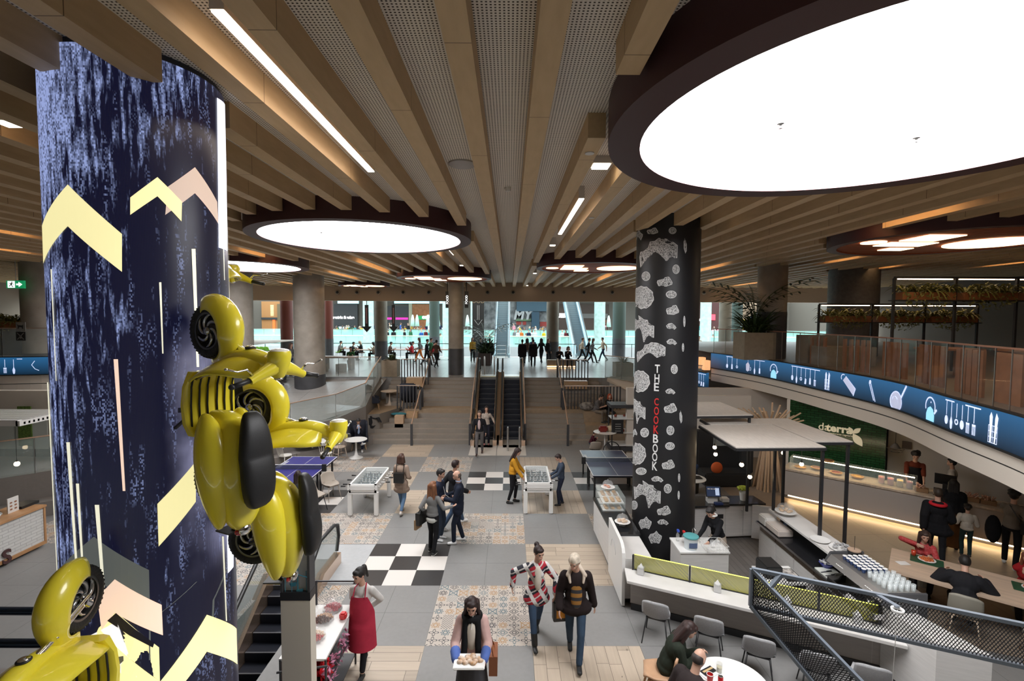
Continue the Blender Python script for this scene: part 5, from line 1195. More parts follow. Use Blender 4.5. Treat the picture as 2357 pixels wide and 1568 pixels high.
def pillar_word(nm,letters,mt):
    for ch,x,y,h in letters:
        me=text_mesh(ch,1.0,0,.018);xs=[v.co.x for v in me.vertices];ys=[v.co.y for v in me.vertices];cx,cy=(min(xs)+max(xs))/2,(min(ys)+max(ys))/2;s=1/(max(ys)-min(ys));wv=17/30*1.05
        sx=wv/(max(xs)-min(xs));_,zt_=CYL(x,y-h/2,*PC);a,zb_=CYL(x,y+h/2,*PC);H_=zt_-zb_;r=PC[2]+.006
        for v in me.vertices:an=a+(v.co.x-cx)*sx*H_/r;z=(zt_+zb_)/2+(v.co.y-cy)*s*H_;v.co=(r*math.cos(an),r*math.sin(an),z)
        me.materials.clear();me.materials.append(mt);me.name=nm;o=bpy.data.objects.new(nm,me);COL.objects.link(o);o.parent=pil
pillar_word('letter',[('T',1513,849,19),('H',1512,871,19),('E',1511,891,19)],M('letter_white',(.75,.75,.75),.5))
pillar_word('letter',[('C',1511,925,17),('O',1511,946,19),('O',1510,967,19),('K',1510,989,19)],M('letter_red',(.6,.03,.03),.5))
pillar_word('letter',[('B',1509,1010,20),('O',1508,1032,20),('O',1507,1052,20),('K',1507,1073,20)],MATS['letter_white'])
# ================================================================ KIOSK
def poly_prism(b,pts,z0,z1):b.prism([(p[0],p[1],z0) for p in pts],(0,0,z1-z0))
def off(pts,o):return [(p[0]-o[0],p[1]-o[1]) for p in pts]
t=thing('kiosk_counter','white pastry counter with black top along the walkway, left of the printed pillar','counter',(2.2,10.3,0));X=lambda x,y:(x-2.2,y-10.3)
b=B();poly_prism(b,[X(2.2,8.95),X(2.75,8.95),X(2.75,11.95),X(2.15,11.95)],.1,.88);obj('body',b,whitew,t)
b=B();poly_prism(b,[X(2.23,9.0),X(2.72,9.0),X(2.72,11.9),X(2.2,11.9)],0,.1);obj('kickboard',b,black,t)
b=B();poly_prism(b,[X(2.19,9.9),X(2.78,9.9),X(2.78,11.98),X(2.13,11.98)],.88,.92);obj('worktop',b,M('black_granite',(.015,.015,.017),.12),t)
b=B();pr=[(8.85,0.02),(10.1,.02),(10.1,1.2)]+[(8.85+.28-.28*math.sin(R(a)),.95-.0+.24*math.cos(R(a))) for a in (10,30,50,70,90)];b.prism([(-.055,y-10.3,z) for y,z in pr],(.06,0,0));pan_=obj('end_panel',b,white,t)
b=B();arcp=[(-.058,9.62-10.3+.2*math.cos(R(a)),.72+.22*math.sin(R(a))) for a in range(0,181,12)];b.tube(arcp,.004,5);obj('embossed_arch',b,M('emboss',(.6,.6,.6),.4),pan_)
a_,c_=Vector((2.286,8.77,0)),Vector((5.85,7.09,0));dF=(c_-a_).normalized();nF=Vector((dF.y,-dF.x,0))
t=thing('bar_counter','long white bar counter with black kickboard facing the grey chairs','counter',a_);LF=(c_-a_).length
def FR(s,n,z):p=dF*s+nF*n;return (p.x,p.y,z)
def fbox(b,s0,s1,n0,n1,z0,z1):b.prism([FR(s0,n0,z0),FR(s1,n0,z0),FR(s1,n1,z0),FR(s0,n1,z0)],(0,0,z1-z0))
b=B();fbox(b,0,LF,-.5,-.02,.12,.7);obj('body',b,M('grey_wood_panel',(.38,.345,.32),.55,var=.05,vs=3,stretch=(1,1,10)),t)
b=B();fbox(b,.02,LF,-.45,-.0,0,.12);obj('kickboard',b,black,t)
b=B();b.prism([FR(-.12,-.02,.72),FR(.02,.42,.72),FR(LF+.1,.42,.72),FR(LF+.1,-.02,.72)],(0,0,.05));obj('bar_top',b,whitew,t,bevel=.004)
b=B();fbox(b,0,LF,-.6,0,.7,.765);obj('worktop',b,whitew,t)
def greenglass():
    m,nt,b,v=NT('green_striped_glass',.1);x,y,z=SEP(nt,v);s=MA(nt,'ADD',MA(nt,'ADD',MA(nt,'MULTIPLY',x,dF.x),MA(nt,'MULTIPLY',y,dF.y)),MA(nt,'MULTIPLY',z,1.2))
    st=NOISE(nt,COMB(nt,MA(nt,'MULTIPLY',s,28),0),1,3);nt.links.new(MIX(nt,st,(.13,.12,.005),(.62,.6,.12)),b.inputs['Base Color'])
    b.inputs['Alpha'].default_value=.62;b.inputs['Specular IOR Level'].default_value=.6;return m
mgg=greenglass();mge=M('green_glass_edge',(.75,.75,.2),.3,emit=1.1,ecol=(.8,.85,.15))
for i,(s0,s1) in enumerate(((.06,1.02),(1.06,2.0),(2.04,2.98),(3.02,3.78))):
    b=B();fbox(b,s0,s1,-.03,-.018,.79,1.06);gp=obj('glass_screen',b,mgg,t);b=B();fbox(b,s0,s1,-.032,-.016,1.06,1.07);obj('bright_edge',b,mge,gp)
b=B()
for s in (.04,1.04,2.02,3.0,3.8):fbox(b,s-.015,s+.015,-.05,.0,.765,1.05)
fbox(b,.04,3.8,-.035,-.012,.765,.79);obj('glass_clamp',b,black,t)
P=[G(2064,1375,1.12),G(2132,1394,1.12),G(2232,1459,1.12),G(2128.6,1487,.76)];P[3]=Vector((P[3].x,P[3].y,1.12))
b=B();Q=[Vector((5.75,7.15)),Vector((6.1,7.0)),Vector((6.35,6.05)),Vector((5.82,6.28))]
t=thing('counter_end','pale grey wooden end block closing the bar counter on the right','counter',(6,6.6,0));b.prism([(q.x-6,q.y-6.6,0) for q in Q],(0,0,.1));obj('foot',b,black,t)
b=B();b.prism([(q.x-6,q.y-6.6,.1) for q in Q],(0,0,.98));obj('panel',b,whitew,t)
# back counter with till, doors and flap
t=thing('till_counter','white cupboard counter with black top carrying the till and flower pot','counter',(5.3,11.8,0));X=lambda x,y:(x-5.3,y-11.8)
b=B();poly_prism(b,[X(4.35,11.5),X(6.28,11.68),X(6.25,12.1),X(4.4,12.06)],.08,.87);obj('body',b,whitew,t)
b=B();poly_prism(b,[X(4.3,11.42),X(5.4,11.5),X(5.4,11.57),X(6.35,11.62),X(6.3,12.15),X(4.35,12.1)],.87,.91);obj('worktop',b,MATS['black_granite'],t)
b=B()
for i in range(4):
    x0=4.42+i*.46;y0=11.497+(x0-4.35)*.093;b=B();b.prism([(x0-5.3,y0-11.8-.012,.1),(x0-5.3+.44,y0-11.8-.012+.041,.1),(x0-5.3+.44,y0-11.8-.012+.041,.84),(x0-5.3,y0-11.8-.012,.84)],(0,.012,0));d=obj('door',b,whitew,t)
    b=B();b.ell((x0-5.3+(.4 if i%2==0 else .06),y0-11.8-.02,.76),.014,8,6);obj('knob',b,steel,d,smooth=True)
    if i==1:b=B();b.prism([(x0-5.3+.04,y0-11.8-.014,.55),(x0-5.3+.4,y0-11.8-.014+.033,.55),(x0-5.3+.4,y0-11.8-.014+.033,.66),(x0-5.3+.04,y0-11.8-.014,.66)],(0,.01,0));obj('printer_slot',b,black,d)
b=B();b.prism([(6.0,11.6,.05),(6.5,11.4,.05),(6.5,11.4,.88),(6.0,11.6,.88)],(.03,.05,0));o=obj('swing_door',b,whitew,loc=(0,0,0));b2=None;tag(o,'white half-height swing door standing open beside the till counter','door')
# bar with coffee machine
t=thing('coffee_counter','long black topped counter with raised pale shelf under the pergola posts','counter',(5.9,9.0,0));X=lambda x,y:(x-5.9,y-9)
b=B();poly_prism(b,[X(5.66,7.2),X(6.3,7.2),X(6.3,10.6),X(5.66,10.6)],.1,.86);obj('body',b,whitew,t)
b=B();poly_prism(b,[X(5.60,7.2),X(6.25,7.2),X(6.25,10.64),X(5.60,10.64)],.86,.9);obj('worktop',b,MATS['black_granite'],t)
b=B();b.b2((5.59-5.9,-1.8,.86),(5.6-5.9,1.64,.9));obj('steel_edge',b,steel,t)
b=B();poly_prism(b,[X(5.8,7.2),X(6.3,7.2),X(6.3,10.5),X(5.8,10.5)],1.2,1.24);obj('raised_shelf',b,whitew,t)
b=B();poly_prism(b,[X(6.22,7.2),X(6.3,7.2),X(6.3,10.5),X(6.22,10.5)],.9,1.2);obj('shelf_back',b,M('shelf_dark',(.05,.05,.05),.4),t)
for i in range(5):
    y0=7.35+i*.64;dk=i in (1,);b=B();b.b2((5.645-5.9,y0-9,.14),(5.66-5.9,y0-9+.61,.7));d=obj('door',b,steel if dk else whitew,t)
    b=B();b.b2((5.635-5.9,y0-9,.74),(5.66-5.9,y0-9+.61,.85));obj('drawer',b,M('bronze_front',(.16,.12,.09),.3,.7),t)
# pergolas
mwp=M('pale_board',(.6,.545,.49),.6,var=.08,vs=4,stretch=(8,1,1))
def pergola(lab,c,z,posts,thick=.05):
    t=thing('canopy',lab,'canopy',(*c[0],0));o=Vector((*c[0],0));P=[Vector((*p,0))-o for p in c]
    b=B();b.prism([p+Vector((0,0,z)) for p in P],(0,0,.025));obj('roof_board',b,mwp,t);b=B()
    for i in range(len(P)):b.bar(P[i]+Vector((0,0,z-.02)),P[(i+1)%len(P)]+Vector((0,0,z-.02)),.05,.05)
    obj('frame',b,black,t)
    for x,y,z0 in posts:b=B();b.b2((x-o.x-.025,y-o.y-.025,z0),(x-o.x+.025,y-o.y+.025,z-.02));obj('post',b,black,t)
pergola('nearest pale canopy board over the kiosk on thin black posts',[(4.38,10.92),(6.1,10.98),(6.08,9.08),(4.33,9.03)],3.0,[(5.85,10.4,1.24),(6.05,9.12,1.24)])
pergola('second pale canopy board, just behind the nearest one',[(4.68,11.62),(6.85,11.68),(6.9,9.5),(6.12,9.48),(6.12,11.02),(4.66,11.0)],3.0,[(6.84,9.54,0),(6.4,11.0,0)])
pergola('third canopy board at the back, beside the printed pillar',[(4.03,11.0),(5.7,11.12),(5.68,12.85),(4.4,12.77)],3.2,[(5.65,11.17,.9),(4.9,12.8,0)])
def bulb(px_,py_,Y,zt_,lab,big=.045,obj_name='pendant_lamp'):
    p=PY(px_,py_,Y);t=thing(obj_name,lab,'pendant lamp',p);b=B();b.cyl((0,0,.07),(0,0,max(zt_-p.z,.15)),.005,n=6);obj('cord',b,black,t)
    b=B();b.cyl((0,0,.03),(0,0,.09),.02,n=10);obj('socket',b,black,t);b=B();b.ell((0,0,0),(big,big,big),14,10);obj('bulb',b,M('bulb_glow',(1,.85,.6),.5,emit=14,ecol=(1,.78,.5)),t,smooth=True)
for i,(x,y,Y,z,l) in enumerate(((1580,1004,12.2,3.2,'pendant bulb right beside the printed pillar'),(1645,1030,11.5,3.0,'upper of two bulbs under the canopy boards'),(1647,1046,11.6,3.0,'lower of two bulbs under the canopy boards'),(1707,1070,10.2,3.0,'bulb hanging before the black menu board'),(1726,1098,10.8,3.0,'lowest pendant bulb above the flower pot'),(1803,1043,11.3,3.0,'bulb hanging left of the cake display'),(1845,1069,11.0,3.0,'bulb hanging before the first tart'))):bulb(x,y,Y,z,l)
# things on the counters
mcer=M('white_ceramic',(.8,.79,.77),.25);mbrd=M('golden_bread',(.5,.26,.09),.6,var=.3,vs=30);mclr=M('clear_plastic',(.9,.9,.9),.05,alpha=.16,spec=.9)
def T0(name,lab,cat,p,group=None,rz=0):return thing(name,lab,cat,p,rz,group)
def pastry(name,lab,cat,p,r,mt,group=None):b=B();b.ell((0,0,r*.5),(r,r*.85,r*.55),10,7);o=obj(name,b,mt,loc=p,smooth=True);return tag(o,lab,cat,group)
c=T0('pastry_case','glass display case of pastries on the white counter','display case',(2.47,11.5,.92));b=B()
for x0,x1,y0,y1,z0,z1 in ((-.27,.27,-.42,-.412,0,.34),(-.27,.27,.412,.42,0,.34),(-.278,-.27,-.42,.42,0,.34),(-.27,.27,-.42,.42,.335,.343)):b.b2((x0,y0,z0),(x1,y1,z1))
obj('glass',b,glassm,c);b=B();b.b2((-.27,-.42,.17),(.27,.42,.178));obj('glass_shelf',b,glassm,c)
for k,(y,z) in enumerate(((-.2,.005),(.2,.005),(-.2,.18),(.2,.18))):
    b=B();b.b2((-.25,y-.18,z),(.25,y+.18,z+.01));obj('tray',b,mcer,c)
    for i in range(3):
        for j in range(3):pastry('pastry','golden pastry in the glass case, %s %s tray, %s row, %s in it'%('upper' if z>.1 else 'lower','front' if y<0 else 'back',('near','middle','far')[j],('left','middle','right')[i]),'pastry',(2.47-.15+.15*i,11.5+y-.1+.1*j,.92+z+.012),.052,mbrd if k%2 else M('pale_bun',(.6,.36,.16),.6,var=.2,vs=20),'pastries in the glass case')
def cloche(lab,x,y,z,mt,n,r=.15,group='buns under glass domes'):
    c=T0('cake_stand',lab,'cake stand',(x,y,z));b=B();b.lathe([(.07,0),(.02,.03),(.02,.06),(r,.07),(r+.02,.085),(.001,.08)],n=32);obj('plate',b,mcer,c,smooth=True,ang=50)
    b=B();b.lathe([(r-.02,.085),(r-.02,.16),(r-.05,.22),(.03,.245),(.001,.246)],n=28,cap=False);obj('glass_dome',b,mclr,c,smooth=True);b=B();b.ell((0,0,.26),.018);obj('knob',b,mclr,c,smooth=True)
    for k in range(n):a=2.4*k;rr=0 if k==0 else r*.5;pastry('bun','small round bite, number %s under the %s'%(NTH[k],' '.join(lab.split()[:9])),'bun',(x+rr*math.cos(a),y+rr*math.sin(a),z+.085+(.05 if k>5 else 0)),.045,mt,group)
cloche('glass dome with pink bites on top of the pastry case',2.42,11.55,1.265,M('pink_bite',(.6,.25,.15),.6),3)
cloche('glass dome with pale meringues beside the pillar foot',2.5,10.35,.92,M('meringue',(.6,.42,.28),.6),6)
cloche('glass dome of pale buns at the far end of the raised shelf',5.98,10.15,1.24,M('pale_bun2',(.62,.42,.24),.6),7,.19)
# till
c=T0('till','white till with tilted touch screen on the black counter','till',(5.05,11.72,.91),rz=-.1);b=B();b.prism([(-.12,.1,0),(-.12,-.1,0),(-.12,.02,.36),(-.12,.1,.36)],(.24,0,0));obj('body',b,mcer,c)
b=B();Mx=Matrix.Rotation(R(-20),4,'X');b.box((0,-.09,.3),(.36,.025,.27),M_=Mx);s_=obj('screen',b,blackp,c);b=B();b.box((0,-.104,.3),(.32,.004,.23),M_=Mx);obj('display',b,M('till_display',(.02,.03,.06),.2,emit=.5,ecol=(.04,.06,.12)),s_)
b=B();b.box((.09,-.109,.3),(.09,.003,.17),M_=Mx)
obj('display_panel',b,M('till_panel',(.5,.6,.8),.3,emit=.8,ecol=(.45,.55,.75)),s_)
b=B()
for i in range(3):b.box((-.11+.07*i,-.109+.012,.36),(.055,.003,.02),M_=Mx)
obj('display_keys',b,M('till_keys',(.6,.5,.2),.4,emit=.5,ecol=(.4,.4,.5)),s_)
tag(obj('card_reader',B().b2((-.1,-.06,0),(.1,.06,.05)),M('blue_reader',(.03,.06,.2),.4),loc=(5.15,11.56,.91),bevel=.01),'blue card reader before the white till','card reader')
tag(obj('receipt_box',B().b2((-.09,-.08,0),(.09,.08,.1)),mcer,loc=(5.38,11.75,.91),bevel=.01),'small white box right of the till','box')
c=T0('flower_pot','white pot of yellow green flowers on the till counter','flower pot',(5.9,11.85,.91));b=B();b.lathe([(.075,0),(.1,.2),(.09,.2),(.085,.17),(.001,.17)],n=28);obj('pot',b,mcer,c,smooth=True,ang=50)
b=B()
for k in range(26):a=k*2.4;r=.13*math.sqrt((k+.5)/26);b.ell((r*math.cos(a),r*math.sin(a),.27+.06*math.cos(r*9)),.036,8,6)
obj('flowers',b,M('lime_flowers',(.42,.5,.05),.7,bump=.5),c,smooth=True)
b=B();b.lathe([(.15,0),(.17,.42),(.18,.45),(.16,.45),(.15,.05),(.001,.05)],n=4);o=obj('waste_bin',b,M('white_bin',(.75,.75,.77),.5),loc=(4.75,10.75,0));o.rotation_euler=(0,0,PI/4);tag(o,'white plastic bin with liner behind the barista','bin')
# sink cabinet with bucket, rack, bottles
t=thing('sink_cabinet','white sink cabinet before the barista, beside the pillar foot','cabinet',(3.75,9.55,0));b=B();b.b2((-.35,-.3,.1),(.6,.3,.84));obj('body',b,whitew,t);b=B();b.b2((-.37,-.32,.84),(.62,.32,.87));obj('top',b,white,t)
b=B();b.tube([(.1,.28,.87),(.1,.28,1.08),(.1,.2,1.13),(.1,.12,1.1)],.013,8);obj('tap',b,steel,t,smooth=True)
c=T0('bucket','clear white bucket with teal lid on the sink cabinet','bucket',(3.65,9.4,.87));b=B();b.lathe([(.12,0),(.14,.24),(.001,.24)],n=28);obj('tub',b,M('milky_plastic',(.6,.65,.68),.3),c,smooth=True,ang=50);b=B();b.lathe([(.15,.235),(.15,.26),(.1,.275),(.001,.275)],n=28);obj('lid',b,M('teal_lid',(.1,.35,.36),.4),c,smooth=True,ang=50);b=B();b.b2((-.08,-.135,.06),(.08,-.128,.16));obj('label',b,M('bucket_label',(.1,.14,.25),.5),c)
def wirebasket(lab,p,sx,sy,h,mt,name='wire_rack'):
    c=T0(name,lab,'rack',p);b=B();n=7
    for i in range(n+1):
        x=-sx/2+sx*i/n;b.cyl((x,-sy/2,0),(x,sy/2,0),.003,n=5);b.cyl((x,-sy/2,0),(x,-sy/2,h),.003,n=5);b.cyl((x,sy/2,0),(x,sy/2,h),.003,n=5)
        y=-sy/2+sy*i/n;b.cyl((-sx/2,y,0),(sx/2,y,0),.003,n=5);b.cyl((-sx/2,y,0),(-sx/2,y,h),.003,n=5);b.cyl((sx/2,y,0),(sx/2,y,h),.003,n=5)
    for z in (h*.5,h):b.tube([(-sx/2,-sy/2,z),(sx/2,-sy/2,z),(sx/2,sy/2,z),(-sx/2,sy/2,z)],.004,5,closed=True)
    obj('wires',b,mt,c);return c
wirebasket('white wire dish rack on the sink cabinet',(4.12,9.4,.875),.42,.4,.12,mcer)
tag(obj('glass_jug',B().lathe([(.05,0),(.055,.13),(.05,.13),(.045,.01),(.001,.01)],n=18),mclr,loc=(4.1,9.42,.885),smooth=True),'clear square jug inside the white dish rack','jug')
for x,y,cmt,l in ((3.5,9.72,(.05,.1,.5),'spray bottle with blue head behind the teal bucket lid'),(3.6,9.66,(.6,.03,.03),'spray bottle with red head behind the teal bucket lid')):
    c=T0('spray_bottle',l,'bottle',(x,y,.87));b=B();b.lathe([(.035,0),(.035,.13),(.014,.18),(.014,.2),(.001,.2)],n=16);obj('bottle',b,mclr,c,smooth=True);b=B();b.b2((-.02,-.05,.2),(.02,.02,.24));obj('head',b,M('spray%.2f'%cmt[0],cmt,.4),c)
tag(obj('yellow_cloth',B().ell((0,0,.03),(.1,.07,.05),12,8),M('yellow_cloth',(.7,.62,.12),.9,bump=.6,bs=40),loc=(3.83,9.72,.87),smooth=True),'crumpled yellow cloth beside the sink tap','cloth')
# napkin boxes on the bar
def on_bar(s,n,z=.77):p=Vector(a_)+dF*s+nF*n;return (p.x,p.y,z)
rzF=math.atan2(dF.y,dF.x)
for s,l in ((.2,'silver napkin dispenser at the left end of the bar counter'),(1.5,'silver napkin dispenser beside the black glass clamp'),(2.55,'white napkin dispenser seen through the mesh railing'),(3.5,'last napkin dispenser before the end block')):
    c=T0('napkin_dispenser',l,'napkin dispenser',on_bar(s,.08),rz=rzF);b=B();b.b2((-.06,-.06,0),(.06,.06,.13));obj('case',b,M('satin_silver',(.6,.6,.6),.3,.6),c,bevel=.008);b=B();b.prism([(-.045,0,.13),(.0,.02,.19),(.045,0,.13)],(0,.02,0));obj('napkins',b,mcer,c)
# espresso machine with glasses and cups
c=T0('espresso_machine','wide grey espresso machine with glasses and cups on top','espresso machine',(5.98,7.62,.9));ms=M('machine_steel',(.38,.36,.34),.3,.8)
b=B();b.prism([(-.38,-.62,.32),(-.3,-.62,.44),(.28,-.62,.44),(.28,-.62,.0),(.0,-.62,.0),(-.02,-.62,.26)],(0,1.24,0));obj('body',b,ms,c)
for s in (-1,1):b=B();b.prism([(-.4,s*.63,.3),(-.3,s*.63,.48),(.3,s*.63,.48),(.32,s*.63,.0),(-.08,s*.63,.0),(-.12,s*.63,.2)],(0,s*.035,0));e=obj('side_panel',b,M('graphite',(.09,.09,.095),.35),c,bevel=.012)
text('maker_name','LIZZA',.15,M('plate_grey',(.4,.4,.4),.4),e,face_T((.1,-.668,.2),(0,0,1),(-1,0,0)),.003)
b=B();b.b2((-.4,-.55,0),(0,.55,.09));obj('drip_tray',b,chrome,c)
for y in (-.38,.0,.38):b=B();b.cyl((-.2,y,.3),(-.2,y,.2),.04);b.cyl((-.2,y,.22),(-.38,y,.2),.018,.022);obj('brew_head',b,chrome,c,smooth=True,ang=50)
for y0 in (-.42,.25):
    b=B()
    for i in range(4):b.box((-.352,y0+.045*i,.375),(.01,.03,.03),M_=Matrix.Rotation(R(-35),4,'Y'))
    obj('buttons',b,mcer,c)
mt_gl=M('thin_glass',(.85,.9,.9),.05,alpha=.28,spec=.9);b=B();b.lathe([(.028,0),(.034,.11),(.031,.11),(.026,.006),(.001,.006)],n=12);gl0=tag(obj('drinking_glass',b,mt_gl,loc=(5.8,7.08,1.345),smooth=True),'upturned clear glass standing on the espresso machine','glass','glasses on the espresso machine')
for i in range(5):
    for j in range(5):
        gl_=dup(gl0,(5.78+i*.095,7.08+j*.095,1.345),label='upturned clear glass on the espresso machine, %s row, %s from the end'%(NTH[i],NTH[j])) if i+j else gl0
c0=T0('espresso_cup','dark blue cup with white rim on the espresso machine','cup',(5.8,7.62,1.345),'cups on the espresso machine');b=B();b.lathe([(.025,0),(.036,.06),(.001,.058)],n=16);obj('cup',b,M('navy_cup',(.02,.05,.16),.3),c0,smooth=True,ang=50);b=B();b.lathe([(.036,.06),(.036,.066),(.001,.066)],n=16);obj('lid',b,mcer,c0)
for i in range(5):
    for j in range(6):
        cu_=dup(c0,(5.79+i*.09,7.62+j*.085,1.345),label='dark blue cup on the espresso machine, %s row, %s from the glasses'%(NTH[i],NTH[j])) if i+j else c0
for k,(x,y,z,r,lab) in enumerate(((5.95,8.95,1.24,.17,'plate stack beside the first canopy post'),(6.12,8.6,1.24,.2,'round tray of black and white sugar sachets'),(5.85,8.6,.9,.12,'blue and white bowl of sachets on the black top'))):
    c=T0('tray' if k !=2 else 'bowl',lab,'tray' if k !=2 else 'bowl',(x,y,z));b=B();b.lathe([(r*.7,0),(r,.03),(r,.035),(.001,.02)] if k !=2 else [(r*.5,0),(r,.09),(r*.95,.09),(.001,.06)],n=28);obj('dish',b,mcer if k !=2 else M('blue_bowl',(.06,.07,.3),.3),c,smooth=True,ang=60)
    b=B();rd=random.Random(k)
    for i in range(40):a=rd.random()*6.28;q=r*.8*math.sqrt(rd.random());b.box((q*math.cos(a),q*math.sin(a),.045+.03*rd.random()+(.05 if k==2 else 0)),(.05,.03,.006),rz=rd.random()*3,M_=None)
    if k:obj('sachets',b,M('sachets',(.02,.02,.03),.6,col2=(.75,.75,.75),vs=30),c)
c=T0('jar','dark lidded jar with a metal pick on the espresso shelf','jar',(6.1,8.25,1.24));b=B();b.lathe([(.11,0),(.11,.16),(.001,.16)],n=24);obj('pot',b,blackp,c,smooth=True,ang=50);b=B();b.lathe([(.1,.16),(.1,.175),(.001,.175)],n=24);obj('cork',b,M('cork',(.4,.28,.2),.7),c,smooth=True,ang=50);b=B();b.cyl((0,0,.17),(0,0,.42),.004,n=6);obj('pick',b,blackp,c)
c=T0('bowl','glass bowl of dark cherries beside the espresso machine','bowl',(6.0,8.02-.1+.32,1.24+.0));c.location=(5.98,8.45-.35,1.24);b=B();b.lathe([(.08,0),(.15,.06),(.145,.06),(.001,.01)],n=24);obj('dish',b,mt_gl,c,smooth=True);b=B();rd=random.Random(5)
for i in range(45):a=rd.random()*6.28;q=.12*math.sqrt(rd.random());b.ell((q*math.cos(a),q*math.sin(a),.05+.03*rd.random()),.018,7,5)
obj('cherries',b,M('cherries',(.12,.005,.015),.3),c,smooth=True)
tag(obj('plastic_tub',B().b2((-.16,-.3,0),(.16,.3,.14)),M('milky_tub',(.62,.55,.5),.3),loc=(5.8,10.1,.9),bevel=.02),'long milky plastic tub on the black counter top','tub')
tag(obj('plastic_tub',B().b2((-.13,-.15,0),(.13,.15,.2)),M('milky_tub2',(.75,.73,.7),.3),loc=(5.76,10.45-.0,.9),bevel=.02),'taller white tub behind the long milky tub','tub')
tag(obj('cutting_board',B().b2((-.16,-.25,0),(.16,.25,.02)),M('board_white',(.66,.68,.63),.4),loc=(5.78,8.35-.02,.9)),'white cutting board left of the espresso machine','board')
for y,l in ((8.42,'upper kitchen knife lying on the white board'),(8.3,'lower kitchen knife lying on the white board')):
    c=T0('knife',l,'knife',(5.74,y,.921),rz=.2);tb=B();tb.b2((-.12,-.015,0),(.0,.015,.003));obj('blade',tb,steel,c);tb=B();tb.b2((.0,-.011,0),(.1,.011,.015));obj('handle',tb,blackp,c)
# small trolley with laptop-like black boxes behind the bar
t=thing('side_table','small white table with black boxes behind the mesh railing corner','table',(4.95,8.55,0));b=B();b.b2((-.35,-.3,.76),(.35,.3,.8));obj('top',b,white,t);b=B();b.b2((-.33,-.28,0),(.33,.28,.76));obj('body',b,black,t)
tag(obj('black_case',B().b2((-.15,-.2,0),(.15,.2,.22)),blackp,loc=(4.78,8.58,.8),bevel=.02),'upright black case on the small white table','case');
c=T0('cutlery_tray','black tray with white cups on the small white table','tray',(5.12,8.5,.8));b=B();b.b2((-.14,-.2,0),(.14,.2,.04));obj('tray',b,blackp,c,bevel=.008);b=B();b.b2((-.11,-.17,.04),(.11,.17,.045));obj('contents',b,M('tray_contents',(.1,.09,.09),.5,col2=(.7,.65,.6),vs=18),c)
# ================================================================ CHAIRS AT THE BAR AND ROUND TABLE
first=None
for px_,py_,dz,lab in ((1512,1412,0,'grey felt chair at the left end of the bar counter'),(1632,1448,0,'grey felt chair behind the dark-haired woman in green'),(1745,1495,0,'grey felt chair right of the round white table'),(2000,1560,0,'grey felt chair behind the mesh railing near the counter end'),(1878,1530,0,'grey felt chair seen through the slanting mesh')):
    p=G(px_,py_,.45);shell_chair(lab,p.x,p.y,rzF+PI,mfelt,black)
t=tulip('round white table of the seated couple at the bottom edge',2.9,6.02,.48,.74)
def ply_chair(lab,x,y,rz):return shell_chair(lab,x,y,rz,M('beech_ply',(.5,.3,.18),.45,var=.1),M('beech_leg',(.55,.33,.19),.45),legw=.026,h=.84)
ply_chair('beech plywood chair of the woman in dark green',2.15,6.58,1.3+PI)
ply_chair('beech plywood chair whose top shows at the bottom edge under the mesh',3.65,5.55,PI-.6+PI)
zt0=.742
c=T0('drink_can','red and silver drink can on the round white table','can',(2.75,5.98,zt0));b=B();b.lathe([(.03,0),(.033,.01),(.033,.105),(.028,.115)],n=20);obj('body',b,M('can_red',(.5,.01,.015),.3,.3),c,smooth=True,ang=40);b=B();b.lathe([(.028,.115),(.029,.12),(.026,.118),(.001,.117)],n=20);obj('lid',b,steel,c)
c=T0('paper_cup','red paper cup with white rim beside the drink can','cup',(2.62,6.0,zt0));b=B();b.lathe([(.03,0),(.042,.13),(.04,.13),(.035,.09),(.001,.09)],n=24);obj('cup',b,M('cup_red',(.5,.03,.03),.5),c,smooth=True,ang=60);b=B();b.torus((0,0,.13),.042,.004,n=24,m=6);obj('rim',b,mcer,c,smooth=True)
c=T0('juice_glass','glass of cloudy lemonade on the round white table','glass',(2.83,6.2,zt0));b=B();b.lathe([(.032,0),(.04,.13),(.037,.13),(.03,.008),(.001,.008)],n=24);obj('glass',b,mt_gl,c,smooth=True,ang=60);b=B();b.lathe([(.029,.01),(.034,.075),(.001,.075)],n=24);obj('lemonade',b,M('lemonade',(.55,.5,.3),.3),c,smooth=True,ang=60)
c=T0('wallet','black wallet with tan strap on a white tray on the round table','wallet',(2.68,6.2,zt0),rz=.5);b=B();b.b2((-.13,-.09,0),(.13,.09,.01));obj('tray',b,mcer,c,bevel=.003);b=B();b.b2((-.1,-.05,.01),(.1,.05,.03));obj('wallet',b,black,c,bevel=.004);b=B();b.b2((-.09,-.01,.03),(.09,.02,.034));obj('strap',b,M('tan',(.5,.36,.18),.6),c)
tag(obj('phone',B().b2((-.035,-.07,0),(.035,.07,.008)),blackp,loc=(2.72,5.78,zt0),bevel=.003),'black phone lying before the man at the round table','phone')
tag(obj('white_plate',B().lathe([(.07,0),(.12,.015),(.12,.018),(.001,.008)],n=32),mcer,loc=(2.78,5.72+.0,zt0+.0),smooth=True),'white plate edge at the bottom of the round table','plate') if False else None
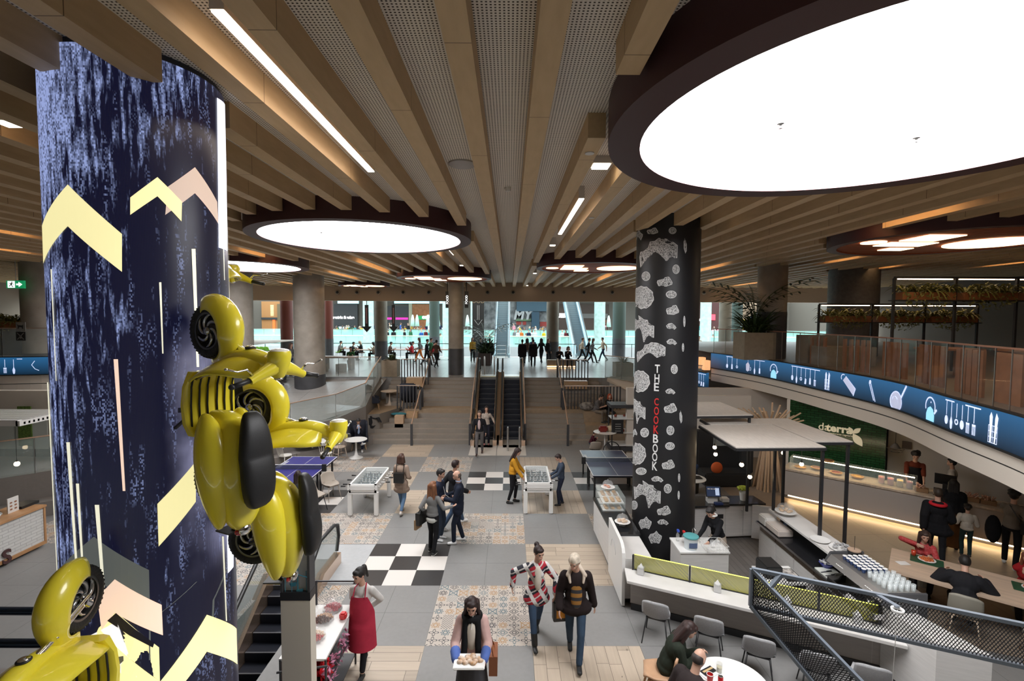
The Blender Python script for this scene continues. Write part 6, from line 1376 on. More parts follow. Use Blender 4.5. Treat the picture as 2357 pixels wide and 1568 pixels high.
# ================================================================ FOOD COUNTER ON THE RIGHT (under the mezzanine)
D0=Vector((8.37,14.32,0));De=Vector((.732,-.681,0));Dn=Vector((.681,.732,0))
def DP(s,o,z=0):return D0+De*s+Dn*o+Vector((0,0,z))
def on_plane(px_,py_,o):
    d=ray(px_,py_);P0=D0+Dn*o;t=(P0.dot(Dn))/(d.dot(Dn));return Vector((d.x*t,d.y*t,EYE+d.z*t))
def dprism(b,s0,s1,o0,o1,z0,z1):b.prism([DP(s0,o0,z0),DP(s1,o0,z0),DP(s1,o1,z0),DP(s0,o1,z0)],(0,0,z1-z0))
wl=M('cream_shop_wall',(.66,.6,.53),.7)
b=B();b.b2((4.6,18.6,0),(24,18.8,2.74));b.b2((5.2,24.7,0),(24,24.9,2.4));struct('wall_shop',b,wl)
b=B();b.b2((8.9,24.8,CUP),(12.5,24.95,MEZ));b.b2((-32,24.8,0),(-22,25,2.6));struct('wall_low',b,beige)
b=B();sA=(on_plane(1815,1050,2.2)-D0).dot(De);sB=(on_plane(2038,1050,2.2)-D0).dot(De);dprism(b,sA-.1,sA,2.2,4.5,0,2.72);dprism(b,sB,14,2.9,3.0,0,2.72);struct('wall_shop_end',b,wl)
mgt,nt_,bs_,v_=NT('dark_green_tiles',.18);bk=nt_.nodes.new('ShaderNodeTexBrick');s_,y_,z_=SEP(nt_,v_)
nt_.links.new(COMB(nt_,MA(nt_,'ADD',MA(nt_,'MULTIPLY',s_,.732),MA(nt_,'MULTIPLY',y_,-.681)),z_),bk.inputs['Vector'])
for k,v in ((1,(.012,.05,.018,1)),(2,(.02,.075,.028,1)),(3,(.003,.01,.004,1))):bk.inputs[k].default_value=v
bk.inputs['Scale'].default_value=1;bk.inputs['Brick Width'].default_value=.22;bk.inputs['Row Height'].default_value=.075;bk.inputs['Mortar Size'].default_value=.006;nt_.links.new(bk.outputs[0],bs_.inputs['Base Color'])
b=B();dprism(b,sA,sB,2.2,2.3,0,2.72);struct('wall_green_tiles',b,mgt)
t=thing('food_counter','long grey counter with pale stone top and glowing plinth under the right mezzanine','counter',D0)
def loc_(b):b.v=[v-D0 for v in b.v];return b
b=B();dprism(b,0,7.5,0,.7,.14,.9);obj('body',loc_(b),M('grey_front',(.4,.37,.34),.5),t)
b=B();dprism(b,.05,7.5,.1,.6,0,.14);obj('plinth',loc_(b),darkgrey,t)
b=B();dprism(b,.1,7.5,.03,.06,.1,.13);obj('plinth_light',loc_(b),M('plinth_glow',(1,.8,.5),.5,emit=26,ecol=(1,.68,.35)),t)
b=B();dprism(b,-.05,7.5,-.05,.75,.9,.95);obj('worktop',loc_(b),M('striped_stone',(.55,.46,.36),.3,var=.25,vs=4,stretch=(1,4,1)),t)
b=B();dprism(b,.1,3.05,.08,.09,.95,1.28);dprism(b,.1,3.05,.08,.5,1.28,1.29);dprism(b,.1,.11,.08,.5,.95,1.28);dprism(b,3.04,3.05,.08,.5,.95,1.28);gc=obj('glass_case',loc_(b),glassm,t)
b=B();dprism(b,.15,3.0,.3,.33,1.255,1.275);obj('case_light',loc_(b),M('case_glow',(1,.9,.7),.5,emit=22,ecol=(1,.8,.5)),t)
def tart(lab,s,o,z,r,c,bc=(.5,.28,.1)):
    p=DP(s,o,z);c_=thing('tart',lab,'tart',p);b=B();b.lathe([(r*.8,0),(r,.04),(r*.93,.045),(.001,.03)],n=28);obj('crust',b,M('crust_%.2f'%bc[0],bc,.7),c_,smooth=True,ang=50);b=B();b.lathe([(r*.9,.04),(.001,.048)],n=28);obj('filling',b,M('fill_%.2f_%.2f'%c[:2],c,.4,var=.25,vs=20),c_,smooth=True)
for i,(s,o,z,c,l) in enumerate(((.35,.3,.955,(.7,.35,.05),'golden tart at the left end of the glass case'),(.75,.4,1.0,(.25,.1,.06),'chocolate nut tart, second from the left in the case'),(1.25,.35,.98,(.35,.06,.03),'dark red tart in the middle of the glass case'),(1.75,.35,.98,(.75,.4,.06),'yellow tart before the juice glasses'),(1.05,.3,1.3,(.3,.12,.06),'brown tart on top of the glass case'),(4.4,.35,.96,(.5,.1,.03),'orange red dish before the woman with the cardigan'))):tart(l,s,o,z,.16,c)
for i,(s,c) in enumerate(((2.3,(.6,.08,.02)),(2.5,(.55,.05,.03)),(2.7,(.6,.4,.05)),(2.9,(.35,.03,.05)))):
    p=DP(s,.3,.955);c_=thing('juice_jug','%s juice jug in the glass case, %s'%(('orange','red','yellow','dark red')[i],('leftmost','second','third','rightmost')[i]),'jug',p);b=B();b.lathe([(.07,0),(.075,.2),(.07,.2),(.065,.01),(.001,.01)],n=20);obj('jug',b,mt_gl,c_,smooth=True,ang=50);b=B();b.lathe([(.06,.012),(.066,.17),(.001,.17)],n=20);obj('juice',b,M('juice_%.2f_%.2f'%c[:2],c,.3),c_,smooth=True,ang=50)
c_=thing('till','black till with a price card on the food counter','till',DP(3.6,.35,.95));Rz=math.atan2(De.y,De.x);c_.rotation_euler=(0,0,Rz);b=B();b.b2((-.22,-.2,0),(.22,.2,.1));b.b2((-.05,-.05,.1),(.05,.05,.3));obj('base',b,blackp,c_);b=B();b.box((0,0,.4),(.42,.05,.28),M_=Matrix.Rotation(R(20),4,'X'));obj('screen',b,blackp,c_);b=B();b.b2((.17,-.22,.02),(.3,-.21,.2));obj('price_card',b,mcer,c_)
for s,l in ((3.05+.1,'small pile of wrapped sweets left of the black till'),(4.1,'wicker basket of cutlery right of the black till'),(4.5-.1,'second basket with sauce bottles right of the black till')):
    c_=thing('basket',l,'basket',DP(s,.25,.95),Rz);b=B();b.b2((-.14,-.1,0),(.14,.1,.1));obj('weave',b,M('wicker',(.35,.2,.1),.8,bump=1,bs=90),c_,bevel=.01);b=B();rd=random.Random(int(s*9));[b.cyl((rd.uniform(-.1,.1),rd.uniform(-.07,.07),.06),(rd.uniform(-.13,.13),rd.uniform(-.09,.09),.2),.012,n=6) for _ in range(14)];obj('contents',b,M('basket_things',(.6,.35,.25),.5,var=.4,vs=30),c_)
for s,o,c,l in ((5.2,.35,(.5,.12,.03),'tray of orange food before the woman in the brown skirt'),(6.1,.35,(.35,.4,.12),'dish of green salad at the right end of the food counter')):
    c_=thing('food_tray',l,'tray',DP(s,o,.95),Rz);b=B();b.b2((-.25,-.16,0),(.25,.16,.04));obj('tray',b,blackp,c_,bevel=.01);b=B();[b.ell((.2*math.cos(k*2.4)*math.sqrt(k/26),.12*math.sin(k*2.4)*math.sqrt(k/26),.05),.035,7,5) for k in range(26)];obj('food',b,M('food%.2f'%c[0],c,.6,var=.4,vs=25),c_,smooth=True)
# sign: letters and leaves on the green wall
sg=thing('shop_sign','cream daterra lettering with leaf emblem on the green tiles','sign',on_plane(1920,1000,2.18));so=Vector(sg.location);mc_=M('sign_cream',(.75,.68,.5),.5,emit=.25,ecol=(.9,.8,.55))
TD=lambda x,y:face_T(on_plane(x,y,2.17)-so,De,(0,0,1))
text('letters','da',.34,mc_,sg,TD(1896,983),.01);text('letters','terra',.34,mc_,sg,TD(1931,988),.01,.012);text('tagline','restaurante vegetariano',.075,mc_,sg,TD(1938,1001),.006)
leaf=lambda L,W:[(L*(f),W*math.sin(PI*f)) for f in [k/8 for k in range(9)]]+[(L*f,-W*math.sin(PI*f)) for f in [k/8 for k in range(7,0,-1)]]
for a,L,W in ((-55,.45,.11),(45,.28,.07),(150-30,.22,.06)):
    ca,sa=math.cos(R(a)),math.sin(R(a));flat_fig('leaf',[[(x*ca-y*sa,x*sa+y*ca) for x,y in leaf(L,W)]],TD(1963,998),mc_,sg,.015)
# lampshade, frames, back kitchen
p=on_plane(2061,1030,1.2);t=thing('cage_lamp','grey wire cage lamp hanging by the green tiled wall','pendant lamp',p);b=B();b.lathe([(.03,.12),(.05,.1),(.12,0),(.13,-.01)],n=20,cap=False);obj('shade',b,M('zinc',(.2,.19,.19),.5,.5),t,smooth=True);b=B();[b.torus((0,0,z),r,.005,n=24,m=5) for r,z in ((.2,-.03),(.17,-.1),(.1,-.13))];obj('cage',b,darkgrey,t);b=B();b.cyl((0,0,.1),(0,0,2.72-p.z),.006,n=6);obj('cord',b,black,t)
b=B();p=on_plane(2087,1025,2.85);b.box((0,0,0),(.22,.02,.22),rz=Rz);tag(obj('picture_frame',b,M('frame_brown',(.12,.08,.06),.5),loc=p),'small dark picture right of the cage lamp','picture')
t=thing('back_counter','dark back counter with appliances behind the food counter','counter',DP(5.4,2.3));b=B();dprism(b,5.4,12,2.3,2.9,0,.9);o_=DP(5.4,2.3);b.v=[v-o_ for v in b.v];obj('body',b,M('dark_timber',(.09,.065,.05),.5),t);b=B();dprism(b,5.4,12,2.25,2.9,.9,.94);b.v=[v-o_ for v in b.v];obj('worktop',b,MATS['striped_stone'],t)
for s,w,h,l,mt in ((5.9,.5,.35,'microwave oven on the back counter',blackp),(6.9,.3,.4,'dark coffee grinder on the back counter',darkgrey),(7.6,.5,.35,'steel appliance on the back counter under the slab',steel)):b=B();b.box((0,0,h/2),(w,.35,h),rz=Rz);tag(obj('appliance',b,mt,loc=DP(s,2.6,.94),bevel=.015),l,'appliance')
# timber stick tree
p=G(1785,1152);t=thing('stick_tree','tree sculpture of pale timber slats fanning out under the ceiling','sculpture',(p.x+.3,p.y+1.0,0));rd=random.Random(3);mst=M('pale_timber',(.6,.42,.27),.6);
for k in range(26):
    a=k*2.4;r0=.38*rd.random()**.5+.08;b=B();m1=(.1*math.cos(a),.1*math.sin(a),1.95+rd.random()*.1);b.bar((r0*math.cos(a),r0*math.sin(a),0),m1,.05,.03);r2=.5+.5*rd.random();b.bar(m1,(r2*math.cos(a+.3),r2*math.sin(a+.3),2.3+.35*rd.random()),.05,.03);obj('slat',b,mst,t)
# seating corner behind the kiosk
b=B();b.b2((6.0,16.9,0),(8.6,17.05,2.72));struct('wall_seating',b,wl)
t=thing('booth_bench','high black padded booth behind the man in the blue shirt','sofa',(7.1,15.6,0));mb_=M('black_felt',(.02,.019,.019),.9)
for bx,nm in (((-.75,.35,0,.75,.6,1.7),'backrest'),((-.75,-.35,0,.75,.35,.45),'seat'),((.65,-.35,.45,.8,.4,1.5),'side_wing')):b=B();b.b2(bx[:3],bx[3:]);obj(nm,b,mb_,t,bevel=.04)
tag(obj('cushion',B().ell((0,0,0),(.19,.08,.19),20,12),M('orange_cushion',(.55,.1,.02),.8),loc=(6.75,15.35,.62),smooth=True),'round orange cushion on the black booth','cushion')
t=tulip('round white table with a tray before the man in the blue shirt',5.4,14.0,.42,.74)
tag(obj('tray',B().b2((-.2,-.13,0),(.2,.13,.02)),blackp,loc=(5.5,14.0,.745),bevel=.005),'dark tray of food on the round table of the man in blue','tray')
b=B();b.b2((-.3,-.01,-.35),(.3,.01,.35));t=tag(obj('menu_board',b,black,loc=(8.2,16.87,1.6)),'black menu board behind the pendant bulbs','board')
fr=thing('poster','white framed poster of bottles beside the printed pillar','picture',(6.25,16.87,1.9));b=B();b.b2((-.3,-.015,-.75),(.3,.015,.75));obj('frame',b,white,fr);b=B();b.b2((-.24,-.02,.0),(.24,-.016,.65));obj('print',b,M('poster_dark',(.04,.035,.03),.5,var=.9,vs=7),fr);b=B();b.b2((-.24,-.02,-.65),(.24,-.016,-.06));obj('lower_print',b,M('poster_wheat',(.5,.38,.28),.6,var=.4,vs=14),fr)
t=thing('window_lettering','dark mirrored script lettering on glass behind the nearest canopy','sign',(7.0,14.95,1.95));b=B();b.b2((-.55,0,-.5),(.55,.012,.5));obj('glass',b,glassm,t);mi_=M('dark_ink',(.03,.03,.08),.5);Tm=face_T((0,-.01,.3),(-1,0,0),(0,0,1));text('script','Moura',.26,mi_,t,Tm,.001,shear=.25)
for k,w_ in enumerate((.5,.36,.36,.3)):b=B();b.b2((-w_/2,-.012,.05-k*.13),(w_/2,-.008,.11-k*.13));obj('ink_bar',b,mi_,t)
# long timber table, trays, chairs
LT=Vector((7.18,8.82,0));Le=Vector((.754,-.657,0));Ln=Vector((.657,.754,0));rzL=math.atan2(Le.y,Le.x)
t=thing('long_table','long pale timber table where three people eat on the right','table',LT,rzL);mtt=M('blond_timber',(.56,.42,.31),.4,var=.12,vs=2.5,stretch=(.4,6,1));b=B();b.b2((0,0,.7),(6,1.12,.76));obj('tabletop',b,mtt,t,bevel=.006)
for x in (.3,2.6):b=B();b.b2((x,.2,0),(x+.08,.9,.7));obj('leg',b,darkgrey,t)
def LP(s,o,z=0):return LT+Le*s+Ln*o+Vector((0,0,z))
for s,l in ((1.05,'taupe shell chair of the man in the dark hoodie'),(1.95,'empty taupe shell chair, second along the near side of the long table'),(2.85,'empty taupe shell chair at the right edge by the long table')):p=LP(s,-.22);shell_chair(l,p.x,p.y,rzL+PI,M('olive_shell',(.3,.28,.23),.6),M('ash_leg',(.55,.42,.3),.5),h=.86)
for s,o,l in ((.55,.85,'dark green tray with plate of food before the girl in red flowers'),(1.95,.75,'green tray with orange food before the woman in the red top')):
    c_=thing('food_tray',l,'tray',LP(s,o,.762),rzL);b=B();b.b2((-.25,-.17,0),(.25,.17,.02));obj('tray',b,M('green_tray',(.02,.08,.04),.4),c_,bevel=.006);b=B();b.lathe([(.07,.02),(.14,.035),(.14,.04),(.001,.028)],n=28);obj('plate',b,mcer,c_,smooth=True,ang=60);b=B();[b.ell((.1*math.cos(k*2.4)*math.sqrt(k/18),.09*math.sin(k*2.4)*math.sqrt(k/18),.045),.026,7,5) for k in range(18)];obj('food',b,MATS['food0.50'],c_,smooth=True)
tag(obj('juice_glass',B().lathe([(.035,0),(.04,.12),(.001,.12)],n=20),M('tomato_juice',(.5,.05,.02),.2),loc=LP(.35,.95,.762),smooth=True),'glass of red juice on the dark green tray','glass')
b=B();b.b2((-.1,-.07,0),(.1,.07,.006));tag(obj('napkin',b,mcer,loc=LP(.2,.45,.762)),'white napkin near the left end of the long table','napkin')
# ================================================================ MESH RAILING NEAR THE CAMERA
mr_=M('grey_blue_rail',(.2,.23,.27),.35,.4);mmesh=M('mesh_dark',(.035,.035,.04),.4,.5)
t=thing('mesh_railing','grey steel railing with diamond mesh crossing the lower right corner','railing',(2.2,4.4,4.0));RO=Vector(t.location)
A0,A1=PY(1731,1310,4.5),PY(2400,1447,3.7);C0,C1=PY(1728,1395,4.5),PY(2400,1545,3.7);E0,E1=A0.copy(),PY(2010,1598,3.75);F0,F1=C0.copy(),PY(1895,1598,3.95)
b=B()
for a,c in ((A0,A1),(C0,C1),(E0,E1),(F0,F1),(A0,C0)):b.bar(a-RO,c-RO,.035,.03)
b.bar(E0.lerp(E1,.17)-RO,A0.lerp(A1,.115)-RO,.035,.03);q=A0.lerp(A1,.475);b.bar(q-RO,PY(2068,1398,3.9)-RO,.04,.015);obj('frame',b,mr_,t)
def meshp(a,c,d_,e,nx,nm):
    b=B();ny=max(2,int(nx*((c-a).length+.001)/(2.6*(d_-a).length))) if False else 9
    k=nx/ny
    def P(u,v):return (a.lerp(d_,u)).lerp(c.lerp(e,u),v)
    def clip(u0,v0,u1,v1):
        if u0<0:v0 +=(0-u0)/(u1-u0)*(v1-v0);u0=0
        if u1>1:v1=v0+(1-u0)/(u1-u0)*(v1-v0);u1=1
        return u0,v0,u1,v1
    w=ny/nx*1.0
    for i in range(-ny,nx+1):
        for s in (0,1):
            u0,u1=i/nx,(i+ny)/nx
            if u1<=0 or u0>=1:continue
            u0,v0,u1,v1=clip(u0,0+s,u1,1-s);b.bar(P(u0,v0)-RO,P(u1,v1)-RO,.0055,.0045)
    return obj(nm,b,mmesh,t)
meshp(A0,C0,A1,C1,84,'mesh_panel');meshp(E0,F0,E1,F1,46,'mesh_panel')
p=PY(2066,1405,3.88);c_=thing('hanging_lantern','white ring lantern hanging from the mesh railing on a thin cord','lantern',p);b=B();b.lathe([(.045,-.012),(.048,.012),(.04,.014),(.04,-.012)],n=28,cap=False);obj('ring',b,mcer,c_,smooth=True);b=B();b.cyl((0,0,0),(-.03,0,-1.2),.0025,n=6);obj('cord',b,mcer,c_)
# ================================================================ LEFT SIDE: STALL, GLASS CASE, ESCALATORS
t=thing('stall_counter','white brick stall counter with timber top and a brown letter S','counter',(-10.9,10.9,0));p0,p1=G(0,1203,1.0),G(100,1163,1.0);SO=Vector(t.location);d_=(p1-p0).normalized();n_=Vector((d_.y,-d_.x,0));n_=n_ if n_.dot(-p0)>0 else -n_;q0=p0-d_*3
def SP(s,o,z):v=q0+d_*s+n_*o;return Vector((v.x,v.y,z))-SO
LS=(p1-q0).length+.05
def sprism(b,s0,s1,o0,o1,z0,z1):b.prism([SP(s0,o0,z0),SP(s1,o0,z0),SP(s1,o1,z0),SP(s0,o1,z0)],(0,0,z1-z0))
mwb,nt_,bs_,v_=NT('white_brick',.5);bk=nt_.nodes.new('ShaderNodeTexBrick');x_,y_,z_=SEP(nt_,v_);nt_.links.new(COMB(nt_,MA(nt_,'ADD',x_,y_),z_),bk.inputs['Vector'])
for k,v in ((1,(.6,.59,.57,1)),(2,(.66,.65,.63,1)),(3,(.42,.41,.4,1))):bk.inputs[k].default_value=v
bk.inputs['Scale'].default_value=1;bk.inputs['Brick Width'].default_value=.25;bk.inputs['Row Height'].default_value=.07;bk.inputs['Mortar Size'].default_value=.006;nt_.links.new(bk.outputs[0],bs_.inputs['Base Color'])
b=B();sprism(b,0,LS-.05,-.6,-.02,.12,.95);obj('brick_front',b,mwb,t);mtw=M('orange_timber',(.45,.24,.11),.4,var=.12,vs=4)
b=B();sprism(b,0,LS,-.75,.03,.95,1.0);sprism(b,0,LS,-.05,.0,.06,.14);sprism(b,LS-.05,LS,-.6,.0,.1,.96);obj('timber_top',b,mtw,t,bevel=.004);p_=PY(16,1283,G(50,1300,.6).y)
sd=ray(16,1283);nf=Vector((n_.x,n_.y,0));tq=(Vector((p0.x,p0.y,0)).dot(nf)+.012)/sd.dot(nf);sq=Vector((sd.x*tq,sd.y*tq,EYE+sd.z*tq));text('letter','S',.42,M('brown_letter',(.07,.03,.03),.5),t,face_T(sq-SO,d_,(0,0,1)),.012,.012)
def st_obj(nm,lab,cat,s,o,z,bx,mt,**k):v=SP(s,o,z)+SO;c=thing(nm,lab,cat,v,math.atan2(d_.y,d_.x));b=B();b.b2(bx[:3],bx[3:]);obj('body',b,mt,c,**k);return c
c_=st_obj('menu_stand','white upright menu card with small pictures on the stall counter','menu',LS-.45,-.3,1.0,(-.12,-.01,0,.12,.01,.34),white);b=B();[b.ell((-.05+.1*(k%2),-.014,.08+.075*(k//2)),(.03,.004,.02),10,6) for k in range(6)];obj('pictures',b,M('food_brown',(.3,.14,.08),.6),c_)
c_=thing('serving_pan','round steel pan with dark lid on the stall counter','pan',SP(LS-.95,-.35,1.0)+SO);b=B();b.lathe([(.2,0),(.24,.1),(.24,.11),(.2,.15),(.001,.17)],n=32);obj('pan',b,chrome,c_,smooth=True,ang=50)
st_obj('tablet','black till tray at the right end of the stall counter','till',LS-.1,-.4,1.0,(-.2,-.15,0,.2,.15,.06),blackp)
v=SP(LS-1.4,-.5,1.0)+SO;c_=thing('cup','large white cup cut by the left edge on the stall counter','cup',v);b=B();b.lathe([(.06,0),(.09,.3),(.085,.3),(.055,.02),(.001,.02)],n=24);obj('cup',b,mcer,c_,smooth=True,ang=50)
b=B();P=[PY(0,y,14) for y in (0,)];b.b2((-20,14.5,0),(-13.2,14.7,3.2));struct('wall_stall',b,M('stall_wall',(.6,.54,.46),.7));b=B();b.b2((-20,14.4,.95),(-13.2,14.5,1.45));struct('trim_70',b,darkgrey)
t=thing('wall_panels','pale wall panels with one green moss strip behind the stall','panel',(-14.9,14.4,1.45));b=B()
for k in range(8):b.b2((-3+.5*k,-.02,0),(-3+.5*k+.48,0,1.15))
obj('panel',b,M('pale_panel',(.5,.52,.48),.5),t);b=B();q=PY(60,1040,14.36);b.b2((q.x+14.9-.2,-.05,.1),(q.x+14.9+.2,-.02,1.3));obj('moss',b,M('moss',(.1,.16,.03),.95,bump=1,bs=40,var=.4,vs=18),t)
t=thing('slatted_canopy','white slatted canopy frame over the stall','canopy',(-13.0,12.0,2.75));b=B();[b.b2((-3,y*.12,0),(.8,y*.12+.05,.06)) for y in range(14)];obj('slats',b,white,t);b=B();b.b2((-3,-.1,-.03),(.75,0,.12));b.b2((.7,-.1,-.03),(.8,1.7,.1));obj('frame',b,mcer,t)
bulb(39,1068,12.2,2.78,'glowing pendant bulb over the left stall',.06)
# totem with stair picture
t=thing('totem','tall cream totem with a framed picture of a blue spiral stair','sign',(-2.79,5.72,0));tw=.36
b=B();b.b2((0,0,0),(tw,.16,2.02));obj('body',b,M('cream_panel',(.68,.63,.54),.5),t);b=B();b.b2((-.004,-.004,2.02),(tw+.004,.164,2.12));obj('black_band',b,black,t)
b=B();b.b2((0,0,2.12),(.025,.16,2.78));b.b2((tw-.03,0,2.12),(tw,.16,2.78));b.b2((0,0,2.76),(tw,.16,2.79));obj('frame',b,darkgrey,t);b=B();b.b2((.025,.05,2.12),(tw-.03,.06,2.76));obj('picture',b,M('grey_picture',(.4,.41,.43),.3,col2=(.7,.7,.7),vs=2),t)
mbl=M('stair_blue',(.05,.22,.3),.4);b=B();b.cyl((.2,.03,2.12),(.2,.03,2.42),.008);b.ell((.2,.03,2.43),.013);b.tube([(.05,.02,2.6),(.045,.02,2.5),(.07,.02,2.42),(.13,.02,2.36),(.2,.015,2.34),(.33,.0,2.31)],.006,6)
for x,z in ((.06,2.3),(.12,2.22),(.2,2.14)):b.prism([(x-.02,.02,z),(x+.07,.02,z+.015),(x+.06,.02,z-.03),(x,.02,z-.04)],(0,.01,0))
for x in (.05,.13,.31):b.cyl((x,.02,2.12),(x,.02,2.38),.004)
obj('spiral_stair',b,mbl,t,smooth=True,ang=50)
# sweets cart
t=thing('sweets_cart','black framed cart with white top, red parcels and pink flowers','cart',(-2.72,6.6,0));b=B();b.b2((-.32,-.45,.93),(.3,.75,.96));obj('top',b,white,t);b=B()
for x in (-.3,.3):
    for y in (-.45,.75):b.b2((x-.012,y-.012,0),(x+.012,y+.012,.95 if y<0 else 1.35))
for z in (.15,.55):b.b2((-.3,-.45,z),(.3,.75,z+.02))
b.b2((-.3,.74,1.33),(.3,.76,1.35));b.cyl((-.3,-.55,.85),(.34,-.5,.9),.015);obj('frame',b,darkgrey,t)
for x,y in ((-.3,-.3),(.3,-.3)):b=B();b.torus((x,y,.18),.16,.018,'X');obj('wheel',b,black,t,smooth=True)
b=B();rd=random.Random(8);[leafball(b,(rd.uniform(-.18,.15),rd.uniform(-.4,.4),.66),(.12,.12,.1),30,.12,k) for k in range(6)];obj('red_parcels',b,M('red_cellophane',(.6,.01,.02),.25),t);b=B();[leafball(b,(.27,y,.6),(.05,.1,.2),40,.04,int(y*10)+20) for y in (-.35,-.1,.15,.4)];obj('pink_flowers',b,M('pink_petals',(.7,.3,.45),.7),t)
b=B();b.b2((-.3,-.45,.57),(-.1,.1,.92));obj('brown_box',b,M('brown_box',(.14,.08,.06),.6),t)
def dome(lab,x,y,c1,c2):
    c_=thing('sweet_dome',lab,'glass dome',(x,y,.96));b=B();b.lathe([(.14,0),(.15,.02),(.001,.015)],n=28);obj('plate',b,mclr,c_,smooth=True);b=B();b.lathe([(.145,.02),(.14,.1),(.09,.16),(.02,.185),(.001,.186)],n=28,cap=False);obj('dome',b,mclr,c_,smooth=True)
    b1,b2_=B(),B()
    for k in range(44):a=k*2.4;r=.12*math.sqrt(k/44);(b1 if math.sin(a)<.1 else b2_).ell((r*math.cos(a),r*math.sin(a),.04+.035*(1-r/.12)),.018,8,6)
    obj('sweets',b1,M('sweet%.2f'%c1[0],c1,.4),c_,smooth=True);obj('sweets',b2_,M('sweet%.2f'%c2[0],c2,.4),c_,smooth=True)
dome('glass dome of red and cream sweets, nearest on the cart',-2.72,6.55,(.5,.08,.08),(.7,.55,.42));dome('glass dome of dark chocolates in the middle of the cart',-2.75,6.95,(.09,.03,.015),(.45,.25,.13));dome('glass dome of red wrapped sweets at the back of the cart',-2.72,7.22,(.4,.02,.04),(.55,.2,.22))
b=B();b.b2((-.08,-.1,0),(.06,.1,.07));tag(obj('red_box',b,M('red_card',(.6,.03,.03),.5),loc=(-2.93,6.85,.96)),'red card box at the left of the cart top','box');tag(obj('red_bow',B().b2((-.05,-.05,0),(.05,.05,.1)),MATS['red_card'],loc=(-2.48,7.0,.96),bevel=.02),'red gift box at the right of the cart top','box')
# escalator well going down
t=escalator('descending escalator beside the screen column with black looping handrails',-4.35,.9,6.2,9.6,-2.0,0.0,gl=glassd);
b=B();b.b2((-4.9,9.62,.003),(-3.2,11.3,.012));struct('floor_escalator_plate',b,concrete('pale_plate',(.42,.43,.44),.35))
t=thing('kiosk_roof','dark glass and steel structure in the bottom left corner with blue pipes','structure',(-6.3,6.0,0));b=B()
for k,(z,y) in enumerate(((2.1,5.4),(2.0,5.0),(1.75,4.6),(1.6,4.4))):b.cyl((-2.5,y-6,z),(1.9,y-6,z-.02),.045)
obj('pipes',b,M('blue_pipe',(.03,.045,.075),.25,.6),t,smooth=True,ang=50);b=B();b.b2((-1.8,-1.9,1.1),(1.3,-.7,1.5));obj('grey_panel',b,M('warm_grey_panel',(.25,.22,.21),.4),t,bevel=.03);b=B();b.b2((-1.6,-1.7,1.5),(.9,-.9,1.51));obj('glass_top',b,M('dark_glass',(.03,.04,.05),.05,spec=.9),t);b=B();[b.b2((-2.5+x*1.2,-2.0,0),(-2.44+x*1.2,-1.94,2.0)) for x in range(4)];obj('legs',b,darkgrey,t)
# ================================================================ FAR HALL
mfp=M('far_plaster',(.13,.11,.09),.7);mdk=M('shop_dark',(.03,.03,.032),.5)
b=B();b.b2((-41,72,0),(43,72.3,9.5));struct('wall_far',b,mfp)
b=B();b.b2((-40.3,32.2,0),(-40,72,9.5));struct('wall_far_left',b,mfp);b=B();b.b2((42,32.2,0),(42.3,72,9.5));struct('wall_far_right',b,mfp)
b=B();b.b2((-40,50,1.3),(42,72,CUP));b.b2((-40,56,CUP),(42,72,2.95));b.b2((-40,37.4,-.1),(42,50,-.02));struct('floor_far',b,concrete('far_floor',(.42,.42,.42),.3))
b=B();b.b2((-30,64,9.4),(30,72,9.5))
for k in range(9):b.b2((-28+6.5*k,36,9.45),(-27.4+6.5*k,72,9.8))
struct('ceiling_far',b,M('far_ceiling',(.45,.45,.44),.7))
glass_rail('glass_railing','white topped glass parapet at the edge of the far terrace',[(-39,50.1,CUP),(41,50.1,CUP)],1.1,mat=M('mint_glass',(.45,.8,.7),.1,alpha=.45),railm=M('cream_rail',(.75,.68,.5),.5),post=True,rail=.08)
glass_rail('glass_railing','green glass parapet of the raised far terrace before the crowd',[(-39,56.1,2.95),(41,56.1,2.95)],1.0,mat=MATS['mint_glass'],railm=steel,rail=.05)
t=thing('balustrade','thin dark rail with glass at the back edge of the upper floor','railing',(-8,37.3,CUP));b=B();b.b2((-14,-.03,1.0),(7.1-.1,.03,1.05));b.b2((14.6,-.03,1.0),(20.5,.03,1.05));b.b2((8.4,-.03,1.0),(13.2,.03,1.05));[b.b2((-14+1.5*k,-.02,0),(-13.96+1.5*k,.02,1.0)) for k in range(23) if not 13.9<k<15.1];obj('frame',b,black,t)
def W(px_,py_,Y=71.9):return PY(px_,py_,Y)
def wbox(name,lab,cat,x0,y0,x1,y1,mt,Y=71.8,dep=.2,par=None):
    p,q=W(x0,y0,Y),W(x1,y1,Y);b=B();b.b2((0,-dep,0),(q.x-p.x,0,p.z-q.z));o=obj(name,b,mt,par,loc=None if par else (p.x,Y,q.z))
    if par:o.location=Vector((p.x,Y,q.z))-Vector(par.location)
    elif lab:tag(o,lab,cat)
    return o
def E_(n,c,s):return M(n,c,.5,emit=s,ecol=c)
def shop(lab,x0,x1,y0,parts):
    p=W((x0+x1)/2,y0);t=thing('shopfront',lab,'shop',(p.x,71.8,2.95))
    for k,(nm,a,y_,c,d,mt,dp) in enumerate(parts):wbox(nm,None,None,a,y_,c,d,mt,71.8-.05*k,dp,t)
    return t
mint=E_('warm_interior',(.7,.42,.2),.9);mye=E_('yellow_interior',(.85,.66,.32),.9);mcy=E_('cyan_light',(.45,.85,.95),1.3);mwl=E_('white_sign',(1,1,1),2.0)
s1=shop('shopfront with dark sign and warm bar on the far left of the terrace',770,825,700,[('front',770,700,825,762,mdk,.3),('window',778,704,808,728,M('window_grey',(.1,.11,.11),.3),.1),('interior',778,738,812,752,mint,.1),('counter',778,752,806,757,mcy,.2)])
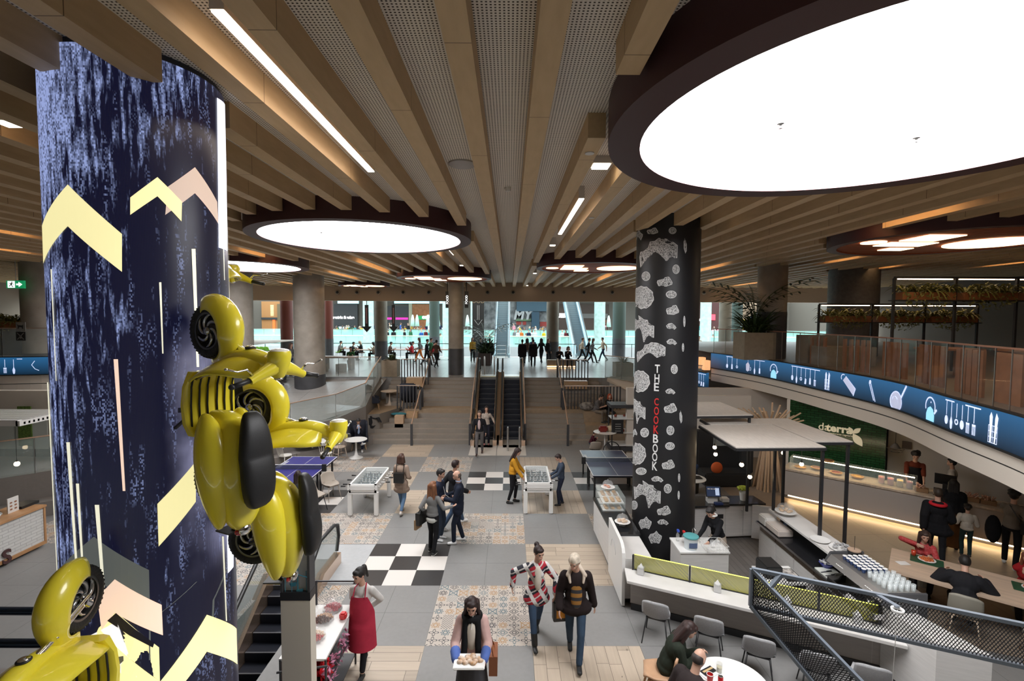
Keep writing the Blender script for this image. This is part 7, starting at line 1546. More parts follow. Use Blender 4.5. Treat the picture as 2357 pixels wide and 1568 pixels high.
text('sign','centric & wine',.55,mwl,s1,face_T(W(790,731,71.3)-Vector(s1.location),(1,0,0),(0,0,1)),.02,.03)
s2=shop('shopfront with pink band and yellow interior behind the arrow sign',888,942,700,[('front',888,705,942,768,mdk,.3),('pink_band',891,731,940,736,E_('pink_sign',(.8,.02,.35),.9),.3),('interior',891,737,940,757,mye,.1)])
s3=shop('orange brick shopfront with a green sign beside the green column',944,1010,700,[('cream_pier',942,699,950,760,M('cream_pier',(.42,.38,.27),.7),.4),('brick_front',950,700,1010,768,M('orange_brick',(.32,.12,.045),.7,var=.2,vs=3),.3),('arch_window',962,706,978,727,mdk,.1),('green_sign',963,727,1012,736,E_('green_sign',(.01,.25,.08),.8),.3),('door',962,740,978,760,mdk,.1)])
text('sign','coffee',.7,mwl,s3,face_T(W(985,730,71.2)-Vector(s3.location),(1,0,0),(0,0,1)),.02,.05)
s4=shop('dark mural wall with grey figures and red shapes behind the escalators',1108,1262,694,[('mural',1108,694,1262,775,M('mural',(.03,.03,.035),.7,col2=(.3,.3,.3),vs=1.2),.2),('blue_hoarding',1189,692,1259,717,M('hoarding_blue',(.06,.12,.17),.5),.6),('red_shape',1188,740,1200,748,M('mural_red',(.35,.04,.03),.6),.1),('red_shape',1203,740,1211,748,MATS['mural_red'],.1),('red_shape',1243,741,1258,752,MATS['mural_red'],.1),('green_sign',1187,734,1222,739,M('dull_green',(.12,.2,.1),.5),.3),('blue_pillar',1223,718,1240,785,M('navy_pillar',(.02,.06,.1),.4),1.0),('info_screen',1229,746,1237,759,E_('info_screen',(.15,.2,.8),1.2),.4)])
text('mural_letters','MY',1.9,M('mural_white',(.5,.5,.5),.6),s4,face_T(W(1204,726,71.2)-Vector(s4.location),(1,0,0),(0,0,1)),.02,.08,shear=.2)
s5=shop('brown shopfront with grey name band behind the slanted escalator',1287,1400,700,[('front',1287,700,1400,770,M('brown_front',(.06,.035,.025),.6),.2),('name_band',1287,722,1398,733,M('band_grey',(.14,.13,.12),.5),.3),('red_door',1385,737,1396,756,M('door_orange',(.28,.07,.03),.6),.1)])
text('sign','UERC',.8,mwl,s5,face_T(W(1297,727,71.2)-Vector(s5.location),(1,0,0),(0,0,1)),.02,.06);text('sign','t',.9,mwl,s5,face_T(W(1387,727,71.2)-Vector(s5.location),(1,0,0),(0,0,1)),.02,.12)
s6=shop('shopfront with bright egg logo and red neon seen right of the pillar',1573,1668,694,[('front',1573,694,1668,770,M('wine_front',(.08,.02,.018),.6),.2),('logo',1602,722,1608,733,mwl,.2),('name_sign',1597,734,1612,739,mwl,.2),('counter',1575,755,1588,762,M('pale_counter',(.5,.6,.62),.5),.3),('neon',1636,724,1645,737,E_('red_neon',(1,.05,.08),2),.2)])
s7=shop('warm shopfront with green and orange signs behind the palm',1705,1760,694,[('front',1702,694,1765,775,M('tan_front',(.3,.2,.13),.6),.2),('screen',1721,730,1733,738,M('tv',(.08,.1,.15),.3),.2),('green_light',1734,725,1745,733,E_('green_glow',(.05,.8,.35),1.3),.2),('orange_light',1733,734,1746,739,E_('orange_glow',(1,.2,.03),1.3),.2),('yellow_banner',1710,737,1714,758,E_('yellow_ban',(.9,.75,.05),.9),.2)])
s8=shop('amber hall with arched windows seen left of the thick column',603,655,692,[('front',603,694,655,770,M('amber_wall',(.4,.18,.06),.6),.2),('arch_window',610,702,618,728,E_('arch_glow',(.6,.5,.25),.7),.1),('arch_window',623,702,631,728,MATS['arch_glow'],.1),('ledge',603,731,652,736,mdk,.3),('orange_door',628,736,634,765,E_('door_glow',(.9,.15,.03),.8),.1),('pier',640,700,652,770,M('olive_pier',(.14,.1,.05),.6),.3)])
for x0,x1,l in ((778,826,'left'),(908,1026,'middle'),(1380,1392,'right')):wbox('clerestory_window','bright cyan clerestory strip under the fascia, %s one'%l,'window',x0,692,x1,699,mcy,71.0)
p0=W(956,755,60)
for i,x in enumerate((950,960,985,1008,1076,1380,1401)):
    p=W(x,745,60);t=thing('parasol','closed mint green parasol on the far terrace, %s'%('first','second','third, before the green sign','fourth, near the slim column','fifth','sixth, right of the slanted escalator','last on the right')[i],'parasol',(p.x,60,2.95));b=B();b.lathe([(.02,0),(.02,1.4)],n=8);obj('pole',b,steel,t);b=B();b.lathe([(.3,1.3),(.2,2.2),(.08,2.7),(.001,2.75)],n=12);obj('canopy',b,M('mint_cloth',(.5,.72,.62),.8),t,smooth=True)
# hanging black signs
def arrow_sign(lab,px_,py_,Y,txt='STAIRS'):
    p=PY(px_,py_,Y);t=thing('hanging_sign',lab,'sign',p);b=B();b.b2((-.12,-.06,-1.2),(.12,.06,.3));b.prism([(-.35,-.06,-1.2),(0,-.06,-1.6),(.35,-.06,-1.2)],(0,.12,0));b.b2((-.02,-.02,.3),(.02,.02,2.5));obj('arrow',b,black,t);b=B();b.b2((-.05,-.07,-1.0),(.05,-.062,.1));obj('arrow_face',b,M('sign_face',(.25,.12,.13),.5),t);return t
arrow_sign('black downward arrow sign left of the brown far column',844,712,33.6);arrow_sign('black downward arrow sign right of the brown far column',906,712,33.6)
for px_,l in ((1030,'vertical black letter sign on the left of the slim column'),(1074,'vertical black letter sign on the right of the slim column')):
    p=PY(px_,690,26.3);t=thing('letter_sign',l,'sign',p);b=B();b.b2((-.1,-.04,-.45),(.1,.04,.45));obj('box',b,black,t);text('letters','FOOD',.17,mwl,t,face_T((0,-.045,0),(0,0,1),(-1,0,0)),.004)
    b=B();b.b2((-.02,-.02,.45),(.02,.02,1.5));obj('hanger',b,black,t)
p=PY(1101,715,36.8);t=thing('letter_sign','black square pillar sign with a thin outlined arrow','sign',(p.x,36.8,CUP));b=B();b.b2((-.45,-.1,0),(.45,.1,4.9));obj('pillar',b,mdk,t);b=B();b.tube([(-.06,-.12,4),(-.06,-.12,2.9),(-.3,-.12,2.9),(0,-.12,2.5),(.3,-.12,2.9),(.06,-.12,2.9),(.06,-.12,4)],.012,5);obj('arrow_outline',b,mcer,t);text('letters','FOOD',.42,M('letter_brass',(.4,.3,.2),.5),t,face_T((-.1,-.12,4.3),(1,0,0),(0,0,1)),.01)
# ================================================================ MEZZANINE FITTINGS (right)
mor2=M('slat_orange',(.3,.13,.06),.55,var=.12,vs=6)
def shelf(lab,Y,x0,x1,z0,zt_,zb,seed):
    t=thing('plant_shelf',lab,'shelf',(x0,Y,z0));b=B();n=max(2,int((x1-x0)/1.7));[b.b2((i*(x1-x0)/n-.03,-.03,0),(i*(x1-x0)/n+.03,.03,zt_-z0)) for i in range(n+1)];b.b2((0,-.03,zt_-z0),(x1-x0,.03,zt_-z0+.05));b.b2((0,-.2,zb-z0-.2),(x1-x0,.2,zb-z0-.17));obj('frame',b,mdk,t)
    b=B();[b.b2((i*(x1-x0)/n+.1,-.02,zt_-z0-.035),((i+1)*(x1-x0)/n-.1,.02,zt_-z0-.01)) for i in range(n)];obj('light_strip',b,M('shelf_glow',(1,.8,.6),.5,emit=9,ecol=(1,.72,.5)),t)
    w=(x1-x0)/n
    for i in range(n):planter('plant_box','orange plant box %s, on the %s'%(('at the left','second along','third along','fourth along')[min(i,3)],lab[:38]),x0+w*(i+.5),Y,zb-.17,w*.86,.34,.22,mplo,'fern',seed+i)
shelf('upper plant shelf at the back right of the mezzanine',14.0,11.2,16.6,MEZ,6.66,6.2,3)
shelf('lower plant shelf behind the mezzanine tables',17.6,11.35,17.2,MEZ,5.98,5.52,7)
t=thing('slatted_partition','row of brown timber slats behind the mezzanine glass','partition',RIBC[20]);o_=Vector(t.location);L_=0
for i in range(18,len(RIBC)-1):
    a,c=RIBC[i],RIBC[i+1];k=max(1,int((c-a).length/.3))
    b=B()
    for j in range(k):q=a.lerp(c,j/k)+Vector((.55,.1,0))-o_;b.b2((q.x-.03,q.y-.05,0),(q.x+.03,q.y+.05,.92-.1*((i*3+j)%3)))
    if i%7>1:obj('slats',b,mor2,t)
for i,(x,y,w,d,h,l) in enumerate(((10.9,15.6,1.6,.8,.62,'low dark timber block behind the mezzanine glass'),(10.75,16.6,1.2,.7,.95,'taller timber block right of the mezzanine column'))):b=B();b.b2((-w/2,-d/2,0),(w/2,d/2,h));tag(obj('timber_block',b,mplb,loc=(x,y,MEZ),bevel=.01),l,'bench')
for i in range(4):
    x=11.6+i*1.6;y=12.6-i*.6;t=thing('dining_table','brown timber table on the right mezzanine, %s from the left'%('first','second','third','fourth')[i],'table',(x,y,MEZ));b=B();b.b2((-.6,-.4,.72),(.6,.4,.77));obj('tabletop',b,mor2,t)
    for sx in (-1,1):b=B();b.b2((sx*.5-.04,-.35,0),(sx*.5+.04,.35,.72));obj('leg',b,mor2,t)
for px_,py_,h,l in ((1611,849,.5,'large glowing orange block lamp right of the printed pillar'),(1632,853,.42,'small glowing orange block lamp beside the large one')):
    p=G(px_,py_,3.2);b=B();b.b2((-.32 if h>.45 else -.18,-.15,0),(.3 if h>.45 else .1,.15,h));tag(obj('block_lamp',b,M('amber_lamp',(1,.6,.3),.5,emit=.8,ecol=(1,.5,.22)),loc=(p.x,p.y+.25,3.2),bevel=.01),l,'lamp')
p=PY(1712,818,18.6);b=B();b.lathe([(.24,0),(.24,.6),(.22,.64),(.001,.65)],n=24);tag(obj('drum_lamp',b,MATS['amber_lamp'],loc=(p.x,18.6,MEZ),smooth=True),'glowing orange drum lamp at the left end of the long blue band','lamp')
# left mezzanine: exit sign, plants, pictograms
p=PY(37,655,17.6);t=thing('exit_sign','green running man exit sign with a white arrow','sign',p);b=B();b.b2((-.31,-.04,-.14),(.31,.04,.14));obj('box',b,M('exit_green',(.01,.3,.1),.5,emit=.6,ecol=(.01,.35,.13)),t);me_=E_('exit_white',(.9,1,.95),1.3)
b=B();b.b2((-.26,-.045,-.12),(.0,-.041,.12));obj('white_field',b,me_,t);flat_fig('arrow',[rect(.05,-.03,.16,.03)[0],[(.14,-.09),(.27,0),(.14,.09)]],face_T((0,-.046,0),(1,0,0),(0,0,1)),me_,t,.004)
flat_fig('running_man',[disc2(-.1,.08,.02,.02)[0],[(-.14,.05),(-.09,.06),(-.1,-.02),(-.16,-.02)],seg((-.12,-.02),(-.07,-.1),.022)[0],seg((-.14,-.02),(-.21,-.07),.022)[0],seg((-.1,.04),(-.04,.0),.016)[0],seg((-.14,.04),(-.2,.01),.016)[0]],face_T((0,-.048,0),(1,0,0),(0,0,1)),M('exit_ink',(.01,.15,.05),.5),t,.003)
b=B();b.cyl((0,0,.14),(0,0,ZB-p.z),.01);obj('rod',b,steel,t)
planter('planter','orange planter with trailing greenery on the left mezzanine',-19.6,18.6,MEZ+1.0,2.4,.5,.3,mplo,'fern',21);planter('planter','leafy plant in an orange tub behind the left glass parapet',-17.9,18.3+.9,MEZ,.8,.6,.9,mplo,'bush',31)
b=B();b.b2((-1.3,-.3,0),(1.3,.3,1.0));tag(obj('planter_stand',b,mdk,loc=(-19.6,18.6,MEZ)),'dark stand under the orange planter on the left mezzanine','stand')
for py_,l,c in ((752,'grey no-dogs pictogram plate on the left glass parapet',(.2,.2,.19)),(774,'black no-food pictogram plate below the dog plate',(.02,.02,.02))):
    p=PY(48,py_,17.25);t=thing('pictogram',l,'sign',p);b=B();b.b2((-.17,-.01,-.16),(.17,.01,.16));obj('plate',b,M('plate%.2f'%c[0],c,.5),t,bevel=.004);mk=black if c[0]>.1 else MATS['plate0.20'];flat_fig('symbol',[[(-.1,-.08),(-.1,.03),(-.14,.09),(-.07,.05),(.06,.04),(.1,.08),(.09,-.08),(.06,-.08),(.04,-.02),(-.05,-.02),(-.07,-.08)]] if c[0]>.1 else [seg((-.12,-.12),(.12,.12),.02)[0],seg((-.12,.12),(.12,-.12),.02)[0],disc2(0,-.03,.04,.06)[0]],face_T((0,-.012,0),(1,0,0),(0,0,1)),mk,t,.004)
# flower and cake cart at the foot of the right stairs
t=thing('flower_cart','black cart with cake shelves, chalkboard and bicycle wheel by the right stairs','cart',(4.75,18.9,0));b=B()
for z in (.45,.95,1.5):b.b2((-.75,-.35,z),(.9,.35,z+.04))
obj('shelves',b,white,t);b=B();b.b2((-.8,-.4,1.95),(.95,.4,2.08));b.b2((-.8,-.38,.25),(.95,.38,.42));[b.b2((x-.02,y-.02,.3),(x+.02,y+.02,2.0)) for x in (-.73,.88) for y in (-.33,.33)];obj('frame',b,darkgrey,t)
b=B();b.torus((-.75,-.42,.33),.31,.02,'Y',36,8);[b.cyl((-.75,-.42,.33),(-.75+.3*math.cos(k*.7),-.42,.33+.3*math.sin(k*.7)),.004,n=5) for k in range(9)];obj('wheel',b,black,t,smooth=True)
b=B();b.b2((-.72,-.4,.95),(-.3,-.37,1.5));cb=obj('chalkboard',b,black,t);b=B();[b.b2((-.62,-.405,1.05+.09*k),(-.4,-.401,1.07+.09*k)) for k in range(4)];obj('chalk_lines',b,M('chalk',(.4,.4,.38),.8),cb)
b=B();rd=random.Random(4);[b.ell((rd.uniform(-.6,.8),rd.uniform(-.25,.1),z+.09),rd.uniform(.05,.09),8,6) for z in (.95,1.5) for _ in range(9)];obj('cakes',b,M('cakes',(.3,.07,.04),.6,var=.6,vs=6),t,smooth=True);b=B();leafball(b,(.55,-.3,.65),(.25,.15,.18),160,.05,3);obj('greenery',b,leafmat('cart',(.06,.1,.03)),t)
t=thing('oval_table','white oval table with red cake beside the flower cart','table',(3.75,18.6,0));b=B();b.lathe([(.42,.98),(.45,1.0),(.001,1.0)],n=32);obj('top',b,white,t,smooth=True,ang=40);b=B();b.cyl((0,0,.03),(0,0,.98),.025);b.box((0,0,.02),(.6,.05,.03));b.box((0,0,.02),(.05,.6,.03));obj('leg',b,white,t)
tag(obj('handbag',B().b2((-.17,-.1,0),(.17,.1,.24)),M('wine_bag',(.2,.02,.015),.4),loc=(3.68,18.6,1.0),bevel=.05),'dark red handbag on the white oval table','bag');tag(obj('folded_coat',B().ell((0,0,.1),(.2,.15,.13),14,9),M('cream_coat',(.5,.4,.27),.9,bump=.5,bs=30),loc=(4.0,18.7,1.0),smooth=True),'cream coat heaped on the white oval table','coat')
# ================================================================ PEOPLE IN THE HALL
Wh=(.7,.7,.7)
def part(t,nm,b,mt,s=1,**k):
    b.v=[Vector(v)*s for v in b.v];return obj(nm,b,mt,t,**k)
def vpart(t,nm,b,mt,s,vox=.012,it=2):b.v=[Vector(v)*s for v in b.v];me=voxel(b,nm,vox,mt,it);return obj(nm,me,None,t)
def own(nm,lab,cat,t,b,mt,s=1,**k):
    """a carried thing: top level, built in the carrier's frame"""
    M4=Matrix.Translation(t.location)@ Matrix.Rotation(t.rotation_euler[2],4,'Z')@ Matrix.Scale(s,4);c=sum((v for v in b.v),Vector())/len(b.v);b.v=[v-c for v in b.v];o=obj(nm,b,mt,**k);o.location=M4@ c;o.rotation_euler=t.rotation_euler;o.scale=(s,s,s);return tag(o,lab,cat)
jean=(.045,.075,.13);jeanl=(.12,.2,.32)
t,J,s=person('woman in white sweater and red apron walking with hands behind her back',(-2.25,7.2,0),-.1,1.66,hair='ponytail',hc=(.012,.009,.008),top=(.62,.6,.58),bot=(.015,.015,.018),ankle=True,female=True,lf=(.06,-.2,.085),rf=(-.07,.22,.1),rtip=-20,lh=(.06,.17,.98),rh=(-.06,.18,.96),le=(1,.3,0),re=(-1,.3,0),head=(14,-25),shoe=(.02,.02,.02))
b=B();b.grid(lambda u,v:((.19+.05*u)*math.sin((v-.5)*(1.5+1.6*min(u*3,1))),-(.15+.06*u+.02*(u>.5))*math.cos((v-.5)*(1.5+1.6*min(u*3,1)))-.01,1.32-.86*u),20,14);ap=part(t,'apron',b,cloth('apron',(.42,.03,.06)),s,smooth=True,fix=False)
b=B();[b.tube([(sx*.1,-.15,1.31),(sx*.09,-.08,1.44),(sx*.06,.02,1.47)],.01,6) for sx in (-1,1)];part(t,'apron_strap',b,cloth('apron',0),s)
t,J,s=person('woman in pink sweater and black scarf carrying a food tray at the bottom edge',(-.5,6.42,0),.0,1.7,hair='bob',hc=(.02,.008,.007),top=(.55,.36,.33),bot=(.05,.05,.055),female=True,bulky=.018,skirt=.55,lean=3,lh=(.19,-.4,1.08),rh=(-.19,-.4,1.08),le=(.5,.5,-.8),re=(-.5,.5,-.8),head=(16,0),lf=(.08,-.1,.085),rf=(-.08,.1,.085),palml=(0,0,1),palmr=(0,0,1))
b=B();b.torus((0,-.02,1.44),.105,.05,'Z',20,8);cap_(b,(.08,-.11,1.42),(.1,-.2,.98),.05,.045);cap_(b,(-.08,-.11,1.42),(-.1,-.2,1.0),.05,.045);vpart(t,'scarf',b,cloth('black_scarf',(.008,.008,.009)),s)
b=B();b.ell((0,-.14,1.22),(.09,.05,.2),12,8);part(t,'shirt_front',b,cloth('cream',(.62,.56,.48)),s,smooth=True)
for sd in ('l','r'):b=B();cap_(b,J[sd+'elb'].lerp(J[sd+'w'],.5),J[sd+'w'],.07,.06);part(t,'blue_cuff',b,cloth('blue_cuff',(.09,.15,.42)),s,smooth=True)
c=thing('food_tray','white paper tray of snacks held by the woman with the black scarf','tray',(-.5,6.42-.47*s,1.08*s));b=B();b.b2((-.2,-.14,0),(.2,.14,.03));obj('tray',b,mcer,c,bevel=.01);b=B();[b.ell((.15*math.cos(k*2.4)*math.sqrt(k/14),.09*math.sin(k*2.4)*math.sqrt(k/14),.045),(.04,.03,.025),8,6) for k in range(14)];obj('snacks',b,M('snacks',(.7,.62,.55),.6,col2=(.5,.25,.08),vs=14),c,smooth=True)
b=B();b.cyl((.0,-.2,1.35),(.02,-.12,1.5),.005,n=6);own('drinking_straw','white straw at the mouth of the woman with the black scarf','straw',t,b,mcer,s)
b=B();b.b2((.24,-.12,.62),(.36,.2,.9));b.tube([(.3,-.1,.9),(.24,-.03,1.2),(.3,.15,.9)],.01,6);own('brown_bag','brown leather bag at the hip of the woman with the tray','bag',t,b,M('brown_leather',(.2,.06,.02),.4),s,bevel=.02)
mpl,nt_,bs_,v_=NT('plaid_cloth',.9);x_,y_,z_=SEP(nt_,v_);st=lambda q,k,w:MA(nt_,'LESS_THAN',MA(nt_,'PINGPONG',q,k),w);dg=MA(nt_,'ADD',x_,MA(nt_,'MULTIPLY',z_,.6));dh=MA(nt_,'SUBTRACT',z_,MA(nt_,'MULTIPLY',x_,.6))
nt_.links.new(MIX(nt_,st(dh,.06,.012),MIX(nt_,st(dg,.1,.035),MIX(nt_,st(dh,.12,.05),(.38,.02,.035),(.02,.02,.03)),(.6,.58,.56)),(.55,.52,.5)),bs_.inputs['Base Color'])
t,J,s=person('woman in red plaid poncho and jeans walking with a black shopping bag',(.47,7.9,0),.12,1.68,hair='bun',hc=(.018,.012,.01),topmat=mpl,top=(0,0,0),bot=jean,female=True,bulky=.008,long=.3,lf=(.06,.3,.12),ltip=-25,rf=(-.07,-.26,.085),lh=(.27,-.3,1.02),rh=(-.42,.05,1.0),le=(1,.3,-.4),re=(-1,.3,-.3),head=(10,20),shoe=(.012,.012,.012),lean=4)
for k in ('l','r'):b=B();cap_(b,J[k+'a'],J[k+'a'].lerp(J[k+'k'],.4),.055,.06);part(t,'boot_shaft',b,M('boot',(.012,.012,.012),.5),s,smooth=True)
b=B();b.ell((.0,-.13,1.2),(.07,.045,.22),12,8);part(t,'cream_top',b,cloth('cream',0),s,smooth=True)
b=B();b.b2((.22,-.42,.58),(.48,-.28,.92));bg=own('shopping_bag','black shopping bag with orange square on the arm of the woman in plaid','bag',t,b,black,s,bevel=.01);b=B();b.b2((-.08,-.078,-.1),(.09,-.072,.11));obj('orange_square',b,M('bag_orange',(.75,.3,.02),.6),bg);b=B();[b.tube([(-.08,y,.17),(-.05,y,.28),(.05,y,.28),(.08,y,.17)],.005,6) for y in (-.05,.05)];obj('bag_handle',b,black,bg);text('bag_print','Spar',.07,mcer,bg,face_T((0,-.079,.06),(1,0,0),(0,0,1)),.001)
msh,nt_,bs_,v_=NT('mustard_check',.9);x_,y_,z_=SEP(nt_,v_);nt_.links.new(MIX(nt_,MA(nt_,'LESS_THAN',MA(nt_,'PINGPONG',z_,.06),.028),(.32,.15,.03),(.03,.03,.035)),bs_.inputs['Base Color'])
t,J,s=person('man in cream beanie, dark sherpa jacket and jeans walking towards us',(1.07,7.45,0),-.05,1.78,hair='beanie',hc=(.52,.44,.35),top=(.018,.012,.012),bot=(.035,.06,.1),bulky=.02,long=.12,lf=(.04,-.26,.085),rf=(-.06,.28,.13),rtip=-25,lh=(.3,.08,.84),rh=(-.26,-.12,.9),head=(16,-25),shoe=(.015,.015,.015),lean=3)
b=B();b.ell((0,-.118,1.12),(.09,.034,.27),14,9);part(t,'checked_shirt',b,msh,s,smooth=True)
b=B();[cap_(b,(sx*.05,.03,1.5),(sx*.13,-.1,1.42),.035,.035) for sx in (-1,1)];[cap_(b,(sx*.12,-.1,1.42),(sx*.1,-.15,1.33),.03,.018) for sx in (-1,1)];part(t,'cream_collar',b,cloth('sherpa',(.5,.42,.34)),s,smooth=True)
nv=(.012,.016,.03)
t,J,s=person('bald man in navy suit and white trainers talking at the checkered tiles',(-1.22,11.45,0),-1.45,1.77,hair='bald',hc=(.08,.06,.05),top=nv,bot=nv,long=.25,bulky=.01,shoe=Wh,lh=(.12,-.32,1.12),rh=(-.16,-.3,1.1),le=(.6,.8,-.2),re=(-.6,.8,-.2),head=(5,0),lf=(.1,-.12,.085),rf=(-.1,.1,.085))
b=B();[b.torus(J['hc']+Vector((sx*.032,-.1,.01)),.022,.003,'Y',16,5) for sx in (-1,1)];part(t,'glasses',b,black,s);b=B();b.torus(J['neck']-Vector((0,0,.02)),.06,.015,n=20,m=6);part(t,'shirt_collar',b,cloth('pale_blue',(.4,.5,.7)),s,smooth=True)
t,J,s=person('woman with long auburn hair and grey sweater seen from behind, gesturing',(-1.78,10.95,0),2.75,1.66,hair='long',hc=(.2,.08,.035),top=(.2,.2,.2),bot=(.01,.01,.012),female=True,shoe=(.015,.015,.015),sole=True,lh=(.26,-.02,.95),rh=(-.4,-.25,1.12),re=(-.6,.3,-1),palmr=(0,-.5,.8),lf=(.09,-.05,.085),rf=(-.1,.12,.085))
b=B();b.ell((0,0,.84),(.17,.13,.1),16,9);part(t,'shirt_hem',b,cloth('offwhite',(.55,.55,.52)),s,smooth=True)
b=B();b.b2((.2,-.08,.72),(.32,.26,1.02));b.tube([(.26,-.04,1.02),(.2,.0,1.38),(.26,.2,1.02)],.012,6);own('shoulder_bag','black leather shoulder bag on the woman in the grey sweater','bag',t,b,M('black_leather',(.012,.012,.012),.35),s,bevel=.03)
b=B();b.b2((.3,.0,.6),(.36,.26,.84));own('paper_bag','brown paper bag behind the black shoulder bag','bag',t,b,M('kraft',(.3,.19,.1),.8),s)
t,J,s=person('young man in dark hoodie listening to the man in the navy suit',(-1.72,11.6,0),1.25,1.76,hair='short',hc=(.012,.009,.008),top=(.02,.025,.045),bot=(.03,.04,.06),shoe=Wh,lh=(.1,-.3,1.08),rh=(-.1,-.28,1.05),head=(8,5));b=B();b.tube([(-.08,-.16,1.36),(-.04,-.19,1.15),(.02,-.25,1.08)],.006,6);part(t,'lanyard',b,mcer,s)
person('man in black jacket walking away behind the talking group',(-1.45,12.3,0),2.2,1.78,hair='short',hc=(.02,.012,.01),sk='tan',top=(.01,.01,.014),bot=jean,shoe=Wh,bulky=.02,**WALK1)
t,J,s=person('woman in beige coat and blue jeans walking away beside the left foosball table',(-3.0,13.15,0),PI-.1,1.68,hair='bob',hc=(.06,.025,.015),top=(.3,.22,.17),bot=jeanl,ankle=True,female=True,shoe=(.6,.55,.5),long=.45,bulky=.01,lf=(.05,-.22,.085),rf=(-.05,.2,.12),rtip=-22,lh=(.14,-.3,1.15),rh=(-.2,-.2,1.0))
b=B();b.b2((-.14,.13,.98),(.14,.26,1.26));b.tube([(-.1,.14,1.2),(-.11,.05,1.48),(-.1,-.06,1.44)],.012,6);b.tube([(.1,.14,1.2),(.11,.05,1.48),(.1,-.06,1.44)],.012,6);own('backpack','small black backpack on the woman in the beige coat','backpack',t,b,MATS['black_leather'],s,bevel=.03)
person('woman in mustard sweater and black trousers playing table football',(.1,13.95,0),1.45,1.66,hair='long',hc=(.02,.012,.01),top=(.5,.24,.02),bot=(.01,.01,.012),ankle=True,female=True,bulky=.01,shoe=(.015,.015,.015),lean=6,lh=(.2,-.38,.86),rh=(-.25,-.36,.86),head=(22,0),lf=(.1,-.06,.085),rf=(-.1,.12,.085))
person('boy in slate blue sweater playing table football on the right',(1.52,13.8,0),-1.5,1.52,hair='short',hc=(.02,.012,.01),top=(.045,.06,.09),bot=(.02,.025,.04),shoe=(.015,.015,.015),lh=(.16,-.34,.98),rh=(-.16,-.32,.98),head=(28,0),lf=(.1,-.08,.085),rf=(-.1,.06,.085))
t,J,s=person('man in black jacket and grey trousers stepping off the left escalator',(-1.18,18.85,.012),-.05,1.76,hair='short',hc=(.1,.07,.05),top=(.015,.015,.018),bot=(.12,.11,.11),shoe=(.06,.03,.025),vox=.015,rf=(-.08,-.32,.085),lf=(.08,.26,.13),ltip=-25,rh=(-.24,-.05,.86),lh=(.26,-.1,.9));b=B();b.ell((0,-.12,1.22),(.06,.05,.2),12,8);part(t,'pink_shirt',b,cloth('pale_pink',(.55,.42,.42)),s,smooth=True)
person('dark-haired woman in cream top behind the man leaving the escalator',(-.98,20.35,.012),.1,1.66,hair='long',hc=(.02,.012,.01),top=(.5,.42,.36),bot=(.02,.02,.03),female=True,shoe=(.5,.2,.2),vox=.015,lh=(.34,-.1,1.05))
SITP=dict(pelvis=(0,0,.52),lf=(.12,-.42,.085),rf=(-.12,-.42,.085))
def seat(**k):d=dict(SITP);d.update(k);return d
c=person('bearded man in dark jacket seated in the navy wing chair, looking at a phone',(-6.2,19.55,0),.35,1.75,sk='mid',hc=(.015,.01,.008),top=(.02,.022,.03),bot=(.03,.04,.08),shoe=Wh,vox=.014,ankle=True,**seat(rf=(.12,-.5,.38),rdir=(.8,-.4,.3),lh=(.08,-.3,.95),rh=(-.06,-.32,.95),head=(28,0)))
b=B();b.ell((0,-.13,.88),(.07,.05,.2),12,8);part(c[0],'white_shirt',b,cloth('pale_blue',0),c[2],smooth=True)
person('woman with long dark hair in a green-black coat bent over the round table',(2.25,6.62,0),1.3,1.68,hair='long',hc=(.03,.012,.01),top=(.02,.026,.018),bot=(.015,.018,.014),female=True,bulky=.03,**seat(lean=22,lh=(.05,-.45,.8),rh=(-.1,-.42,.8),head=(22,0)))
person('balding man in dark brown jacket seen from behind at the round table',(2.22,5.72,0),2.15,1.76,hair='bald',hc=(.035,.025,.022),sk='light',top=(.03,.022,.022),bot=(.02,.02,.02),bulky=.035,**seat(lean=14,lh=(.2,-.3,.8),rh=(-.35,-.42,.8),head=(16,0)))
shell_chair('beech plywood chair under the balding man',2.16,5.64,2.15+PI,MATS['beech_ply'],MATS['beech_leg'],legw=.026,h=.7)
b=B();[b.cyl((2.8+.01*k,5.5,.79),(3.0,5.68+.02*k,.76),.003,n=5) for k in (0,1)];tag(obj('chopsticks',b,M('chop',(.6,.45,.3),.6)),'wooden chopsticks in the hand of the balding man','chopsticks')
c=person('barista with black ponytail and beige apron washing up behind the bar',(4.42,9.95,0),-.95,1.64,hair='ponytail',hc=(.01,.008,.008),top=(.012,.012,.014),bot=(.35,.29,.23),female=True,sleeve=1,lean=24,pelvis=(0,.05,.93),lh=(.12,-.5,.98),rh=(-.16,-.48,.98),head=(24,0),skirt=.3)
b=B();b.torus(c[1]['neck'],.085,.02,n=20,m=8);part(c[0],'white_headphones',b,white,c[2],smooth=True)
person('bearded man in blue sweater seated with a phone beside the black booth',(5.75,14.75,0),-.75,1.76,sk='mid',hc=(.012,.01,.009),top=(.03,.05,.1),bot=(.02,.02,.03),**seat(lean=22,lh=(.06,-.45,.85),rh=(-.1,-.45,.85),head=(20,0)))
tag(obj('stool',B().lathe([(.18,0),(.2,.42),(.001,.43)],n=24),mb_,loc=(5.78,14.85,0)),'black round stool under the man in the blue sweater','stool')
p=on_plane(2105,1090,1.35);c=person('curly-haired man in maroon shirt and black apron behind the food counter',(p.x,p.y,0),-.6,1.76,hair='curly',hc=(.015,.012,.01),top=(.14,.03,.015),bot=(.01,.01,.01),sleeve=.2,lh=(.16,-.4,1.0),rh=(-.2,-.38,1.0),head=(18,0));b=B();b.grid(lambda u,v:(.185*math.sin((v-.5)*2.6),-.155*math.cos((v-.5)*2.6)-.01,1.32-.7*u),10,12);part(c[0],'black_apron',b,cloth('apron_black',(.01,.01,.012)),c[2],smooth=True,fix=False)
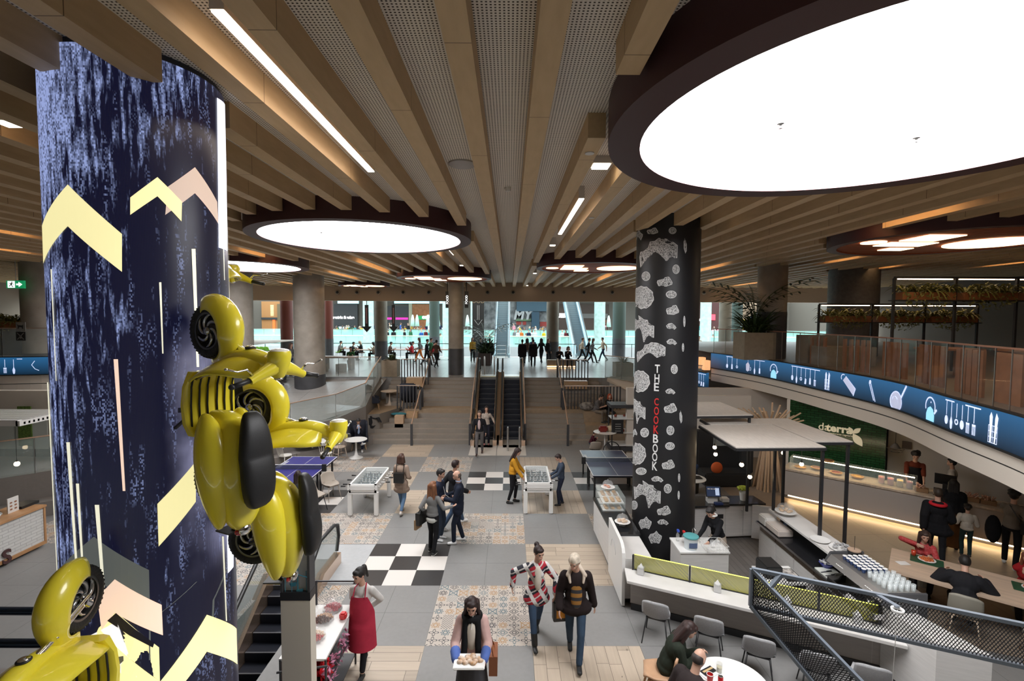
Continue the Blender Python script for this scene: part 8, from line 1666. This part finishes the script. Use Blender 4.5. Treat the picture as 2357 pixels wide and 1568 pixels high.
p=on_plane(2192,1090,1.5);person('woman with dark bun and white shirt turned away behind the food counter',(p.x,p.y,0),-2.3,1.66,hair='bun',hc=(.012,.01,.01),top=(.5,.46,.42),bot=(.01,.01,.012),sleeve=0,female=True)
p=G(2152,1300);c=person('man in black coat with a red hood band walking past the long table',(p.x,p.y,0),2.5,1.74,hair='short',hc=(.04,.025,.015),top=(.01,.01,.012),bot=(.01,.01,.012),bulky=.035,long=.2,**WALK1);b=B();b.torus((0,.03,1.4),.13,.035,n=22,m=8);part(c[0],'red_hood',b,cloth('red_hood',(.55,.02,.03)),c[2],smooth=True)
p=G(2188,1262);person('woman with black shawl and long brown skirt at the food counter',(p.x,p.y,0),2.45,1.66,hair='long',hc=(.01,.008,.008),top=(.01,.01,.011),bot=(.12,.05,.015),skirt=.85,female=True,bulky=.05,lh=(.1,-.4,1.1))
p=G(2222,1280);person('child in a white shirt standing beside the woman in the brown skirt',(p.x,p.y,0),2.6,1.2,hair='curly',hc=(.015,.01,.01),top=(.52,.47,.4),bot=(.02,.04,.04),sleeve=.0,bulky=.02,lh=(.2,-.25,1.15),rh=(-.2,-.25,1.15))
p=G(2325,1305);c=person('woman in grey cardigan reaching over the right end of the food counter',(p.x,p.y,0),2.2,1.7,hair='curly',hc=(.01,.008,.008),top=(.22,.19,.16),bot=(.012,.012,.014),shoe=Wh,female=True,bulky=.015,lf=(.12,-.16,.085),rf=(-.1,.2,.1),lh=(.05,-.55,1.15),rh=(-.25,-.1,.95));b=B();b.b2((-.3,.08,.9),(-.16,.3,1.15));b.tube([(-.2,.1,1.15),(.05,.1,1.45),(-.15,.25,1.15)],.01,6);own('handbag','black handbag on the back of the woman in the grey cardigan','bag',c[0],b,MATS['black_leather'],c[2],bevel=.03);b=B();b.ell((.3,0,.75),(.14,.12,.32),14,9);own('folded_coat','black coat over the arm of the woman in the grey cardigan','coat',c[0],b,cloth('apron_black',0),1,smooth=True)
p=LP(.5,1.42);person('long-haired girl in red flowered top eating at the long table',(p.x,p.y,0),-.72,1.62,hair='long',hc=(.04,.02,.015),topmat=M('red_flowers',(.4,.01,.015),.8,col2=(.5,.1,.1),vs=35),top=(0,0,0),bot=(.02,.02,.03),female=True,**seat(lean=14,lh=(.15,-.42,.84),rh=(-.14,-.28,1.02),head=(8,10)))
p=LP(1.05,-.08);person('man in dark navy hoodie seen from behind at the long table',(p.x,p.y,0),2.42,1.76,hair='short',hc=(.012,.01,.01),top=(.01,.012,.02),bot=(.012,.014,.02),bulky=.035,**seat(lean=26,lh=(.28,-.45,.84),rh=(-.28,-.45,.84),head=(20,0)))
p=LP(1.95,1.4);person('auburn-haired woman in red and black top with hands at her chin',(p.x,p.y,0),-.72,1.66,hair='long',hc=(.16,.045,.02),top=(.28,.012,.015),bot=(.02,.02,.02),female=True,**seat(lean=14,lh=(.06,-.28,1.05),rh=(-.06,-.28,1.05),head=(2,-15)))
for s_,o_,l in ((.5,1.5,'stool under the girl in the red flowered top'),(1.95,1.48,'stool under the auburn-haired woman')):p=LP(s_,o_);tag(obj('stool',B().lathe([(.16,0),(.18,.42),(.001,.43)],n=20),MATS['olive_shell'],loc=(p.x,p.y,0)),l,'stool')
person('man in grey shirt seated on the timber platform by the right stairs',(3.95,21.75,.72),.9,1.74,sk='mid',hc=(.015,.01,.01),top=(.12,.11,.11),bot=(.17,.14,.11),sleeve=.0,bulky=.02,vox=.014,**seat(lean=20,lh=(.1,-.42,.75),rh=(-.05,-.42,.75),head=(15,0)))
tag(obj('duffel_bag',B().ell((0,0,.2),(.38,.2,.2),16,10),M('camo_bag',(.04,.03,.025),.8,col2=(.3,.28,.26),vs=9),loc=(3.5+.1,22.0,ZP),smooth=True),'patterned duffel bag beside the man in the grey shirt','bag')
person('red-haired woman in black seated behind the flower cart',(4.6,21.85,.72),.0,1.64,hair='bob',hc=(.4,.06,.02),top=(.012,.012,.014),bot=(.02,.02,.02),female=True,vox=.014,**seat(lh=(.1,-.3,.95),rh=(-.1,-.35,.8)))
person('small child in dark red sweater crouching beside the right stairs',(3.42,20.0,0),1.6,1.1,hc=(.02,.012,.01),top=(.07,.015,.025),bot=(.04,.06,.08),vox=.014,shoe=(.4,.1,.05),pelvis=(0,0,.32),lf=(.1,-.1,.085),rf=(-.1,-.12,.085),lean=25,lh=(.1,-.4,.6),rh=(-.1,-.4,.6))
person('dark-haired person seated before the blue ping-pong table, seen from behind',(-5.75,12.9,0),PI+.3,1.66,hair='long',hc=(.02,.012,.012),top=(.03,.03,.035),bot=(.02,.02,.02),female=True,vox=.014,**seat())
shell_chair('plain dark chair under the person before the blue ping-pong table',-5.75,12.8,.3,blackp,blackp)
# ---------------------------------------------------------------- smaller people on the upper floors: a few bodies, each in its own clothes
PB={}
def proto(k,**kw):PB[k]=person('body '+k,(0,0,0),vox=.024,**kw)[0]
proto('stand');proto('stand_f',hair='long',female=True);proto('walk',**WALK1);proto('walk_b',**WALK2);proto('walk_f',hair='long',female=True,**WALK2);proto('sit',**seat(lean=14,lh=(.15,-.4,.8),rh=(-.15,-.4,.8)));proto('sit_f',hair='bob',female=True,**seat(lean=8,lh=(.1,-.42,.82),rh=(-.12,-.3,.9),head=(10,0)));proto('coat',long=.4,bulky=.03)
CL={'black':(.012,.012,.014),'grey':(.16,.16,.16),'white':(.6,.6,.58),'red':(.42,.03,.04),'green':(.03,.12,.05),'blue':(.03,.1,.35),'yellow':(.6,.42,.02),'mustard':(.45,.27,.04),'brown':(.09,.05,.035),'maroon':(.1,.01,.015),'navy':(.015,.02,.05),'beige':(.4,.32,.24),'orange':(.6,.16,.03),'pink':(.6,.25,.3),'teal':(.03,.25,.25)}
def cmat(c):return cloth('c_'+c,CL[c])
def pp(k,p,rz,top,bot,lab,hair='black',z=None,group=None,sc=1):
    o=dup(PB[k],(p[0],p[1],p[2] if z is None else z),rz,lab,group,sc)
    for ch in o.children:
        n=ch.name.split('.')[0];mt=cmat(top) if n=='top' else cmat(bot) if n in ('trousers','skirt') else M('hr_'+hair,CL.get(hair,CL['black']),.7) if n=='hair' else None
        if mt:ch.material_slots[0].link='OBJECT';ch.material_slots[0].material=mt
    return o
U=lambda x,y:G(x,y,CUP)
for k,x,y,rz,tp,bt,hr,lab in (
 ('walk_f',967,834,-1.3,'grey','orange','brown','woman in grey top and tan trousers walking left on the upper floor'),('walk',982,842,1.4,'black','black','black','person in black walking behind the slatted screen at the stair top'),
 ('walk_b',991,836,1.2,'green','brown','black','person in green top walking on the upper floor'),('walk',1004,846,2.8,'brown','black','black','tall slim person in brown walking away left of the slim column'),
 ('stand_f',1088,834,.2,'mustard','black','black','woman in mustard top standing by the dark palm planter'),('stand',1106,836,.6,'navy','navy','black','person in navy beside the woman in the mustard top'),
 ('stand',1117,838,.1,'black','maroon','brown','left one of the pair in dark red trousers before the far escalator'),('coat',1127,840,.2,'black','maroon','black','right one of the pair in dark red trousers before the far escalator'),
 ('coat',1202,845,PI,'black','black','black','broad person in black coat walking away right of the escalators'),('walk_f',1213,836,2.9,'brown','grey','black','person in brown half hidden between the two black coats'),
 ('coat',1227,844,3.0,'black','black','black','second person in black coat walking away, before the info column'),('walk',1226,832,3.3,'navy','black','black','dark figure farther behind the second black coat'),
 ('walk_f',1246,836,3.4,'black','black','black','woman in black with swinging bag left of the brown column'),('stand_f',1262,838,.5,'black','black','brown','dark figure standing close to the brown far column'),
 ('walk',1339,833,1.5,'beige','black','brown','person in beige top striding before the slanted escalator'),('walk_b',1354,835,1.4,'black','black','black','person in black striding before the slanted escalator'),
 ('walk_f',1363,836,1.3,'grey','black','brown','long-haired person in grey walking right behind the one in black'),('walk',1388,832,-1.4,'beige','navy','black','person in beige jumper walking left beside the green column'),
 ('stand_f',1597,822,.2,'black','black','black','dark figure right of the printed pillar'),('stand',1608,826,.1,'beige','brown','brown','person in pale shirt near the orange block lamps')):pp(k,U(x,y),rz,tp,bt,lab,hr)
for k,x,Y,tp,bt,hr,lab in (('stand_f',657,24.6,'grey','navy','brown','woman in grey at the pushchair left of the thick column'),('walk',668,25.6,'green','navy','beige','person in dark green behind the thick column')):
    p=PY(x,800,Y);pp(k,(p.x,max(Y,25.2),CUP),1.3,tp,bt,lab,hr)
p=PY(640,800,24.2);c=thing('pushchair','dark pushchair beside the woman in grey','pushchair',(p.x,24.2,1.85));b=B();b.box((0,0,.55),(.6,.4,.3));b.tube([(.3,.2,.5),(.5,.2,1.0)],.015,6);obj('seat',b,blackp,c,bevel=.03);b=B();[b.torus((x,y,.14),.12,.025,'Y',18,6) for x in (-.25,.25) for y in (-.22,.22)];obj('wheels',b,blackp,c,smooth=True)
# curved bench with seated pair
p=U(1300,846);c=thing('curved_bench','timber bench with a glowing edge where two people sit at the stair top','bench',(p.x,p.y+.3,CUP));b=B();b.b2((-1.1,-.25,.08),(.7,.3,.45));obj('seat',b,mplb,c,bevel=.03);b=B();b.b2((-1.1,-.27,.04),(.7,-.25,.07));obj('edge_light',b,M('edge_glow',(1,.7,.4),.5,emit=12,ecol=(1,.6,.3)),c)
for k,dx,hr,lab in (('sit',-.35,'orange','left one of the two people sitting on the timber bench at the stair top'),('sit_f',.2,'brown','right one of the two people sitting on the timber bench at the stair top')):pp(k,(p.x+dx,p.y+.25,CUP),.2,'black','grey' if dx<0 else 'black',lab,hr)
# dining tables with seated people on the upper floor
mdt=M('dining_top',(.22,.09,.04),.4);mdg=M('chair_lime',(.2,.45,.03),.5);mdb=M('chair_brown',(.1,.05,.03),.5)
t0=thing('dining_table','brown dining table, leftmost of the row behind the slim column','table',(0,0,0));b=B();b.b2((-.6,-.4,.72),(.6,.4,.76));obj('tabletop',b,mdt,t0)
for sx in (-.5,.5):b=B();b.b2((sx-.03,-.03,0),(sx+.03,.03,.72));obj('leg',b,blackp,t0)
c0={}
for nm,mt in (('green',mdg),('brown',mdb)):c0[nm]=shell_chair('x y z q',0,0,0,mt,steel if nm=='green' else mdb)
used=set()
def chair(nm,p,rz,lab,z=CUP):
    if nm not in used:used.add(nm);o=c0[nm];o.location=(p[0],p[1],z);o.rotation_euler=(0,0,rz);o['label']=lab;return o
    return dup(c0[nm],(p[0],p[1],z),rz,lab)
first=True
for x,Y,L,Rr in ((806,35.6,('grey','green','far left'),('black','brown','white-haired, far left')),(836,34.2,('black','green','second pair'),('beige','brown','second pair')),(922,34.6,('brown','brown','behind the brown column'),('red','brown','behind the brown column')),(972,35.2,('black','brown','middle'),('teal','brown','middle')),(1022,34.8,('red','brown','beside the slim column'),('black','brown','hidden by the slim column'))):
    p=PY(x,790,Y);lab='brown dining table of the upper floor row, people at it in %s and %s'%(L[0],Rr[0])
    if first:t0.location=(p.x,Y,CUP);t0['label']=lab;first=False
    else:dup(t0,(p.x,Y,CUP),None,lab)
    for sd,(tp,chn,w_) in ((-1,L),(1,Rr)):
        q=(p.x+sd*.85,Y,CUP);chair(chn,(q[0]+sd*.02,Y),PI/2*sd*-1+PI,'%s chair of the diner in %s, %s'%(chn,tp,w_));pp('sit' if sd<0 else 'sit_f',q,-sd*PI/2,tp,'black','seated diner in %s on the upper floor, %s'%(tp,w_),'beige' if 'white' in w_ else 'black')
for x,y,l in ((612,792,'first'),(622,790,'second'),(632,791,'third'),(606,800,'nearest')):p=PY(x,y,38.0 if y<795 else 33);chair('green',(p.x,min(p.y,37)),2.8,'lime green chair in the amber hall on the left, %s'%l)
p=PY(785,812,28.2);c=thing('timber_table','long brown table with grey cushions beyond the thick column','table',(p.x,28.2,CUP));b=B();b.b2((-1.2,-.45,.7),(.9,.45,.78));obj('tabletop',b,mdt,c);b=B();[b.b2((x-.08,-.35,0),(x+.08,.35,.7)) for x in (-.9,.6)];obj('leg',b,mdb,c)
pp('sit',(p.x+.3,29.0,CUP),.3,'green','black','man in dark green leaning on the long brown table','black')
for dx in (-.7,.35):b=B();b.lathe([(.3,0),(.3,.42),(.001,.42)],n=20);tag(obj('pouffe',b,M('grey_pouffe',(.2,.17,.15),.8),loc=(p.x+dx,27.2,CUP)),'round grey pouffe before the long brown table, %s'%('left' if dx<0 else 'right'),'stool')
# far terraces
NF={};rd=random.Random(12);cs=list(CL);gp='visitors on the far terraces'
for x,tp,kk in ((885,'navy','stand'),(893,'black','stand'),(906,'black','coat'),(931,'black','coat'),(945,'green','stand_f'),(970,'blue','stand'),(980,'maroon','stand'),(988,'teal','stand_f'),(1012,'pink','sit_f'),(1031,'blue','stand'),(1126,'black','sit'),(1185,'grey','stand'),(1192,'white','stand_f'),(1200,'orange','stand'),(1208,'red','sit'),(1217,'navy','stand'),(1224,'white','stand_f'),(1231,'white','coat'),(1252,'yellow','stand'),(1262,'orange','stand_f'),(1294,'white','stand'),(1302,'maroon','stand_f'),(1310,'black','stand'),(1598,'red','stand'),(1640,'black','sit')):
    Y=51+rd.random()*3;p=PY(x,770,Y);zn='near the left shops' if x<960 else 'by the green column' if x<1040 else 'by the escalators' if x<1270 else 'by the right shops';NF[zn]=NF.get(zn,-1)+1
    pp(kk,(p.x,Y,CUP),rd.uniform(-1,1),tp,rd.choice(['black','navy','grey']),'visitor in %s on the front far terrace %s, %s from left'%(tp,zn,NTH[NF[zn]]),rd.choice(['black','brown','beige']))
for k in range(78):
    x=775+k*(1055-775)/44 if k<44 else 1175+(k-44)*8.2 if k<55 else 1383+(k-55)*2.0 if k<62 else 1575+(k-62)*5;Y=57.2+rd.random()*9;p=PY(x+rd.uniform(-2,2),760,Y);tp=rd.choice(cs);pp(rd.choice(['sit','sit_f','sit_f','stand']),(p.x,Y,2.95),rd.uniform(-2.5,2.5),tp,'black','visitor in %s among the far terrace crowd'%tp,rd.choice(['black','brown','brown','beige']),group=gp)
for k in range(9):
    x=800+k*28 if k<8 else 1400;p=PY(x,765,58+k%3*2.5);chair('green',(p.x,p.y),rd.uniform(0,6),'lime green chair on the raised far terrace, number %s from the left'%('one two three four five six seven eight nine'.split()[k]),2.95)
for k in PB:
    o=PB[k]
    for ch in list(o.children):bpy.data.objects.remove(ch)
    bpy.data.objects.remove(o)
